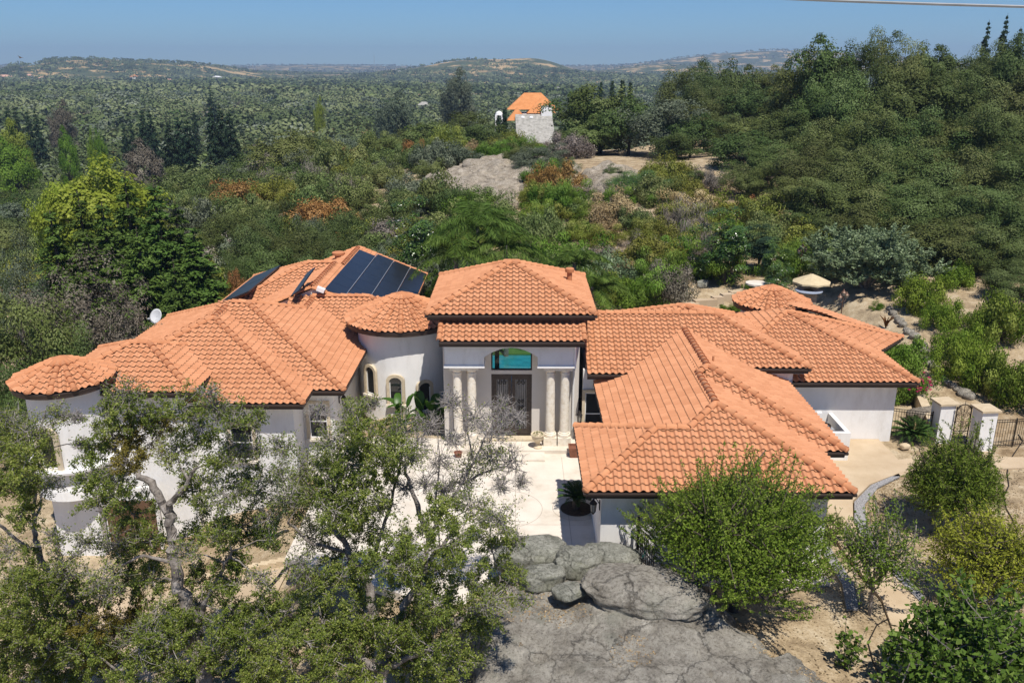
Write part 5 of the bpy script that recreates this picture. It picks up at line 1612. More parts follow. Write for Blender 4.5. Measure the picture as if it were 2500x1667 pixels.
# ------------------------------------------------------------------ the far woods that read as one mass
rr = np.random.default_rng(78)
def far_mass(name, n, y0, y1, R0, R1, per, L, mats, half=.72, seed=1, pick=None):
    r = np.random.default_rng(seed)
    y = np.sqrt(r.uniform(y0 ** 2, y1 ** 2, n)); x = (r.random(n) * 2 - 1) * half * y
    keep = np.ones(n, bool) if pick is None else pick(x, y, r)
    x, y = x[keep], y[keep]; n = len(x)
    z = terrain(x, y)
    R = R0 + (R1 - R0) * r.random(n) ** 1.6
    lv = Leaves()
    for mi in range(per):
        d = rdir(r, n); d[:, 2] = np.abs(d[:, 2]) * .9 + .05
        f = r.uniform(.7, 1.05, n)
        p = np.stack([x + d[:, 0] * R * f, y + d[:, 1] * R * f, z + R * .35 + d[:, 2] * (R * .55 + 1.6) * f], 1)
        lv.add(r, p, d * 1.5 + r.normal(size=(n, 3)) * .35, L * R / ((R0 + R1) / 2), L * .8 * R / ((R0 + R1) / 2), .5 + .10 * r.normal(size=n))
    # every crown keeps one tint of its own
    tn = np.tile(r.normal(size=n) * .26 + .26 * np.clip(wob(x, y, 70.0, seed), -1, 1), per)
    lv.t = [np.clip(np.concatenate(lv.t) + tn, 0, 1)]
    o = lv.build(name, mats)
    return tag(o, kind='stuff')
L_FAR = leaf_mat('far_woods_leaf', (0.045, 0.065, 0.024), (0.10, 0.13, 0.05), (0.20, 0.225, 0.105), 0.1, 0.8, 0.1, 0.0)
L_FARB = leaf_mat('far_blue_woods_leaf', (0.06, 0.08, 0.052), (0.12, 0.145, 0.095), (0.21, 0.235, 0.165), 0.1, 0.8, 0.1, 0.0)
L_FARG = leaf_mat('far_green_leaf', (0.05, 0.09, 0.02), (0.10, 0.15, 0.035), (0.19, 0.24, 0.08), 0.15, 0.8, 0.1, 0.0)
def valley(x, y, r):
    c = (np.abs(x - 3) < 15) & (y < 225)
    return ~c & ~((x > 38) & (y < 190))
far_mass('near_valley_woods', 700, 168, 300, 3.6, 8.0, 330, .85, L_FAR, seed=8, pick=valley)
far_mass('valley_woods', 2500, 285, 800, 4.2, 11.0, 130, 1.5, L_FAR, seed=2, pick=valley)
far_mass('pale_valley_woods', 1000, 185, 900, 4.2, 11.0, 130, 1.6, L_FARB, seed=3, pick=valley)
def hills(x, y, r):
    k = wob(x, y, 60.0, .5) + .5 * wob(x, y, 25.0, 1.1)
    return (k > -0.75) | (y < 1500)
far_mass('bright_valley_trees', 420, 230, 1300, 4.0, 9.5, 110, 1.7, L_FARG, seed=12, pick=valley)
far_mass('brown_valley_trees', 420, 220, 1200, 3.2, 7.0, 80, 1.5, L_GREY, seed=13, pick=valley)
far_mass('distant_woods', 6500, 800, 2350, 5.5, 14.0, 40, 3.6, L_FAR, .66, 4, hills)
def golden(x, y, r):
    k = wob(x, y, 75.0, .5) + .6 * wob(x, y, 30.0, 1.1)
    h_ = far_z(x, y)
    return (k > np.where(h_ > 14, np.where(x < -500, -.45, .15), -.2)) | (h_ < -4)
far_mass('hill_woods', 9000, 2000, 3300, 4.0, 7.5, 12, 4.2, L_FAR, .62, 5, golden)
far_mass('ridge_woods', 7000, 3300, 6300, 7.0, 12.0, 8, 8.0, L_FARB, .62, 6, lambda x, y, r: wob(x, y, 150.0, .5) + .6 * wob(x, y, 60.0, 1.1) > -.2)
# ------------------------------------------------------------------ brush on the slope behind the house
random.seed(9)
def shrub(u, v, wpx, hpx, mat, label, k=0, group=None, name='shrub', kind=None):
    """shrub whose foot is seen at (u, v)"""
    p = ground_at(u, v)
    d = p.y * .953 + (CAMZ - p.z) * .304
    K_ = kind or K_SHRUB[k]
    return K_.place(p.x, p.y, wpx * d / FPX, max(hpx * d / FPX, .3), label, group, mat, name=name, sink=.1)
for i, (u, v, w, h, mat, k, lb) in enumerate([
  (590, 515, 140, 75, L_RUST, 2, 'large rust orange dry shrub in the left thicket'), (520, 515, 60, 40, L_RUST, 0, 'low rust orange shrub left of the large one'), (862, 398, 62, 38, L_RUST, 2, 'rust orange dry shrub further up the left slope'), (815, 400, 34, 20, L_RUST, 0, 'small rust shrub left of the upper one'),
  (480, 530, 60, 40, L_LIME, 0, 'bright yellow green bush left of the rust orange shrub'), (640, 540, 70, 34, L_BRIGHT, 0, 'bright green low bush before the rust orange shrub'), (730, 470, 90, 40, L_OLIVE, 1, 'olive yellow bush on the left slope'), (770, 440, 80, 34, L_RUST, 0, 'dry orange grassy bush along the left slope'), (830, 420, 70, 30, L_DRYTWIG, 0, 'grey dry bush on the left slope'),
  (1312, 498, 44, 40, L_RUST, 2, 'orange dry bush at the foot of the rock slope'), (1372, 480, 60, 56, L_SHRUB, 1, 'grey green bush right of the orange dry bush'), (1440, 500, 50, 36, L_STRAW, 2, 'straw coloured bush below the smaller slab'), (1420, 455, 34, 26, L_STRAW, 2, 'small straw coloured tuft on the slab edge'),
  (1680, 495, 110, 58, L_OLIVE, 2, 'big golden olive shrub below the dirt track'), (1600, 500, 90, 70, L_SHRUB, 1, 'grey green shrub left of the golden olive shrub'), (1735, 470, 60, 60, L_DRYTWIG, 1, 'leafless grey shrub on the dirt track'), (1770, 530, 110, 50, L_OLIVE, 0, 'yellow brown shrub left of the round leafy tree top'), (1745, 520, 40, 40, L_STRAW, 2, 'tuft of pale straw grass on the slope'),
  (1855, 560, 100, 60, L_OLIVE, 1, 'yellowish tall shrub behind the round leafy garden tree'), (1820, 530, 70, 50, L_RUST, 0, 'orange brown shrub under the hill oaks')]):
    shrub(u, v, w, h, mat, lb, k)
for i, (u, v, w, h, lb) in enumerate([(1320, 560, 95, 70, 'round bright green broom on the slope, right of the palm'), (1430, 545, 90, 60, 'bright green broom in the middle of the slope'), (1500, 520, 80, 66, 'bright green broom below the dark glossy round tree'), (1595, 500, 75, 46, 'vivid green upright broom below the golden olive shrub'), (1570, 590, 100, 60, 'yellow green broom in the middle right of the slope'), (1660, 560, 130, 70, 'large yellow green broom right of the slope middle'), (1700, 600, 110, 60, 'yellow green broom beside the round leafy garden tree'), (1640, 640, 100, 60, 'green broom low on the slope right'), (1470, 600, 90, 55, 'yellow green broom low on the slope'), (1410, 585, 90, 50, 'yellow green broom behind the entry roof')]):
    shrub(u, v, w, h, L_GREEN if i in (0, 1, 2, 3, 7) else L_OLIVE, lb, kind=K_BROOM)
# the rest of the brush
rr = np.random.default_rng(91)
pts = []
tries = 0
while len(pts) < 290 and tries < 40000:
    tries += 1
    y = rr.uniform(60, 128); x = rr.uniform(-62, 26)
    if x < -24 and y < 66: continue
    if y < 64 and x > 12: continue
    if pdist(np.array([x]), np.array([y]), sp)[0] > -1.2 or pdist(np.array([x]), np.array([y]), sp2)[0] > -1.0: continue
    if x > 8 and y > 99 - max(0, 18 - x) * .4: continue          # dirt track stays bare
    if x > 17 and y > 80: continue
    q = 5.0 if y < 90 else 8.0
    if any((x - a) ** 2 + (y - b_) ** 2 < q for a, b_ in pts): continue
    pts.append((x, y))
for i, (x, y) in enumerate(pts):
    q = rr.random()
    left = x < -6
    if left: mat = L_SHRUB if q < .45 else L_OAK if q < .7 else L_OLIVE if q < .83 else L_RUST if q < .86 else L_DRYTWIG if q < .94 else L_BLUE
    else: mat = L_OLIVE if q < .30 else L_GREEN if q < .52 else L_SHRUB if q < .72 else L_DRYTWIG if q < .86 else L_STRAW if q < .955 else L_RUST
    k = K_TWIGGY if mat is L_DRYTWIG and rr.random() < .6 else (K_BROOM if mat is L_GREEN and rr.random() < .7 else K_SHRUB[i % 3])
    w = rr.uniform(2.8, 5.4) * (1.25 if left else 1.0)
    k.place(x, y, w, w * rr.uniform(.45, .75), 'low brush shrub in the thicket behind the left roofs' if left else 'low brush shrub on the slope behind the entry roof', 'brush of the left slope' if left else 'brush of the middle slope', mat, name='shrub', one=True)
# under the hill oaks: dry undergrowth, small oaks
pts = []
tries = 0
while len(pts) < 55 and tries < 20000:
    tries += 1
    y = rr.uniform(62, 112); x = rr.uniform(.38, .74) * y
    if y > 88 and x < 36: continue
    if any((x - a) ** 2 + (y - b_) ** 2 < 14 for a, b_ in pts): continue
    pts.append((x, y))
for i, (x, y) in enumerate(pts):
    if y < 66 and x < 30: continue
    K_OAK[i % 4].place(x, y, rr.uniform(4, 6.5), rr.uniform(3, 5.0), 'young oak filling the gaps between the big oaks of the right hill', 'young oaks of the right hill', None, one=True)
# palms behind the entry roof
def palm(x, y, h, n, L, label, seed, spread=1.0, mat=L_PALM):
    r = np.random.default_rng(seed)
    t = thing('palm_tree', label, 'palm', (x, y, T0(x, y) - .1), 0)
    lv = Leaves()
    g2 = MB()
    for k in range(n):
        a = 6.283 * k / n * 1.618 + r.uniform(-.2, .2)
        el = r.uniform(.1, 1.25)
        ln = L * r.uniform(.8, 1.1)
        m = 46
        s_ = np.linspace(0, 1, m)
        hx = ln * (s_ * math.cos(el) + .10 * s_ ** 2) * spread
        hz = h + ln * (s_ * math.sin(el) - (.75 - .1 * el) * s_ ** 2.2)
        p = np.stack([np.cos(a) * hx, np.sin(a) * hx, hz], 1)
        tg_ = np.gradient(p, axis=0); tg_ /= np.linalg.norm(tg_, axis=1, keepdims=True)
        sd = np.array([-math.sin(a), math.cos(a), 0])
        g2.tube([Vector(q) for q in p[::5]], [.035 * (1 - .8 * i / 9) + .006 for i in range(len(p[::5]))], 4)
        for sg in (-1, 1):
            for rep in range(2):
                ll = .62 * np.sin(np.pi * np.clip(s_ * .93 + .07, 0, 1)) ** .6 * L / 2.6 + .08
                dr = sd * sg * .8 + tg_ * .55 + np.array([0, 0, -.45]) + r.normal(size=(m, 3)) * .12
                dr /= np.linalg.norm(dr, axis=1, keepdims=True)
                c = p + dr * ll[:, None] * .5 + r.normal(size=(m, 3)) * .02
                n_ = np.cross(dr, tg_) + r.normal(size=(m, 3)) * .25 + np.array([0, 0, .3])
                lv.add(r, c[3:], n_[3:], ll[3:] * 1.0, .045, .5 + .2 * r.normal(size=m - 3), along=dr[3:])
    lv.build('frond', mat, t)
    g2.build('frond_stem', L_PALM, t)
    g = MB(); g.tube([(0, 0, -.3), (.05, 0, h * .5), (0, 0, h + .1)], [.17, .13, .12], 8); g.build('trunk', M_BARK, t)
    return t
for u, v, Y, n, L, lb, sd in ((1165, 545, 52.5, 28, 3.6, 'tall queen palm behind the left corner of the entry roof', 1), (1112, 618, 50.5, 20, 3.1, 'lower queen palm left of the tall one, fronds over the roof corner', 2), (1235, 600, 51.0, 20, 3.0, 'queen palm right of the tall one, behind the entry roof tip', 3), (1402, 640, 51.0, 18, 2.6, 'yellowish palm behind the right corner of the entry roof', 4), (1446, 700, 48.5, 18, 2.6, 'drooping palm hugging the right edge of the entry roof', 5)):
    p = at(u, v, Y); palm(p.x, Y, p.z - T0(p.x, Y), n, L, lb, sd)
# garden behind the middle roof
for u, v, Y, w, k, mat, nm, lb in ((1780, 520, 64, 125, K_MAG, L_GLOSS, 'garden_tree', 'round dark leafy tree with a bare trunk behind the middle roof'), (1898, 590, 62, 85, K_MAG, L_GLOSS, 'garden_tree', 'leafy tree left of the olive tree, by the lamp post'), (1905, 655, 58, 80, K_MAG, L_GLOSS, 'magnolia_tree', 'small orange tinged magnolia behind the small round tower'), (1860, 555, 66, 90, K_MAG, L_DARK, 'garden_tree', 'dark leafy tree behind the round leafy garden tree')):
    t = k.see(u, v, Y, w, lb, None, mat=mat, name=nm)
shrub(1500, 740, 150, 80, L_BRIGHT, 'glossy bright green hedge bush behind the middle roof', 0)
shrub(1555, 748, 100, 72, L_GREEN, 'green bush between the bright hedge bush and the purple shrub', 2)
shrub(1625, 735, 130, 90, L_GREY, 'dark purple brown shrub left of the garden steps', 2, name='purple_shrub')
shrub(1470, 700, 140, 90, L_OLTREE, 'pale silvery shrub behind the middle roof', 2)
shrub(1560, 690, 110, 70, L_SHRUB, 'grey green shrub above the purple shrub', 0); shrub(1640, 690, 120, 60, L_DRYTWIG, 'dry grey bush above the purple shrub', 1)
shrub(1825, 705, 30, 26, L_BRIGHT, 'small green bush above the garden steps', 0); shrub(1765, 760, 30, 20, L_BRIGHT, 'small green bush below the garden steps', 0); shrub(1798, 775, 50, 40, L_GREEN, 'grassy green bush left of the small round tower', 2)
shrub(2145, 755, 30, 24, L_BRIGHT, 'small green bush under the olive tree', 0)
# ------------------------------------------------------------------ garden trees on the right
random.seed(12)
def shoot_tree(name, label, base, h, R, n, mat, seed, trunk_h=.8, L=.085, W=.035, dens=34, up=1.0, droop=0.0, r0=.11, bark=M_DBARK, cat='tree', low=.0, limbs=7, shoot=(.9, 2.0), fill=.35, sq=1.0):
    """tree of many leafy shoots springing from a few limbs"""
    r = np.random.default_rng(seed); q = random.Random(seed)
    t = thing(name, label, cat, base)
    g = MB()
    fork = Vector((q.uniform(-.08, .08), q.uniform(-.08, .08), trunk_h))
    g.tube([(0, 0, -.4), (0, 0, trunk_h * .5), fork], [r0 * 1.2, r0, r0 * .85], 8)
    tips = []
    for k in range(limbs):
        a = 6.283 * k / limbs + q.uniform(-.3, .3); f = q.uniform(.45, .8)
        e = Vector((math.cos(a) * R * f, math.sin(a) * R * f * sq, trunk_h + (h - trunk_h) * q.uniform(.35, .7)))
        m = fork.lerp(e, .5) + Vector((0, 0, q.uniform(-.1, .25)))
        g.tube([fork, m, e], [r0 * .6, r0 * .36, r0 * .14], 6)
        tips += [(fork, m), (m, e), (m, e)]
    lv = Leaves()
    for k in range(n):
        a_, b_ = q.choice(tips)
        s_ = a_.lerp(b_, q.random())
        ang = q.uniform(0, 6.283)
        rad = R * q.random() ** .55 * (1 + .22 * math.sin(2 * ang + seed) + .20 * math.sin(3 * ang + 2.3 * seed) + .14 * math.sin(7 * ang + seed))
        ztop = trunk_h + (h - trunk_h) * q.uniform(.74, 1.08) * (low + (1 - low) * (q.random() ** .75) * math.sqrt(max(.05, 1 - min(1, rad / R / 1.2) ** 2.2)))
        e = Vector((math.cos(ang) * rad, math.sin(ang) * rad * sq, ztop))
        d = e - s_
        ln = q.uniform(*shoot)
        if d.length < .2: continue
        d = (d.normalized() + Vector((0, 0, .45 * up))).normalized()
        st = e - d * ln
        pts = [st.lerp(e, i / 5) + Vector((0, 0, -droop * (i / 5) ** 2 * ln)) for i in range(6)]
        g.tube([s_.lerp(st, .5), *pts], [.018, .016, .013, .011, .009, .007, .004], 3)
        m = int(ln * dens)
        tt = r.uniform(.0, 1, m)
        P = np.array([tuple(p) for p in pts])
        ii = np.clip((tt * 5).astype(int), 0, 4); ff = (tt * 5 - ii)[:, None]
        c = P[ii] * (1 - ff) + P[ii + 1] * ff
        al = np.array(tuple(d)) * .7 + rdir(r, m) * .8 + np.array([0, 0, -droop * 1.6])
        al /= np.linalg.norm(al, axis=1, keepdims=True)
        c = c + al * L * .55 + r.normal(size=(m, 3)) * .012
        lv.add(r, c, r.normal(size=(m, 3)) + np.array([0, 0, .6]), L, W, .5 + .22 * r.normal(size=m) + .06 * r.normal(), along=al)
    m = int(n * dens * fill)
    d = rdir(r, m); d[:, 2] = np.abs(d[:, 2]) * .9 - .12
    c = d * np.array([R, R * sq, (h - trunk_h) * .62]) * (r.uniform(.3, .92, m) ** .6)[:, None] + np.array([0, 0, trunk_h + (h - trunk_h) * .22])
    lv.add(r, c, r.normal(size=(m, 3)) + d, L * 1.1, W * 1.15, .42 + .2 * r.normal(size=m))
    lv.build('crown', mat, t)
    g.build('trunk', bark, t)
    return t
gb = ground_at(1790, 1492)
shoot_tree('plum_tree', 'large bright green fruit tree with upright shoots before the garage wall', (gb.x, gb.y, gb.z), 5.9, 2.95, 860, L_PLUM, 3, 1.7, .095, .045, 46, 1.6, r0=.15, low=.02, fill=.5, limbs=12, shoot=(.8, 2.2))
gb = ground_at(2121, 1505)
shoot_tree('fruit_tree', 'slender young fruit tree with a thin trunk right of the big plum tree', (gb.x, gb.y, gb.z), 4.7, 1.45, 190, L_PLUM, 4, 1.2, .09, .045, 36, 1.0, r0=.055, bark=M_BARK, fill=.25, limbs=6, shoot=(.6, 1.2))
gb = ground_at(2312, 1290)
shoot_tree('peach_tree', 'full dark green peach tree in front of the iron garden gate', (gb.x, gb.y, gb.z), 4.9, 1.95, 460, L_PEACH, 5, .7, .13, .035, 38, .9, droop=.12, r0=.09, fill=.9, limbs=8, shoot=(.7, 1.4))
gb = ground_at(2395, 1480)
shoot_tree('fruit_tree', 'yellow green fruit tree at the right, behind the dark fig', (gb.x, gb.y, gb.z), 3.9, 2.3, 380, L_YELLOW, 6, .8, .12, .042, 34, .7, droop=.15, r0=.08, fill=.4, limbs=8, shoot=(.7, 1.4))
p = at(2390, 1600, 20.2)
shoot_tree('fig_tree', 'dark broad leaved fig tree in the bottom right corner', (p.x - .1, 20.0, T0(p.x, 20.0)), 4.2, 2.6, 330, L_FIG, 7, .5, .19, .13, 17, .8, droop=.05, r0=.12, bark=M_BARK, fill=.5, limbs=11, shoot=(.7, 1.5))
gb = ground_at(2068, 1640)
shoot_tree('fig_sapling', 'thin sapling with a few broad leaves, bottom right of the rock slab', (gb.x, gb.y, gb.z), 1.9, .5, 16, L_FIG, 8, .2, .16, .11, 14, 1.2, r0=.03, bark=M_BARK, fill=.3, limbs=4, shoot=(.6, 1.2), cat='sapling')
gb = ground_at(2025, 1330)
shoot_tree('fruit_tree', 'low leafy fruit bush at the garage corner, half behind the plum tree', (gb.x, gb.y, gb.z), 1.6, .8, 50, L_PLUM, 9, .3, .08, .04, 30, .8, r0=.04, fill=.4, limbs=5, shoot=(.4, .8))
# olive tree by the patio
r = np.random.default_rng(62); lv = Leaves(); cl = clump_set(r, 90, (3.6, 3.0, 2.3), 2.9, -.6, (.5, 1), .24, .25)
for c, cr in cl:
    for q in range(9):
        dd = rdir(r, 1)[0]; dd[2] = abs(dd[2]) * .9 + .25; dd /= np.linalg.norm(dd)
        m = 55; tt = r.random(m)[:, None]
        cc = c + dd * cr * 1.5 * tt + r.normal(size=(m, 3)) * .07
        al = dd + r.normal(size=(m, 3)) * .55
        lv.add(r, cc, r.normal(size=(m, 3)) + np.array([0, 0, .5]), .26, .085, .45 + .2 * r.normal(size=m) + .25 * (tt[:, 0] - .5), along=al)
K_OLT = Kind('olive_tree', 'tree', lv, tree_trunk(62, .9, .22, cl, 10), L_OLTREE, M_BARK, 3.7, 5.2)
K_OLT.see(2122, 578, 60.5, 280, 'wide silvery green olive tree beside the patio parasol', rz=.4)
# vines and bushes along the stone edging on the right
for u, v, w, h, mat, lb in ((2245, 760, 110, 95, L_VINE, 'bright green vine bush at the head of the stone edging'), (2300, 800, 90, 70, L_VINE, 'vine bush second along the stone edging'), (2340, 870, 110, 80, L_VINE, 'vine bush in the middle of the stone edging'), (2365, 940, 130, 110, L_VINE, 'tall yellow green vine bush lowest along the stone edging'), (2475, 990, 150, 130, L_PEACH, 'olive green bushy tree at the right edge above the fence'), (2420, 960, 70, 60, L_OLIVE, 'small yellowish bush beside the vine post'), (2440, 830, 150, 120, L_PEACH, 'dark bush under the trees at the right edge'), (2330, 700, 90, 60, L_VINE, 'small vine on a stake under the dark trees')):
    shrub(u, v, w, h, mat, lb, 1, None, 'vine_bush', kind=K_SHRUB[2])
shrub(2195, 900, 130, 78, L_GREEN, 'trimmed rounded olive green shrub behind the right wing', 2, name='rounded_shrub')
ol = shrub(2225, 985, 95, 95, L_GREEN, 'oleander with pink flowers at the right wall end', 1, name='oleander')
g = MB()
for k in range(36):
    a = random.uniform(0, 6.28); z = random.uniform(.5, 1.05); rr_ = .8 * math.sqrt(max(.05, 1 - (z - .3) ** 2))
    c = Vector((rr_ * math.cos(a), rr_ * math.sin(a), z))
    for q in range(5):
        b_ = q * 1.256
        g.add([c, c + Vector((math.cos(b_) * .07, math.sin(b_) * .07, .05)), c + Vector((math.cos(b_ + .6) * .09, math.sin(b_ + .6) * .09, .02)), c + Vector((math.cos(b_ + 1.2) * .06, math.sin(b_ + 1.2) * .06, .06))], [(0, 1, 2, 3)])
fo = g.build('blossoms', L_PINK, ol); fo['kind'] = 'stuff'
# sago palms
def sago(x, y, z, n, L, label, seed, trunk=.3, cone=False, lowel=.0):
    r = np.random.default_rng(seed)
    t = thing('sago_palm', label, 'palm', (x, y, z))
    lv = Leaves(); g2 = MB()
    for k in range(n):
        a = 6.283 * k * .618; el = lowel + (1.35 - lowel) * (1 - (k / n)) ** 1.0; ln = L * r.uniform(.85, 1.1)
        m = 40; s_ = np.linspace(.12, 1, m)
        hx = ln * s_ * math.cos(el); hz = trunk + ln * (s_ * math.sin(el) - .30 * s_ ** 2.4)
        p = np.stack([np.cos(a) * hx, np.sin(a) * hx, hz], 1)
        g2.tube([Vector(q) for q in p[::6]], .012, 3)
        sd = np.array([-math.sin(a), math.cos(a), 0]); rad_ = np.array([math.cos(a), math.sin(a), 0])
        for sg in (-1, 1):
            dr = sd * sg + rad_ * .5 + np.array([0, 0, .35]); dr = dr / np.linalg.norm(dr) + r.normal(size=(m, 3)) * .06
            ll = .17 * np.sin(np.pi * np.clip(s_, .15, .97)) ** .5 * (L / .9)
            lv.add(r, p + dr * ll[:, None] * .5, np.cross(dr, rad_) * 1.0 + np.array([0, 0, .5]), ll, .022 * (L / .9), .5 + .2 * r.normal(size=m), along=dr)
    lv.build('frond', L_SAGO, t); g2.build('frond_stem', L_SAGO, t)
    g = MB(); g.lathe([(.15, -.1), (.17, trunk * .5), (.12, trunk + .05), (.02, trunk + .12)], 10); g.build('trunk', M_DBARK, t)
    if cone:
        g = MB(); g.lathe([(.05, trunk), (.075, trunk + .25), (.05, trunk + .55), (.01, trunk + .68)], 9); g.build('cone', M_STUMP, t)
    return t
M_STUMP = noisy('tan_cone', [(0.3, (0.40, 0.27, 0.12)), (0.7, (0.52, 0.38, 0.20))], 20.0, .9)
sago(pc.x, pc.y, .02, 54, .98, 'dark upright sago palm in the round bed by the garage corner', 1, .45, lowel=.35)
gb = ground_at(2228, 1075); sago(gb.x, gb.y, gb.z, 60, 1.25, 'spreading sago palm with a tan cone in front of the iron fence', 2, .3, True, .1)
# banana plants beside the entry
def banana(x, y, z, n, L, label, seed):
    r = random.Random(seed)
    t = thing('banana_plant', label, 'plant', (x, y, z))
    g = MB()
    for k in range(n):
        a = 6.283 * k * .618 + r.uniform(-.3, .3); el = r.uniform(.7, 1.35); ln = L * r.uniform(.75, 1.1); wd = ln * .15
        base = Vector((r.uniform(-.35, .35), r.uniform(-.35, .35), r.uniform(.1, .8)))
        vs, m = [], 9
        d = Vector((math.cos(a), math.sin(a), 0)); sd = Vector((-math.sin(a), math.cos(a), 0))
        for i in range(m + 1):
            s_ = i / m
            p = base + d * (ln * s_ * math.cos(el) * (1 + .3 * s_)) + Vector((0, 0, ln * (s_ * math.sin(el) - .38 * s_ ** 2.6)))
            w = wd * math.sin(math.pi * min(1, max(.02, s_ * .86 + .12))) ** .7 if s_ > .16 else .03
            vs += [p - sd * w + Vector((0, 0, w * .4)), p, p + sd * w + Vector((0, 0, w * .4))]
        fs = []
        for i in range(m): fs += [(3 * i, 3 * i + 1, 3 * i + 4, 3 * i + 3), (3 * i + 1, 3 * i + 2, 3 * i + 5, 3 * i + 4)]
        lf = MB(); lf.add(vs, fs); lf.build('leaf', L_BANANA, t, smooth=True)
        g.tube([(base.x * .4, base.y * .4, -.2), base], [.05, .03], 5)
    g.build('stem', L_BANANA, t)
    return t
for u, v, L, lb, sd in ((1095, 1040, 1.7, 'banana plant left of the entry columns', 1), (1040, 1050, 1.7, 'banana plant under the stair tower windows', 2), (985, 1060, 1.3, 'low banana plant at the foot of the stair tower', 3)):
    b_ = at(u, v, 38.6 + sd * .5); banana(b_.x, 38.6 + sd * .5, 0.0, 10, L, lb, sd)
for u, v, Y, L, lb, sd in ((815, 1120, 34.2, 1.4, 'banana plant before the left wing corner, tall leaves up', 4), (640, 1190, 32.0, 1.3, 'banana plant low at the white left wing wall', 5)):
    b_ = at(u, v, Y); banana(b_.x, Y, T0(b_.x, Y), 8, L, lb, sd)
gb = ground_at(1452, 1345); banana(2.3, 26.3, 0.0, 6, .6, 'small banana sprout between the boulders and the garage corner', 6)

# ------------------------------------------------------------------ oaks in the foreground, left
FQ = 2500.0 / 2352.0
def fore_oak(name, label, Y0, limbs, blobs, seed, mist=(), bark=M_BARK, per=430, leafL=.070, leafW=.040, spread=1.6):
    """limbs: list of ([(u, v, dY, radius) ...]); blobs: (u, v, r, kind); pixels of the 2352 wide picture"""
    r = np.random.default_rng(seed); q = random.Random(seed)
    base = at(limbs[0][0][0] * FQ, limbs[0][0][1] * FQ, Y0 + limbs[0][0][2])
    t = thing(name, label, 'tree', (0, 0, 0))
    g = MB(); nodes = []
    for li, lm in enumerate(limbs):
        P = [at(u * FQ, v * FQ, Y0 + dy) for u, v, dy, rad in lm]
        R = [rad for *_, rad in lm]
        # knotty in-between points
        pp, rr2 = [], []
        for i in range(len(P) - 1):
            for k in range(4):
                f = k / 4
                w = (.09 if k else .0) * min(1.0, R[i] * 8)
                pp.append(P[i].lerp(P[i + 1], f) + Vector((q.uniform(-w, w), q.uniform(-w, w), q.uniform(-w, w) * .6)))
                rr2.append((R[i] * (1 - f) + R[i + 1] * f) * q.uniform(.9, 1.14))
        pp.append(P[-1]); rr2.append(R[-1])
        g.tube(pp, rr2, 9)
        nodes += [(p, a) for p, a in zip(pp, rr2)]
    lv, ms = Leaves(), Leaves()
    tw = MB()
    cs = []
    for u, v, rad, kd in blobs:
        dy = q.uniform(-spread, spread)
        c = at(u * FQ, v * FQ, Y0 + dy)
        d = c.y * .953 + (CAMZ - c.z) * .304
        cs.append((c, rad * FQ * d / FPX * (1.22 if kd != 't' else 1.05), kd))
    # connect every clump to the nearest limb
    todo = sorted(cs, key=lambda a: min((a[0] - n[0]).length for n in nodes))
    for c, rad, kd in todo:
        best = min(nodes, key=lambda n: (c - n[0]).length + .15 * max(0, n[0].z - c.z))
        s_ = best[0]; ln = (c - s_).length
        n = max(2, int(ln / .35))
        pts = []
        for i in range(n + 1):
            f = i / n
            w = .10 * math.sin(math.pi * f) * min(1, ln)
            pts.append(s_.lerp(c, f) + Vector((q.uniform(-w, w), q.uniform(-w, w), q.uniform(-w, w) + .12 * math.sin(math.pi * f) * ln * .5)))
        r0 = min(best[1] * .7, .022 + .022 * ln)
        g.tube(pts, [r0 + (.013 - r0) * i / n for i in range(n + 1)], 5)
        for i, p in enumerate(pts[1:]): nodes.append((p, r0 + (.013 - r0) * i / n))
        # twigs
        nt_ = {'d': 26, 'm': 20, 's': 40, 't': 56}[kd]
        ends = []
        for k in range(nt_):
            dd = Vector(rdir(r, 1)[0]); dd.z = dd.z * .8 + .1
            e = c + dd * rad * q.uniform(.55, 1.15)
            st = c + dd * rad * q.uniform(0, .3) + Vector(r.normal(size=3) * rad * .12)
            mdp = st.lerp(e, .5) + Vector(r.normal(size=3) * rad * .13)
            tw.tube([st, mdp, e], [.013, .010, .005], 3, cap=False)
            ends.append((st, mdp, e))
            for sub in range(2 if kd in 'dm' else 4):
                f = q.uniform(.3, .95)
                b_ = (st.lerp(mdp, f * 2) if f < .5 else mdp.lerp(e, f * 2 - 1))
                e2 = b_ + (dd * .5 + Vector(r.normal(size=3) * .7)).normalized() * rad * q.uniform(.2, .5)
                tw.tube([b_, e2], [.006, .003], 3, cap=False)
                ends.append((b_, b_.lerp(e2, .5), e2))
        nl = int(per * {'d': 1.0, 'm': 1.3, 's': .45, 't': .07}[kd] * (rad / .75) ** 2)
        E_ = np.array([[tuple(a), tuple(b_), tuple(e)] for a, b_, e in ends])
        ii = r.integers(0, len(E_), nl); f = r.uniform(.25, 1.05, nl)[:, None]
        P_ = np.where(f < .5, E_[ii, 0] * (1 - 2 * f) + E_[ii, 1] * 2 * f, E_[ii, 1] * (2 - 2 * f) + E_[ii, 2] * (2 * f - 1))
        P_ = P_ + r.normal(size=(nl, 3)) * .045
        out_ = (P_ - np.array(tuple(c))) / max(rad, .1)
        (ms if kd == 'm' else lv).add(r, P_, out_ * .5 + r.normal(size=(nl, 3)) * .7 + np.array([0, 0, .35]), leafL * (.8 if kd == 'm' else 1), leafW, .46 + .2 * r.normal(size=nl) + .06 * r.normal() + (.3 * (r.random(nl) < .05)))
    lv.build('crown', L_OAKF, t)
    if ms.v: ms.build('mistletoe', L_MIST, t)
    g.build('trunk', bark, t); tw.build('twigs', M_TWIG, t)
    return t
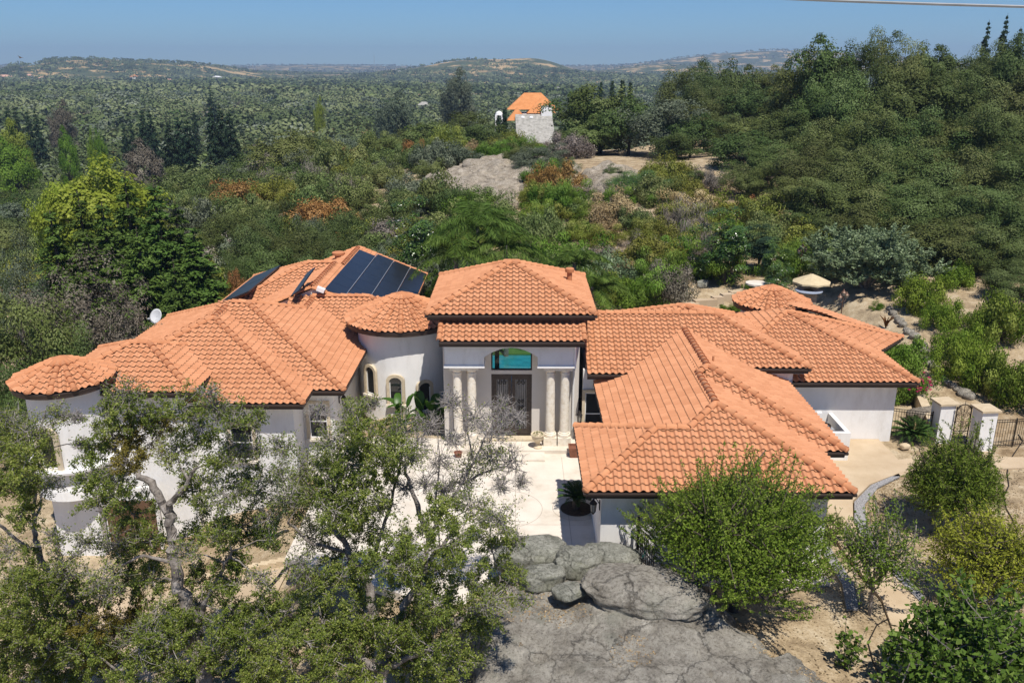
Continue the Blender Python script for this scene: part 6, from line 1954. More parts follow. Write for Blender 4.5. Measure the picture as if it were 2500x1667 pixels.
fore_oak('oak_tree', 'tall foreground oak with a thick bent grey trunk and yellowish mistletoe, left of centre', 21.6,
  [[(478, 1640, -.3, .26), (466, 1540, -.2, .235), (452, 1470, -.1, .22), (425, 1390, 0, .20), (408, 1320, .1, .165), (395, 1240, .2, .15), (386, 1175, .3, .15)],
   [(386, 1175, .3, .14), (352, 1120, .4, .11), (318, 1085, .5, .09), (285, 1050, .6, .07), (262, 1030, .7, .045)],
   [(386, 1175, .3, .10), (404, 1140, .1, .08), (430, 1110, -.1, .06), (450, 1075, -.2, .04)],
   [(452, 1430, -.1, .08), (480, 1370, -.3, .065), (505, 1320, -.4, .055), (532, 1265, -.5, .035), (520, 1215, -.6, .025)],
   [(400, 1290, .1, .06), (330, 1275, -.2, .045), (270, 1300, -.4, .03)],
   [(470, 1545, .0, .10), (500, 1500, .4, .085), (545, 1440, .8, .075), (600, 1370, 1.2, .06), (650, 1310, 1.6, .05), (710, 1265, 2.0, .03)],
   [(440, 1480, 0, .09), (350, 1510, -.5, .07), (270, 1540, -1.0, .05)]],
  [(290, 905, 42, 's'), (250, 960, 50, 'd'), (330, 950, 50, 'd'), (300, 1000, 58, 'm'), (365, 990, 48, 'm'), (425, 940, 48, 'd'), (480, 905, 26, 's'), (500, 945, 40, 's'), (545, 960, 34, 'd'), (590, 965, 26, 'd'), (225, 1030, 45, 'd'), (290, 1060, 44, 'm'), (405, 1040, 55, 's'), (465, 1000, 46, 'd'),
   (540, 1040, 44, 's'), (590, 1030, 34, 's'), (210, 1100, 42, 'd'), (265, 1110, 40, 'd'), (230, 1160, 48, 'd'), (310, 1180, 56, 'd'), (345, 1240, 46, 'd'), (460, 1120, 55, 'd'), (520, 1140, 50, 's'), (590, 1130, 50, 's'), (640, 1095, 40, 's'), (650, 1030, 36, 's'),
   (560, 1210, 55, 'd'), (470, 1215, 55, 'd'), (620, 1190, 44, 's'), (655, 1150, 36, 's'), (520, 1275, 46, 'd'), (320, 1330, 58, 'd'), (470, 1335, 50, 'd'), (540, 1340, 44, 'd'), (290, 1420, 66, 'm'), (370, 1400, 50, 'd'), (380, 1480, 66, 'd'), (510, 1420, 56, 'd'), (560, 1470, 60, 'd'), (540, 1545, 60, 'd'), (430, 1550, 50, 'd'), (320, 1545, 66, 'd'), (250, 1480, 60, 'm'),
   (600, 1400, 54, 'd'), (330, 1470, 56, 's'), (200, 1500, 56, 'd'), (480, 1500, 50, 'd'), (270, 1250, 40, 's'), (240, 1335, 44, 's'), (600, 1330, 30, 's'), (420, 1440, 46, 'd'), (590, 1540, 50, 'd'), (450, 1400, 34, 's'), (350, 1330, 40, 'd'), (290, 1270, 36, 'd'), (500, 1230, 40, 'd'), (430, 1270, 34, 's'), (560, 1100, 40, 'd'), (500, 1060, 36, 'd'), (620, 1240, 34, 'd')], 1, per=2700)
fore_oak('oak_tree', 'foreground oak at the left edge with a slim forked trunk before the round end tower', 22.2,
  [[(285, 1640, -.5, .17), (235, 1500, -.3, .15), (190, 1410, -.2, .14), (155, 1380, -.1, .12), (115, 1330, 0, .10), (90, 1270, .1, .085), (82, 1230, .2, .07), (80, 1150, .3, .055), (78, 1090, .4, .04), (88, 1010, .5, .03), (105, 940, .6, .018)],
   [(90, 1270, .1, .06), (40, 1240, .0, .05), (-20, 1190, -.2, .04)],
   [(120, 1335, 0, .05), (190, 1315, -.3, .042), (260, 1335, -.5, .03)],
   [(115, 1320, .1, .04), (150, 1290, .3, .03), (200, 1260, .4, .02)]],
  [(25, 965, 44, 's'), (75, 990, 50, 's'), (130, 955, 34, 's'), (60, 1055, 58, 'd'), (20, 1110, 50, 'd'), (110, 1120, 36, 's'), (40, 1180, 48, 'd'), (10, 1030, 40, 'd'), (60, 1330, 66, 'd'), (150, 1300, 46, 's'), (205, 1240, 36, 's'), (15, 1270, 50, 's'), (20, 1420, 66, 'd'), (95, 1430, 60, 'd'), (175, 1400, 58, 'd'), (210, 1440, 54, 'm'), (60, 1520, 66, 'd'), (150, 1530, 62, 'd'),
   (230, 1370, 40, 's'), (10, 1550, 56, 'd'), (110, 1370, 50, 'd'), (120, 1490, 56, 'd'), (190, 1020, 22, 't'), (180, 960, 24, 't'), (130, 1240, 34, 's'), (40, 1470, 50, 'd'), (150, 1350, 44, 'd'), (60, 1390, 50, 'd'), (240, 1520, 54, 'd'), (190, 1490, 50, 'd'), (20, 1340, 46, 'd'), (60, 1120, 40, 'd'), (30, 1000, 36, 'd'), (20, 1500, 50, 'd'), (110, 1560, 50, 'd')], 2, per=2700)
fore_oak('oak_tree', 'leafy foreground oak in front of the left wing, standing left of the courtyard', 23.4,
  [[(905, 1640, -1.0, .16), (870, 1450, -.6, .14), (840, 1330, -.3, .12), (800, 1270, 0, .10), (770, 1220, .2, .08), (745, 1140, .4, .06), (770, 1060, .6, .045), (800, 980, .8, .03)],
   [(840, 1330, -.3, .08), (870, 1240, 0, .06), (900, 1150, .3, .05), (920, 1060, .5, .035), (930, 1000, .6, .02)],
   [(800, 1270, 0, .06), (720, 1250, .1, .05), (660, 1200, .3, .035)]],
  [(700, 1065, 50, 's'), (765, 1010, 42, 's'), (735, 950, 34, 't'), (800, 940, 28, 's'), (825, 975, 46, 'd'), (800, 1075, 58, 'd'), (870, 1000, 56, 'd'), (925, 990, 44, 's'), (740, 1135, 56, 's'), (690, 1175, 46, 's'), (880, 1085, 58, 'd'), (945, 1060, 36, 's'), (800, 1180, 56, 'd'), (720, 1235, 52, 's'), (870, 1165, 46, 's'), (850, 930, 24, 's'), (760, 1110, 46, 'd'), (840, 1130, 46, 'd'), (930, 1120, 28, 't'), (690, 1120, 40, 's'), (905, 1040, 40, 'd'), (780, 1290, 50, 'd'), (760, 1060, 36, 'd'), (830, 1030, 40, 'd'), (700, 1140, 36, 'd'), (770, 1180, 44, 'd'), (840, 1220, 44, 'd')], 3, per=2700)
fore_oak('oak_tree', 'half dead foreground oak of bare grey twigs in front of the entry door', 24.6,
  [[(960, 1500, -.5, .14), (965, 1330, -.2, .12), (985, 1240, .0, .10), (960, 1160, .1, .085), (940, 1110, .2, .06), (925, 1060, .3, .04)],
   [(985, 1240, 0, .07), (1020, 1170, .1, .055), (1060, 1110, .2, .05), (1090, 1060, .3, .04), (1110, 1010, .4, .028), (1140, 960, .5, .018)],
   [(1060, 1110, .2, .045), (1110, 1085, .2, .036), (1160, 1070, .3, .026), (1210, 1085, .3, .014)],
   [(1090, 1060, .3, .03), (1075, 1000, .3, .024), (1060, 940, .4, .016), (1030, 880, .5, .01)],
   [(965, 1330, -.2, .05), (1010, 1250, .1, .035), (1000, 1150, .2, .03), (1010, 1060, .3, .02), (1005, 990, .4, .012)]],
  [(1090, 960, 52, 't'), (1040, 925, 34, 't'), (1130, 1000, 56, 't'), (1175, 1065, 46, 't'), (1085, 1070, 46, 's'), (985, 980, 40, 't'), (1185, 960, 28, 't'), (1150, 935, 36, 't'), (1010, 1060, 42, 't'), (1130, 1050, 40, 's'), (1040, 1010, 36, 't'), (1195, 1110, 26, 't'), (955, 1020, 40, 't'), (1060, 1110, 40, 's'), (1020, 1130, 36, 't'), (980, 1110, 34, 't'), (1150, 1115, 30, 't')], 4, per=1700)
fore_oak('oak_tree', 'dense leafy foreground oak in the bottom centre, left of the granite slab', 20.2,
  [[(860, 1640, -.5, .18), (880, 1540, -.2, .16), (900, 1450, .1, .13), (940, 1370, .4, .10), (985, 1290, .7, .07), (1040, 1220, 1.0, .045)],
   [(880, 1540, -.2, .10), (1000, 1480, .1, .08), (1090, 1400, .4, .055), (1150, 1330, .6, .035)],
   [(880, 1540, -.2, .10), (780, 1490, 0, .08), (700, 1430, .2, .06), (640, 1400, .4, .04)]],
  [(1010, 1175, 52, 'd'), (1085, 1165, 46, 's'), (1150, 1195, 46, 's'), (950, 1235, 56, 'd'), (1045, 1250, 62, 'd'), (1130, 1260, 54, 'd'), (1180, 1240, 26, 's'), (880, 1300, 62, 'd'), (980, 1325, 64, 'd'), (1080, 1340, 62, 'd'), (1170, 1345, 46, 'd'), (1205, 1375, 22, 's'), (790, 1320, 52, 'd'), (720, 1360, 54, 'd'), (650, 1420, 58, 'd'), (740, 1430, 64, 'd'), (840, 1410, 64, 'd'), (940, 1425, 66, 'd'), (1030, 1430, 64, 'd'), (1110, 1430, 44, 'd'), (650, 1510, 64, 'd'), (750, 1525, 66, 'd'), (850, 1520, 66, 'd'), (950, 1530, 66, 'd'), (1045, 1530, 54, 'd'), (1095, 1500, 34, 's'), (620, 1560, 50, 'd'), (700, 1470, 54, 'd'), (800, 1470, 54, 'd'), (900, 1480, 54, 'd'), (1000, 1490, 54, 'd'), (690, 1300, 34, 's'), (1120, 1390, 44, 's'), (930, 1300, 46, 'd'), (1010, 1385, 50, 'd')], 5, per=2700, spread=1.2)
# ------------------------------------------------------------------ things in the garden
random.seed(21)
M_SAND = noisy('tan_parasol_cloth', [(0.3, (0.50, 0.40, 0.24)), (0.7, (0.58, 0.475, 0.30))], 4.0, 0.9)
M_BLUETOP = noisy('blue_grey_stone', [(0.3, (0.24, 0.28, 0.36)), (0.7, (0.34, 0.38, 0.46))], 9.0, 0.5)
M_BLOCK = noisy('tan_block_wall', [(0.3, (0.26, 0.20, 0.145)), (0.7, (0.38, 0.31, 0.235))], 5.0, 0.95, .4)
M_COPPER = noisy('copper_brown_metal', [(0.3, (0.10, 0.055, 0.038)), (0.7, (0.17, 0.10, 0.07))], 7.0, 0.5, metal=.3)
M_TERRA = noisy('terracotta_pot', [(0.3, (0.16, 0.062, 0.035)), (0.7, (0.24, 0.10, 0.06))], 6.0, 0.7)
M_BLUE = noisy('navy_painted_wood', [(0.3, (0.012, 0.045, 0.14)), (0.7, (0.02, 0.07, 0.20))], 6.0, 0.5)
M_GREYP = noisy('grey_metal', [(0.3, (0.26, 0.27, 0.28)), (0.7, (0.34, 0.35, 0.36))], 6.0, 0.5)
M_DISH = noisy('pale_grey_dish', [(0.3, (0.50, 0.51, 0.53)), (0.7, (0.58, 0.59, 0.61))], 3.0, 0.5)
M_CAPST = noisy('tan_cap_stone', [(0.3, (0.46, 0.36, 0.23)), (0.7, (0.58, 0.47, 0.32))], 4.0, 0.85, .15)
# patio with parasol, fire table and benches
pz = T0(19.5, 57.5)
pat = [(17.0, 55.0), (19.0, 54.0), (22.5, 54.6), (24.3, 57.0), (23.6, 60.2), (20.5, 61.0), (17.6, 59.2)]
sheet('garden_patio', pat, .34, M_WALK, .5)
pz = .34
um = at(1981, 690, 56.4)
t = thing('parasol', 'tan octagonal parasol over the patio beside the olive tree', 'parasol', (um.x, 56.4, pz))
hz_ = at(1981, 668, 56.4).z - pz
g = MB(); n = 8; rad = 1.28
for k in range(n):
    a0, a1 = 6.283 * k / n, 6.283 * (k + 1) / n
    am = (a0 + a1) / 2
    e0, e1 = (rad * math.cos(a0), rad * math.sin(a0), hz_ - .55), (rad * math.cos(a1), rad * math.sin(a1), hz_ - .55)
    em = (rad * .95 * math.cos(am), rad * .95 * math.sin(am), hz_ - .52); mid = (rad * .5 * math.cos(am), rad * .5 * math.sin(am), hz_ - .25)
    g.add([(0, 0, hz_), e0, em, e1, mid], [(0, 1, 4), (1, 2, 4), (2, 3, 4), (3, 0, 4)])
    g.add([e0, em, e1, (e1[0], e1[1], e1[2] - .12), (em[0], em[1], em[2] - .1), (e0[0], e0[1], e0[2] - .12)], [(0, 1, 4, 5), (1, 2, 3, 4)])
g.build('canopy', M_SAND, t)
g = MB(); g.tube([(0, 0, 0), (0, 0, hz_ + .12)], .03, 8); g.lathe([(.3, 0), (.28, .08), (.06, .12)], 14); g.build('pole', M_IRON, t)
g = MB()
for k in range(n):
    a0 = 6.283 * k / n; g.tube([(0, 0, hz_ - .06), (rad * .97 * math.cos(a0), rad * .97 * math.sin(a0), hz_ - .57)], .012, 4)
g.build('ribs', M_IRON, t)
ft = at(1975, 708, 55.8)
t = thing('fire_table', 'round stone fire table with a blue grey top under the parasol', 'table', (ft.x, 55.8, pz))
fh = max(.5, ft.z - pz)
g = MB(); g.lathe([(.55, 0), (.58, .1), (.55, fh - .08)], 20); g.build('base', M_BLOCK, t)
g = MB(); g.lathe([(.36, fh), (.88, fh), (.9, fh - .04), (.88, fh - .08), (.3, fh - .08)], 28); g.build('table_top', M_BLUETOP, t)
g = MB(); g.lathe([(.36, fh - .03), (.2, fh - .02), (.01, fh - .02)], 18); g.build('burner_bowl', M_IRON, t)
def garden_chair(x, y, rz, label):
    t = thing('garden_chair', label, 'chair', (x, y, pz), rz, 'iron chairs on the patio')
    g = MB(); g.box(-.27, .27, -.25, .25, .42, .45)
    g.build('seat', M_IRON, t)
    g = MB()
    for k in range(7): g.tube([(-.25 + .083 * k, .25, .43), (-.25 + .083 * k, .33, .9)], .012, 4)
    g.tube([(-.28, .33, .9), (.28, .33, .9)], .02, 5); g.build('backrest', M_IRON, t)
    for sx in (-1, 1):
        for sy in (-1, 1):
            g = MB(); g.tube([(.25 * sx, .23 * sy, 0), (.25 * sx, .23 * sy, .44)], .018, 5); g.build('leg', M_IRON, t)
        g = MB(); g.tube([(.27 * sx, -.25, .44), (.27 * sx, -.25, .66), (.27 * sx, .28, .66)], .018, 5); g.build('armrest', M_IRON, t)
p = at(1998, 728, 57.2); garden_chair(p.x, 57.2, .5, 'black iron chair right of the fire table')
p = at(1968, 738, 56.0); garden_chair(p.x, 55.9, 3.0, 'black iron chair in front of the fire table')
p = at(2018, 745, 55.6); garden_chair(p.x, 55.6, 2.2, 'black iron chair half hidden behind the right roof slope')
def lamp_post(u, v, Y, heads, label):
    p = at(u, v, Y); z0 = T0(p.x, Y) if Y > 60 else pz
    t = thing('lamp_post', label, 'lamp post', (p.x, Y, z0), .3)
    h = max(1.8, p.z - z0)
    g = MB(); g.lathe([(.10, 0), (.10, .12), (.05, .2), (.04, .5), (.032, h - .35), (.05, h - .32), (.03, h - .25), (.02, h - .1)], 10)
    g.build('post', M_COPPER, t)
    g = MB()
    hs = [(0, 0, h + .02)]
    for k in range(heads - 1):
        a = 3.1416 * k + .4
        e = (.42 * math.cos(a), .42 * math.sin(a), h - .22)
        g.tube([(0, 0, h - .4), (.25 * math.cos(a), .25 * math.sin(a), h - .45), e], .02, 5); hs.append(e)
    g.tube([(0, 0, h - .3), (0, 0, h)], .03, 6); g.build('arm', M_COPPER, t)
    for (x, y, z) in hs:
        g = MB(); g.lathe([(.19, z + .2), (.10, z + .3), (.03, z + .42), (.005, z + .46)], 8, (x, y, 0)); g.lathe([(.19, z + .2), (.06, z + .21)], 8, (x, y, 0))
        lp = g.build('lamp_cap', M_COPPER, t)
        g = MB(); g.lathe([(.13, z + .2), (.09, z), (.02, z - .02)], 8, (x, y, 0)); g.build('lamp_glass', M_LAMPGLASS, lp)
lamp_post(2059, 722, 56.0, 3, 'copper brown lamp post with three lanterns at the right end of the patio')
lamp_post(1959, 610, 63.0, 3, 'copper brown lamp post with three lanterns behind the parasol')
# block wall and end pillar, steps
p = at(2083, 815, 53.8)
g = MB(); g.box(-.42, .42, -.42, .42, -.4, .95); g.box(-.48, .48, -.48, .48, .951, 1.03); o = tag(g.build('wall_pillar', M_BLOCK), 'square tan block pillar ending the patio wall, right of the lamp post', 'pillar'); o.location = (p.x, 53.8, T0(p.x, 53.8))
g = MB()
wp = [at(2040, 760, 56.6), at(2020, 735, 58.2), at(1990, 715, 60.2), at(1950, 705, 61.4)]
wp = [(24.0, 55.2), (24.7, 57.4), (24.0, 60.4), (21.2, 61.6), (18.2, 60.6)]
for i in range(len(wp) - 1):
    a_, b_ = Vector(wp[i]), Vector(wp[i + 1]); d = (b_ - a_).normalized(); nn = Vector((-d.y, d.x)) * .16
    g.prism([tuple(a_ - nn), tuple(b_ - nn), tuple(b_ + nn), tuple(a_ + nn)], 2, -.2, 1.0 - .01 * i)
tag(g.build('retaining_wall', M_BLOCK), 'curved low tan block wall around the patio', 'wall')
st = thing('garden_steps', 'pale stepping stairs climbing left behind the small round tower', 'steps', (0, 0, 0))
for i, (u, v) in enumerate([(1668, 748), (1690, 740), (1722, 731), (1752, 724), (1776, 717), (1795, 711)]):
    p = at(u, v, 56.0 + i * .5)
    g = MB(); M_ = Matrix.Translation(p) @ Matrix.Rotation(.25, 4, 'Z'); w = (.9, .8, 1.5, .7, .8, .7)[i] * .55
    g.box(-w, w, -.25, .3, -.5, 0, 0, M_); g.build('step', M_WALK, st)
for i, (u, v, w) in enumerate([(1750, 690, .9), (1862, 693, .8), (1848, 690, .8), (1872, 698, .6)]):
    p = at(u, v, 60 - i * .4)
    if i: 
        g = MB(); g.lathe([(w, -.12), (w, 0), (.01, 0)], 12, (0, 0, 0)); o = g.build('stone_slab', M_CONC); o.location = (p.x, p.y, max(p.z, T0(p.x, p.y) + .1)); tag(o, ('', 'round pale stepping stone, right one beside the small round tower', 'round pale stepping stone, left one beside the small round tower', 'small pale stepping stone behind the small round tower')[i], 'stone')
p = at(1860, 705, 58.0)
g = MB(); g.lathe([(.26, 0), (.32, .35), (.36, .42), (.30, .42), (.27, .3), (.01, .3)], 14); o = tag(g.build('stone_urn', M_COPPER), 'brown urn on the garden stair end behind the small round tower', 'urn'); o.location = (p.x, 58.0, p.z - .3)
# garden table in the shade, left of the steps
p = ground_at(1715, 672)
t = thing('garden_table', 'blue grey stone table in the shade behind the purple shrub', 'table', p)
g = MB(); g.box(-1.1, 1.1, -.5, .5, .62, .7); g.build('table_top', M_BLUETOP, t)
for sx in (-1, 1):
    g = MB(); g.box(.7 * sx - .12, .7 * sx + .12, -.35, .35, 0, .619); g.build('leg', M_BLOCK, t)
# stone edging along the path on the right
edge = [(2172, 757), (2180, 768), (2186, 778), (2195, 788), (2204, 797), (2212, 806), (2220, 815), (2232, 826), (2241, 838), (2247, 850), (2256, 862), (2262, 880), (2270, 893), (2281, 902), (2293, 912), (2304, 924), (2312, 938), (2325, 946), (2338, 955), (2352, 964), (2366, 973)]
for i, (u, v) in enumerate(edge):
    p = ground_at(u, v)
    w = random.uniform(.26, .46)
    boulder('edging_stone', 'rough grey stone in the edging row along the vine path', 'stone', (p.x, p.y, p.z + w * .25), (w, w * .8, w * .62), 60 + i, M_ROCK, random.uniform(0, 3), 2, .25, .7, 'stones of the edging row')
# iron fence, gate and stucco pillars on the right
zf = lambda x, y: T0(x, y)
def fence_run(P, h, label, group=None, gap=.115, name='iron_fence'):
    t = thing(name, label, 'fence', (P[0][0], P[0][1], 0), 0, group)
    bars = MB()
    o = Vector((P[0][0], P[0][1], 0))
    pts = [Vector((x, y, zf(x, y))) - o for x, y in P]
    for i in range(len(pts) - 1):
        a_, b_ = pts[i], pts[i + 1]; L = (b_ - a_).length; n = max(2, int(L / gap))
        for k in range(n):
            q = a_.lerp(b_, (k + .5) / n); bars.tube([q + Vector((0, 0, .05)), q + Vector((0, 0, h))], .010, 4)
        for z in (.12, h - .14, h - .02): rl = MB(); rl.tube([a_ + Vector((0, 0, z)), b_ + Vector((0, 0, z))], .018, 4); rl.build('rail', M_IRON, t)
    bars.build('bars', M_IRON, t)
    for q in pts: g = MB(); g.tube([q + Vector((0, 0, -.1)), q + Vector((0, 0, h + .06))], .028, 4); g.build('post', M_IRON, t)
    return t
pl = ground_at(2298, 1082); prr = ground_at(2398, 1100)
for c_, lb in ((pl, 'white stucco gate pillar with a tan cap, left of the iron gate'), (prr, 'white stucco gate pillar with a tan cap, right of the iron gate')):
    t = thing('gate_pillar', lb, 'pillar', (c_.x, c_.y + .3, c_.z), .1, 'pillars of the garden gate')
    g = MB(); g.box(-.38, .38, -.38, .38, -.3, 2.0); g.build('pillar_body', M_STUCCO, t)
    g = MB(); g.box(-.48, .48, -.48, .48, 2.001, 2.09); g.build('cap', M_CAPST, t)
gx0, gx1 = pl.x + .40, prr.x - .40
t = thing('garden_gate', 'arched wrought iron garden gate full of scrolls between the two white pillars', 'gate', ((gx0 + gx1) / 2, (pl.y + prr.y) / 2 + .3, (pl.z + prr.z) / 2), .04)
w = (gx1 - gx0) / 2
g = MB()
for sx in (-1, 1): g.tube([(sx * w, 0, .05), (sx * w, 0, 1.95)], .03, 5)
g.tube([(-w, 0, .1), (w, 0, .1)], .022, 5); g.tube([(-w, 0, .7), (w, 0, .7)], .02, 5)
g.tube([(w * math.cos(math.pi * k / 14), 0, 1.72 + .34 * math.sin(math.pi * k / 14)) for k in range(15)], .026, 5)
g.build('gate_frame', M_IRON, t)
g = MB()
for sx in (-1, 1):
    for (cx, cz, r_, a0, sg) in ((.22, 1.5, .2, -1.57, 1), (.38, 1.15, .17, 1.57, -1), (.16, 1.05, .15, 1.57, 1), (.36, .5, .17, 1.57, 1), (.15, .35, .14, -1.57, -1), (.42, 1.6, .12, 3.1, 1), (.28, .85, .13, 0, 1), (.13, 1.75, .12, 1.57, -1), (.3, 1.95, .1, -1.57, 1), (.45, 1.88, .09, 0, 1)):
        scroll(g, sx * cx * w / .52, cz, r_, 0, 1.5, a0 if sx > 0 else math.pi - a0, sg * sx, .011)
    g.tube([(sx * .05, 0, .1), (sx * .05, 0, 1.3), (sx * .2, 0, 1.95)], .011, 4)
g.tube([(0, 0, .1), (0, 0, 2.06), (0, 0, 2.25)], .013, 4)
g.build('scrollwork', M_IRON, t)
fence_run([(F[1] - .55, pl.y + 1.0), (pl.x - .45, pl.y + .35)], 1.45, 'short black iron fence between the right wing and the gate pillar', 'iron fences on the right')
fe = ground_at(2520, 1085)
fence_run([(prr.x + .45, prr.y + .3), ((prr.x + fe.x) / 2 + .2, (prr.y + fe.y) / 2), (fe.x, fe.y)], 1.45, 'black iron fence running right from the gate pillar to the picture edge', 'iron fences on the right')
fb = [ground_at(1960, 600), ground_at(1900, 610), ground_at(1850, 630)]
fence_run([(q.x, q.y) for q in fb], 1.3, 'dark iron fence on the bank behind the lamp post', 'iron fences on the right', .16)
p = ground_at(2312, 1062)
boulder('boulder', 'pale boulder behind the short iron fence', 'boulder', (ground_at(2255, 1030).x, ground_at(2255, 1030).y, .2), (1.0, .6, .5), 80, M_PALE, .3, 3, .2)
boulder('boulder', 'small round tan stone in the bed by the sago palm', 'stone', (ground_at(2208, 1098).x, ground_at(2208, 1098).y, .08), (.28, .2, .16), 81, M_CAPST, .3, 3, .12)
g = MB(); w0, w1 = ground_at(2232, 960), ground_at(2290, 1010)
lw = thing('garden_curb', 'low tan curb wall leading up to the left gate pillar', 'wall', (0, 0, 0))
A_, B_ = Vector((w0.x, w0.y, 0)), Vector((pl.x - .1, pl.y + .7, 0)); d = (B_ - A_).normalized(); nn = Vector((-d.y, d.x, 0)) * .22
g.prism([(A_ - nn).xy[:], (B_ - nn).xy[:], (B_ + nn).xy[:], (A_ + nn).xy[:]], 2, -.3, .55); g.build('curb_wall', M_CAPST, lw)
# air conditioner in its stucco corner
ac = at(1995, 1010, 36.8)
ex0, ex1 = at(2070, 1030, 35.9).x - 2.2, at(2078, 1055, 35.9).x
t = thing('stucco_screen_wall', 'low white stucco screen wall around the air conditioner', 'wall', (0, 0, 0))
g = MB(); zt_ = at(2070, 1057, 35.9).z
g.box(ex0, ex1, 35.9, 36.1, -.1, zt_); g.box(ex1 - .2, ex1, 36.101, 38.3, -.1, zt_ - .003); g.build('screen', M_STUCCO, t)
t = thing('air_conditioner', 'grey air conditioner with a round fan top behind the white screen wall', 'air conditioner', (ex1 - .95, 37.0, 0))
g = MB(); g.box(-.45, .45, -.45, .45, 0, zt_ - .12); g.build('cabinet', M_GREYP, t)
g = MB(); g.lathe([(.42, zt_ - .118), (.42, zt_ - .06), (.36, zt_ - .05)], 24)
for k in range(1, 6): g.lathe([(.07 * k, zt_ - .055), (.07 * k + .012, zt_ - .05), (.07 * k + .024, zt_ - .055)], 24)
g.build('fan_guard', M_IRON, t)
g = MB(); g.lathe([(.30, zt_ - .10), (.13, zt_ - .09), (.01, zt_ - .085)], 18); g.build('fan', M_BLUETOP, t)
g = MB(); e_ = at(2000, 1012, F[2] + .58); g.box(e_.x - .12, e_.x + .12, F[2] + .52, F[2] + .612, e_.z - .28, e_.z + .12); b_o = tag(g.build('electric_box', M_WHITE), 'small white electric box on the right wing wall above the air conditioner', 'box')
# iron side gate by the garage
t = thing('side_gate', 'tall black iron side gate with scrolls standing open before the garage wall', 'gate', (4.3, 26.95, 0), -1.2)
g = MB(); g.tube([(0, 0, -.2), (0, 0, 2.1)], .05, 6); g.build('post', M_IRON, t)
g = MB()
for k in range(9): g.tube([(.1 + .13 * k, 0, .1), (.1 + .13 * k, 0, 1.75 - .04 * k)], .013, 4)
for z in (.15, .95, 1.7): g.tube([(.05, 0, z), (1.2, 0, z - .02)], .022, 4)
g.build('gate_leaf', M_IRON, t)
g = MB()
for k in range(4):
    for z in (1.3, .6): scroll(g, .25 + .28 * k, z, .13, 0, 1.4, 1.57, 1 if k % 2 else -1, .012)
g.build('scrollwork', M_IRON, t)
g = MB(); g.tube([(4.55, 27.2, 0), (4.5, 27.05, .35), (4.62, 27.1, .55), (4.6, 27.2, .62)], .018, 5); tag(g.build('garden_hose', noisy('teal_hose', [(0.3, (0.02, 0.22, 0.18)), (0.7, (0.03, 0.30, 0.25))], 5, .5)), 'short teal garden hose against the garage wall', 'hose')
# pots by the entry
p = at(1313, 1065, 36.9)
t = thing('stone_urn', 'cream pedestal urn with a trailing plant beside the entry columns', 'urn', (p.x, 36.85, .18))
g = MB(); g.lathe([(.20, 0), (.20, .06), (.11, .12), (.09, .26), (.16, .34), (.27, .48), (.31, .66), (.34, .68), (.33, .72), (.27, .70), (.22, .64), (.01, .63)], 20); g.build('urn_body', M_TRIM, t)
lv = Leaves(); r = np.random.default_rng(5); d = rdir(r, 160); lv.add(r, d * np.array([.24, .24, .12]) + np.array([0, 0, .68]), r.normal(size=(160, 3)), .07, .04, .5 + .2 * r.normal(size=160)); lv.build('plant', L_SHRUB, t)
p = at(1404, 1085, 36.3)
t = thing('square_planter', 'square dark terracotta planter in the corner right of the columns', 'planter', (p.x, 36.35, 0))
g = MB(); vs = []
for s_, z in ((.22, 0), (.30, .42), (.30, .5), (.25, .5), (.24, .40)): vs += [(-s_, -s_, z), (s_, -s_, z), (s_, s_, z), (-s_, s_, z)]
fs = [(0, 1, 2, 3), (16, 17, 18, 19)]
for i in range(4):
    for k in range(4): fs.append((4 * i + k, 4 * i + (k + 1) % 4, 4 * i + 4 + (k + 1) % 4, 4 * i + 4 + k))
g.add(vs, fs); g.build('planter_body', M_TERRA, t)
g = MB(); g.lathe([(.14, 0), (.19, .2), (.21, .22), (.17, .22), (.15, .16), (.01, .16)], 14); o = tag(g.build('flower_pot', M_TERRA), 'small terracotta pot on the porch left of the door', 'pot'); o.location = (at(1118, 1090, 36.2).x, 36.2, .02)
# satellite dish
dz = at(380, 772, 49.0)
t = thing('satellite_dish', 'pale grey satellite dish standing above the left roof edge', 'satellite dish', (dz.x, 49.0, dz.z))
Mx = Matrix.Rotation(-.35, 4, 'Z') @ Matrix.Rotation(math.radians(62), 4, 'X')
g = MB(); g.lathe([(.01, -.10), (.2, -.085), (.38, -.035), (.46, 0), (.465, .012), (.37, -.02), (.19, -.07), (.01, -.088)], 26, M=Mx @ Matrix.Diagonal((.92, 1.0, 1, 1))); g.build('dish', M_DISH, t, smooth=True)
g = MB(); q0 = Mx @ Vector((0, -.42, -.03)); q1 = Mx @ Vector((0, -.28, .50)); g.tube([q0, q1], .022, 5); g.ball(q1, .07, 6, 0, (1.5, 1, 1)); g.build('feed_arm', M_GREYP, t)
g = MB(); g.tube([Mx @ Vector((0, 0, -.09)), (.0, .25, -.35), (.0, .3, -1.5), (0.3, .3, -3.2)], .035, 6); g.build('mast', M_GREYP, t)
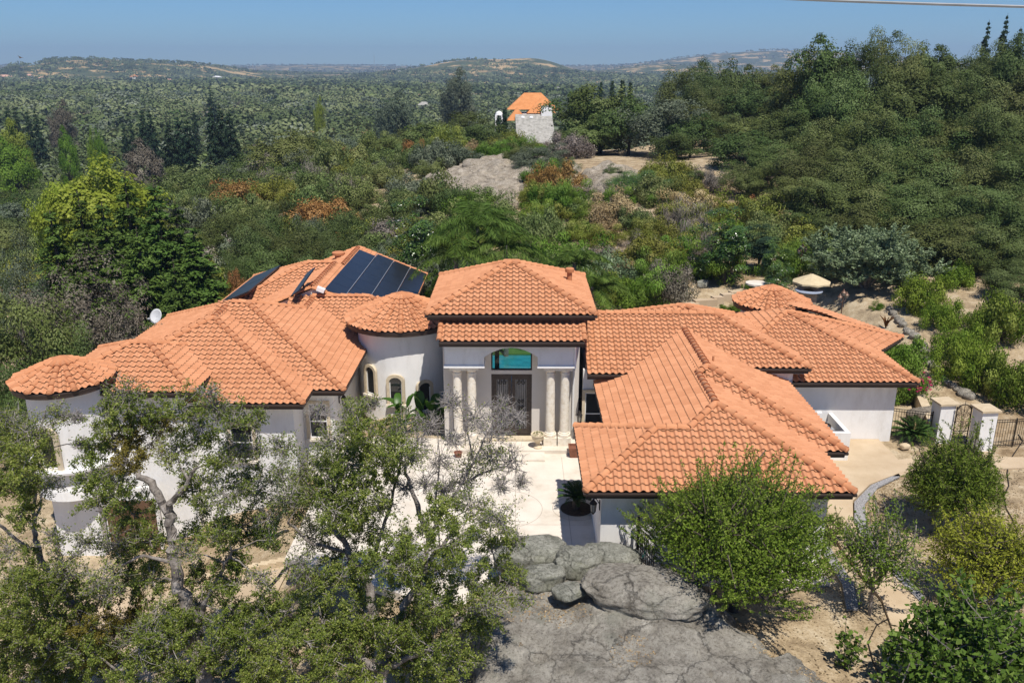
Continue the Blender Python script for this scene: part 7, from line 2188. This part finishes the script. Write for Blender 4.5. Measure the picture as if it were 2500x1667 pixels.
# blue chairs on the rock
cz0 = ground_at(1165, 428)
for i, (u, lb) in enumerate(((1158, 'left one of the two blue garden chairs on the bare rock'), (1172, 'right one of the two blue garden chairs on the bare rock'))):
    x = at(u, 428, cz0.y).x
    hit = sc.ray_cast(bpy.context.evaluated_depsgraph_get(), Vector((x, cz0.y, 30)), Vector((0, 0, -1))) if False else None
    t = thing('garden_chair', lb, 'chair', (x, cz0.y - .3, at(u, 433, cz0.y).z), (.5, -.3)[i], 'blue chairs on the rock')
    g = MB(); g.add([(-.36, -.38, .42), (.36, -.38, .42), (.36, .3, .26), (-.36, .3, .26), (-.36, -.38, .38), (.36, -.38, .38), (.36, .3, .22), (-.36, .3, .22)], [(0, 1, 2, 3), (7, 6, 5, 4), (0, 4, 5, 1), (1, 5, 6, 2), (2, 6, 7, 3), (3, 7, 4, 0)]); g.build('seat', M_BLUE, t)
    g = MB()
    for k in range(5):
        x_ = -.32 + .135 * k; zt = 1.0 + .1 * math.sin(math.pi * (k + .5) / 5); g.add([(x_, .26, .24), (x_ + .12, .26, .24), (x_ + .13, .58, zt), (x_ - .01, .58, zt), (x_, .29, .24), (x_ + .12, .29, .24), (x_ + .13, .61, zt), (x_ - .01, .61, zt)], [(0, 1, 2, 3), (7, 6, 5, 4), (0, 4, 5, 1), (1, 5, 6, 2), (2, 6, 7, 3), (3, 7, 4, 0)])
    g.build('backrest', M_BLUE, t)
    for sx in (-1, 1):
        g = MB(); g.box(sx * .42 - .07, sx * .42 + .07, -.45, .4, .58, .61); g.build('armrest', M_BLUE, t)
        for y in (-.38, .32):
            g = MB(); g.box(sx * .40 - .03, sx * .40 + .03, y - .04, y + .04, -.3, .58); g.build('leg', M_BLUE, t)
# white post, vine stakes, hose on the sand
p = ground_at(2390, 655)
t = thing('shed_corner', 'white slatted post of a small shed under the dark hill oaks', 'shed', (p.x, p.y, p.z), .3)
g = MB(); g.box(-.3, .3, -.1, .1, -.2, 2.6); g.build('shed_wall', M_WHITE, t)
g = MB(); g.box(-.4, .45, -.5, .5, 2.601, 2.68); g.build('roof', M_GREYP, t)
for i, (u, v, h_, lb) in enumerate(((2284, 700, 1.1, 'dark stake at the head of the vine path'), (2332, 670, 1.2, 'dark stake under the hill oaks near the white post'), (2395, 935, 1.1, 'dark vine stake beside the lowest vine bush'), (2335, 800, 1.1, 'dark vine stake between the middle vine bushes'))):
    p = ground_at(u, v); g = MB(); g.tube([(0, 0, -.2), (.01, 0, h_)], .045, 5); o = tag(g.build('vine_stake', M_DBARK), lb, 'stake', 'stakes along the vines'); o.location = p
hp = [(2486, 1062), (2496, 1080), (2478, 1105), (2462, 1130), (2458, 1160), (2462, 1190), (2450, 1215), (2456, 1245), (2472, 1275), (2480, 1290)]
g = MB(); g.tube([ground_at(u, v) + Vector((0, 0, .03)) for u, v in hp], .025, 5); tag(g.build('irrigation_hose', M_IRON), 'black irrigation hose winding down the sand at the right edge', 'hose')
hp = [(2190, 1500), (2140, 1530), (2118, 1575), (2130, 1620), (2150, 1660)]
g = MB(); g.tube([ground_at(u, v) + Vector((0, 0, .03)) for u, v in hp], .02, 5); tag(g.build('irrigation_hose', M_IRON), 'black irrigation hose on the sand left of the dark fig tree', 'hose')
# fallen leaves, twigs and pebbles on the sand, too many to count
r = np.random.default_rng(17); lv = Leaves(); n = 9000
x = r.uniform(6, 26, n); y = r.uniform(18, 36, n); k_ = (x > 13.5) | (y < 26.2)
x, y = x[k_], y[k_]; n = len(x)
lv.add(r, np.stack([x, y, terrain(x, y) + .02], 1), np.array([0, 0, 1]) + r.normal(size=(n, 3)) * .25, .09, .05, r.random(n)); tag(lv.build('leaf_litter', leaf_mat('dry_litter', (0.10, 0.07, 0.04), (0.26, 0.19, 0.11), (0.42, 0.33, 0.20), .05, .9, .1, 0)), kind='stuff')
lv = Leaves(); n = 16000; x = r.uniform(13.8, 21.5, n); y = r.uniform(24.5, 34.0, n); w_ = wob(x, y, 1.1) > -.1; x, y = x[w_], y[w_]; n = len(x)
lv.add(r, np.stack([x, y, terrain(x, y) + .03], 1), r.normal(size=(n, 3)) + np.array([0, -.5, .2]), .12, .018, r.random(n), along=np.array([0, 0, 1.0]) + r.normal(size=(n, 3)) * .7); tag(lv.build('dry_grass', L_STRAW), kind='stuff')
# driveway and low wall, left of the courtyard
p0 = [ground_at(u, v) for u, v in ((560, 1400), (640, 1340), (720, 1300), (690, 1400), (620, 1440))]
def drape(name, poly, mat, off=.05, n=14):
    """thin sheet that follows the terrain inside a plan quadrilateral"""
    P = [Vector((q[0], q[1])) for q in poly]
    vs, fs = [], []
    for j in range(n + 1):
        for i in range(n + 1):
            a_ = P[0].lerp(P[1], i / n); b_ = P[3].lerp(P[2], i / n); q = a_.lerp(b_, j / n)
            vs.append((q.x, q.y, 0))
    z = terrain(np.array([v[0] for v in vs]), np.array([v[1] for v in vs])) + off
    vs = [(v[0], v[1], float(zz)) for v, zz in zip(vs, z)]
    for j in range(n):
        for i in range(n): fs.append((j * (n + 1) + i, j * (n + 1) + i + 1, (j + 1) * (n + 1) + i + 1, (j + 1) * (n + 1) + i))
    g = MB(); g.add(vs, fs); return tag(g.build(name, mat), kind='structure')
drape('driveway', [(-9.0, 23.0), (-9.0, 29.4), (-26.0, 31.4), (-26.0, 22.0)], M_WALK, .10, 24)
g = MB()
for i in range(16):
    x = -9.4 - i * .36; y = 29.6 + .04 * i; z = T0(x, y); g.box(x - .172, x + .172, y - .14, y + .14, z - .3, z + .34)
tag(g.build('driveway_wall', M_CAPST), 'low tan stone wall along the driveway under the left wing', 'wall')
g = MB(); tag(boulder('boulder', 'brown red flowering shrub base stone by the left edge', 'stone', (-24.5, 30.5, -3.3), (.4, .3, .3), 90, M_ROCK), None) if False else None
# the neighbour's house on the rise behind
ny = 205.0
def hip_simple(t, cx, cy, w, d, z0, rise, mat, name='roof', ov=.5):
    g = MB(); x0, x1, y0, y1 = cx - w / 2 - ov, cx + w / 2 + ov, cy - d / 2 - ov, cy + d / 2 + ov
    m = min(x1 - x0, y1 - y0) / 2
    a_, b_ = ((cx - (x1 - x0) / 2 + m, cy, z0 + rise), (cx + (x1 - x0) / 2 - m, cy, z0 + rise)) if (x1 - x0) >= (y1 - y0) else ((cx, y0 + m, z0 + rise), (cx, y1 - m, z0 + rise))
    g.add([(x0, y0, z0), (x1, y0, z0), (x1, y1, z0), (x0, y1, z0), a_, b_], [(0, 1, 5, 4), (2, 3, 4, 5), (1, 2, 5), (3, 0, 4), (3, 2, 1, 0)] if (x1 - x0) >= (y1 - y0) else [(0, 1, 4), (1, 2, 5, 4), (2, 3, 5), (3, 0, 4, 5), (3, 2, 1, 0)])
    return g.build(name, mat, t)
M_ROOFO = noisy('orange_tile_far', [(0.3, (0.48, 0.185, 0.06)), (0.7, (0.60, 0.26, 0.10))], 1.2, .85, .5, 6.0)
M_ROOFG = noisy('grey_slate_far', [(0.3, (0.20, 0.19, 0.165)), (0.5, (0.32, 0.305, 0.27)), (0.7, (0.42, 0.40, 0.36))], 1.5, .9, .6, 5.0)
M_ROOFP = noisy('pink_tile_far', [(0.3, (0.50, 0.28, 0.19)), (0.7, (0.60, 0.36, 0.25))], 1.0, .85)
b0 = at(1300, 262, ny)
t = thing('neighbour_house', 'neighbour house with orange roofs, a white chimney and a weathered grey roof wing in front', 'house', (0, 0, 0))
kx = lambda u: at(u, 300, ny).x
kz = lambda v: at(1300, v, ny).z
g = MB(); g.box(kx(1262), kx(1345), ny, ny + 9, -6, kz(278)); g.build('wall', M_STUCCO, t)
hip_simple(t, (kx(1243) + kx(1358)) / 2, ny + 4.0, kx(1358) - kx(1243), 7.0, kz(268), kz(228) - kz(268), M_ROOFO, ov=.5)
hip_simple(t, (kx(1290) + kx(1352)) / 2, ny + 1.0, kx(1352) - kx(1290), 5.0, kz(276), kz(243) - kz(276), M_ROOFO, ov=.4)
hip_simple(t, kx(1262), ny - 1.5, 3.8, 6, kz(292), kz(262) - kz(292), M_ROOFO, ov=.4)
g = MB(); g.box(kx(1320), kx(1346), ny - 5.2, ny - 2, kz(300), kz(258)); g.build('chimney', M_WHITE, t)
g = MB(); z0, z1 = kz(326), kz(277)
g.add([(kx(1258), ny - 4.6, z1), (kx(1345), ny - 4.6, z1), (kx(1352), ny - 14, z0 - 1.0), (kx(1262), ny - 14, z0 - 1.0), (kx(1258), ny - 4.6, z1 - .3), (kx(1345), ny - 4.6, z1 - .3), (kx(1352), ny - 14, z0 - 1.3), (kx(1262), ny - 14, z0 - 1.3)], [(0, 1, 2, 3), (7, 6, 5, 4), (0, 4, 5, 1), (1, 5, 6, 2), (2, 6, 7, 3), (3, 7, 4, 0)])
g.build('roof', M_ROOFG, t)
g = MB(); g.box(kx(1264), kx(1348), ny - 13.4, ny - 4.7, -6, z0 - 1.4); g.build('wall', M_TAUPE, t)
for u in (1276, 1296):
    g = MB(); g.lathe([(.5, 0), (.42, .25), (.05, .4)], 10, (kx(u), ny - 5.6, z1 - .75)); o = g.build('dormer_vent', M_WHITE, t)
g = MB(); x = kx(1219); g.box(x - .9, x + .9, ny - 3, ny - 1.4, -6, kz(280)); g.lathe([(.9, kz(280)), (.75, kz(274)), (.05, kz(270))], 12, (x, ny - 2.2, 0)); g.build('chimney', M_WHITE, t)
def far_house(u, v, lift, w, h, mat, label, kmin=90):
    x, y, z = ray(u, v)
    tt = np.geomspace(kmin, 5500, 4000)
    i = np.nonzero(CAMZ + z * tt < terrain(x * tt, y * tt) + lift)[0]
    k_ = tt[i[0]] if len(i) else 2500.0
    p = Vector((x * k_, y * k_, CAMZ + z * k_))
    W = w * k_ * .97 / FPX; Hh = h * k_ * .97 / FPX
    t = thing('far_house', label, 'house', p)
    g = MB(); g.box(-W / 2, W / 2, -W * .3, W * .3, -lift - 1.0, -Hh * .2); g.build('wall', M_STUCCO, t)
    hip_simple(t, 0, 0, W, W * .62, -Hh * .2, Hh * .6, mat)
    return t
far_house(88, 358, 5.0, 84, 26, M_ROOFP, 'pale pink tiled roof among the trees at the left')
far_house(28, 392, 5.0, 26, 10, M_ROOFO, 'small orange roof at the left edge below the pink one')
for u, v, Y, w, h, mat, lb in ((12, 186, 1500, 34, 8, M_ROOFP, 'tiny pink house at the left edge under the far hill'), (72, 184, 1560, 16, 8, M_ROOFP, 'tiny pink house right of the one at the left edge'), (102, 190, 1500, 12, 6, M_ROOFP, 'tiny brownish house under the left end of the far hill'), (326, 186, 1450, 18, 9, M_ROOFO, 'tiny reddish house under the middle of the far hill'), (413, 195, 1400, 20, 5, M_ROOFP, 'tiny pale house right of the reddish one'), (530, 188, 1500, 22, 5, M_WHITE, 'tiny white house at the right foot of the left hill'), (975, 176, 1600, 14, 6, M_WHITE, 'tiny white house under the middle hill'), (1035, 254, 420, 28, 13, M_ROOFG, 'small dark roofed house in the valley woods'), (1362, 218, 460, 14, 12, M_WHITE, 'small white house above the big oaks')):
    far_house(u, v, 7.5, w, h, mat, lb, 430 if v > 200 else 800)
# radio mast on the ridge, overhead cable, bird
p = at(914, 158, 2600); g = MB(); g.tube([(0, 0, -30), (0, 0, 26)], .45, 4); o = tag(g.build('radio_mast', M_GREYP), 'thin radio mast on the far ridge left of the middle hill', 'mast'); o.location = p
c0, c1, c2 = at(1500, -25, 9.5), at(1950, -1, 9.0), at(2620, 20, 8.2)
g = MB(); P = []
for k in range(25):
    f = k / 24; P.append(c0 * (1 - f) * (1 - 2 * f) + c1 * 4 * f * (1 - f) + c2 * f * (2 * f - 1))
g.tube(P, .0125, 6); tag(g.build('overhead_cable', M_GREYP), 'grey overhead cable crossing the top right corner of the sky', 'cable')
p = at(49, 140, 140); g = MB(); g.add([(-.45, 0, .12), (-.15, .08, .02), (0, .1, 0), (.15, .08, .02), (.45, 0, .16), (.14, -.1, .0), (0, -.35, -.03), (-.14, -.1, 0), (0, 0, .1)], [(0, 1, 7), (4, 5, 3), (1, 2, 8), (2, 3, 8), (3, 5, 8), (5, 6, 8), (6, 7, 8), (7, 1, 8), (2, 1, 7, 6, 5, 3)]); o = tag(g.build('bird', M_DBARK), 'small dark bird flying in the sky at the upper left', 'bird'); o.location = p; o.rotation_euler = (.7, .5, .6)
# red leaved plant and agave on the sand by the lamp
p = ground_at(2162, 802); t = thing('red_plant', 'small red leaved spiky plant on the bank right of the block pillar', 'plant', p); g = MB(); r = random.Random(3)
for k in range(16): 
    a = r.uniform(0, 6.28); g.tube([(0, 0, 0), (.2 * math.cos(a), .2 * math.sin(a), .5), (.5 * math.cos(a), .5 * math.sin(a), r.uniform(.6, .9))], [.03, .035, .005], 4)
g.build('blades', L_RUST, t)
# ------------------------------------------------------------------ air
hz = MB(); hz.box(-5600, 5600, -190, 7300, -60, 190)
hm = bpy.data.materials.new('haze'); hm.use_nodes = True
nt = hm.node_tree
for n_ in list(nt.nodes):
    if n_.type != 'OUTPUT_MATERIAL': nt.nodes.remove(n_)
pv = nt.nodes.new('ShaderNodeVolumePrincipled')
pv.inputs['Color'].default_value = (0.58, 0.75, 1.0, 1)
pv.inputs['Density'].default_value = 1.8e-4
pv.inputs['Anisotropy'].default_value = 0.2
nt.links.new(pv.outputs[0], nt.nodes['Material Output'].inputs['Volume'])
tag(hz.build('haze', hm), kind='stuff')
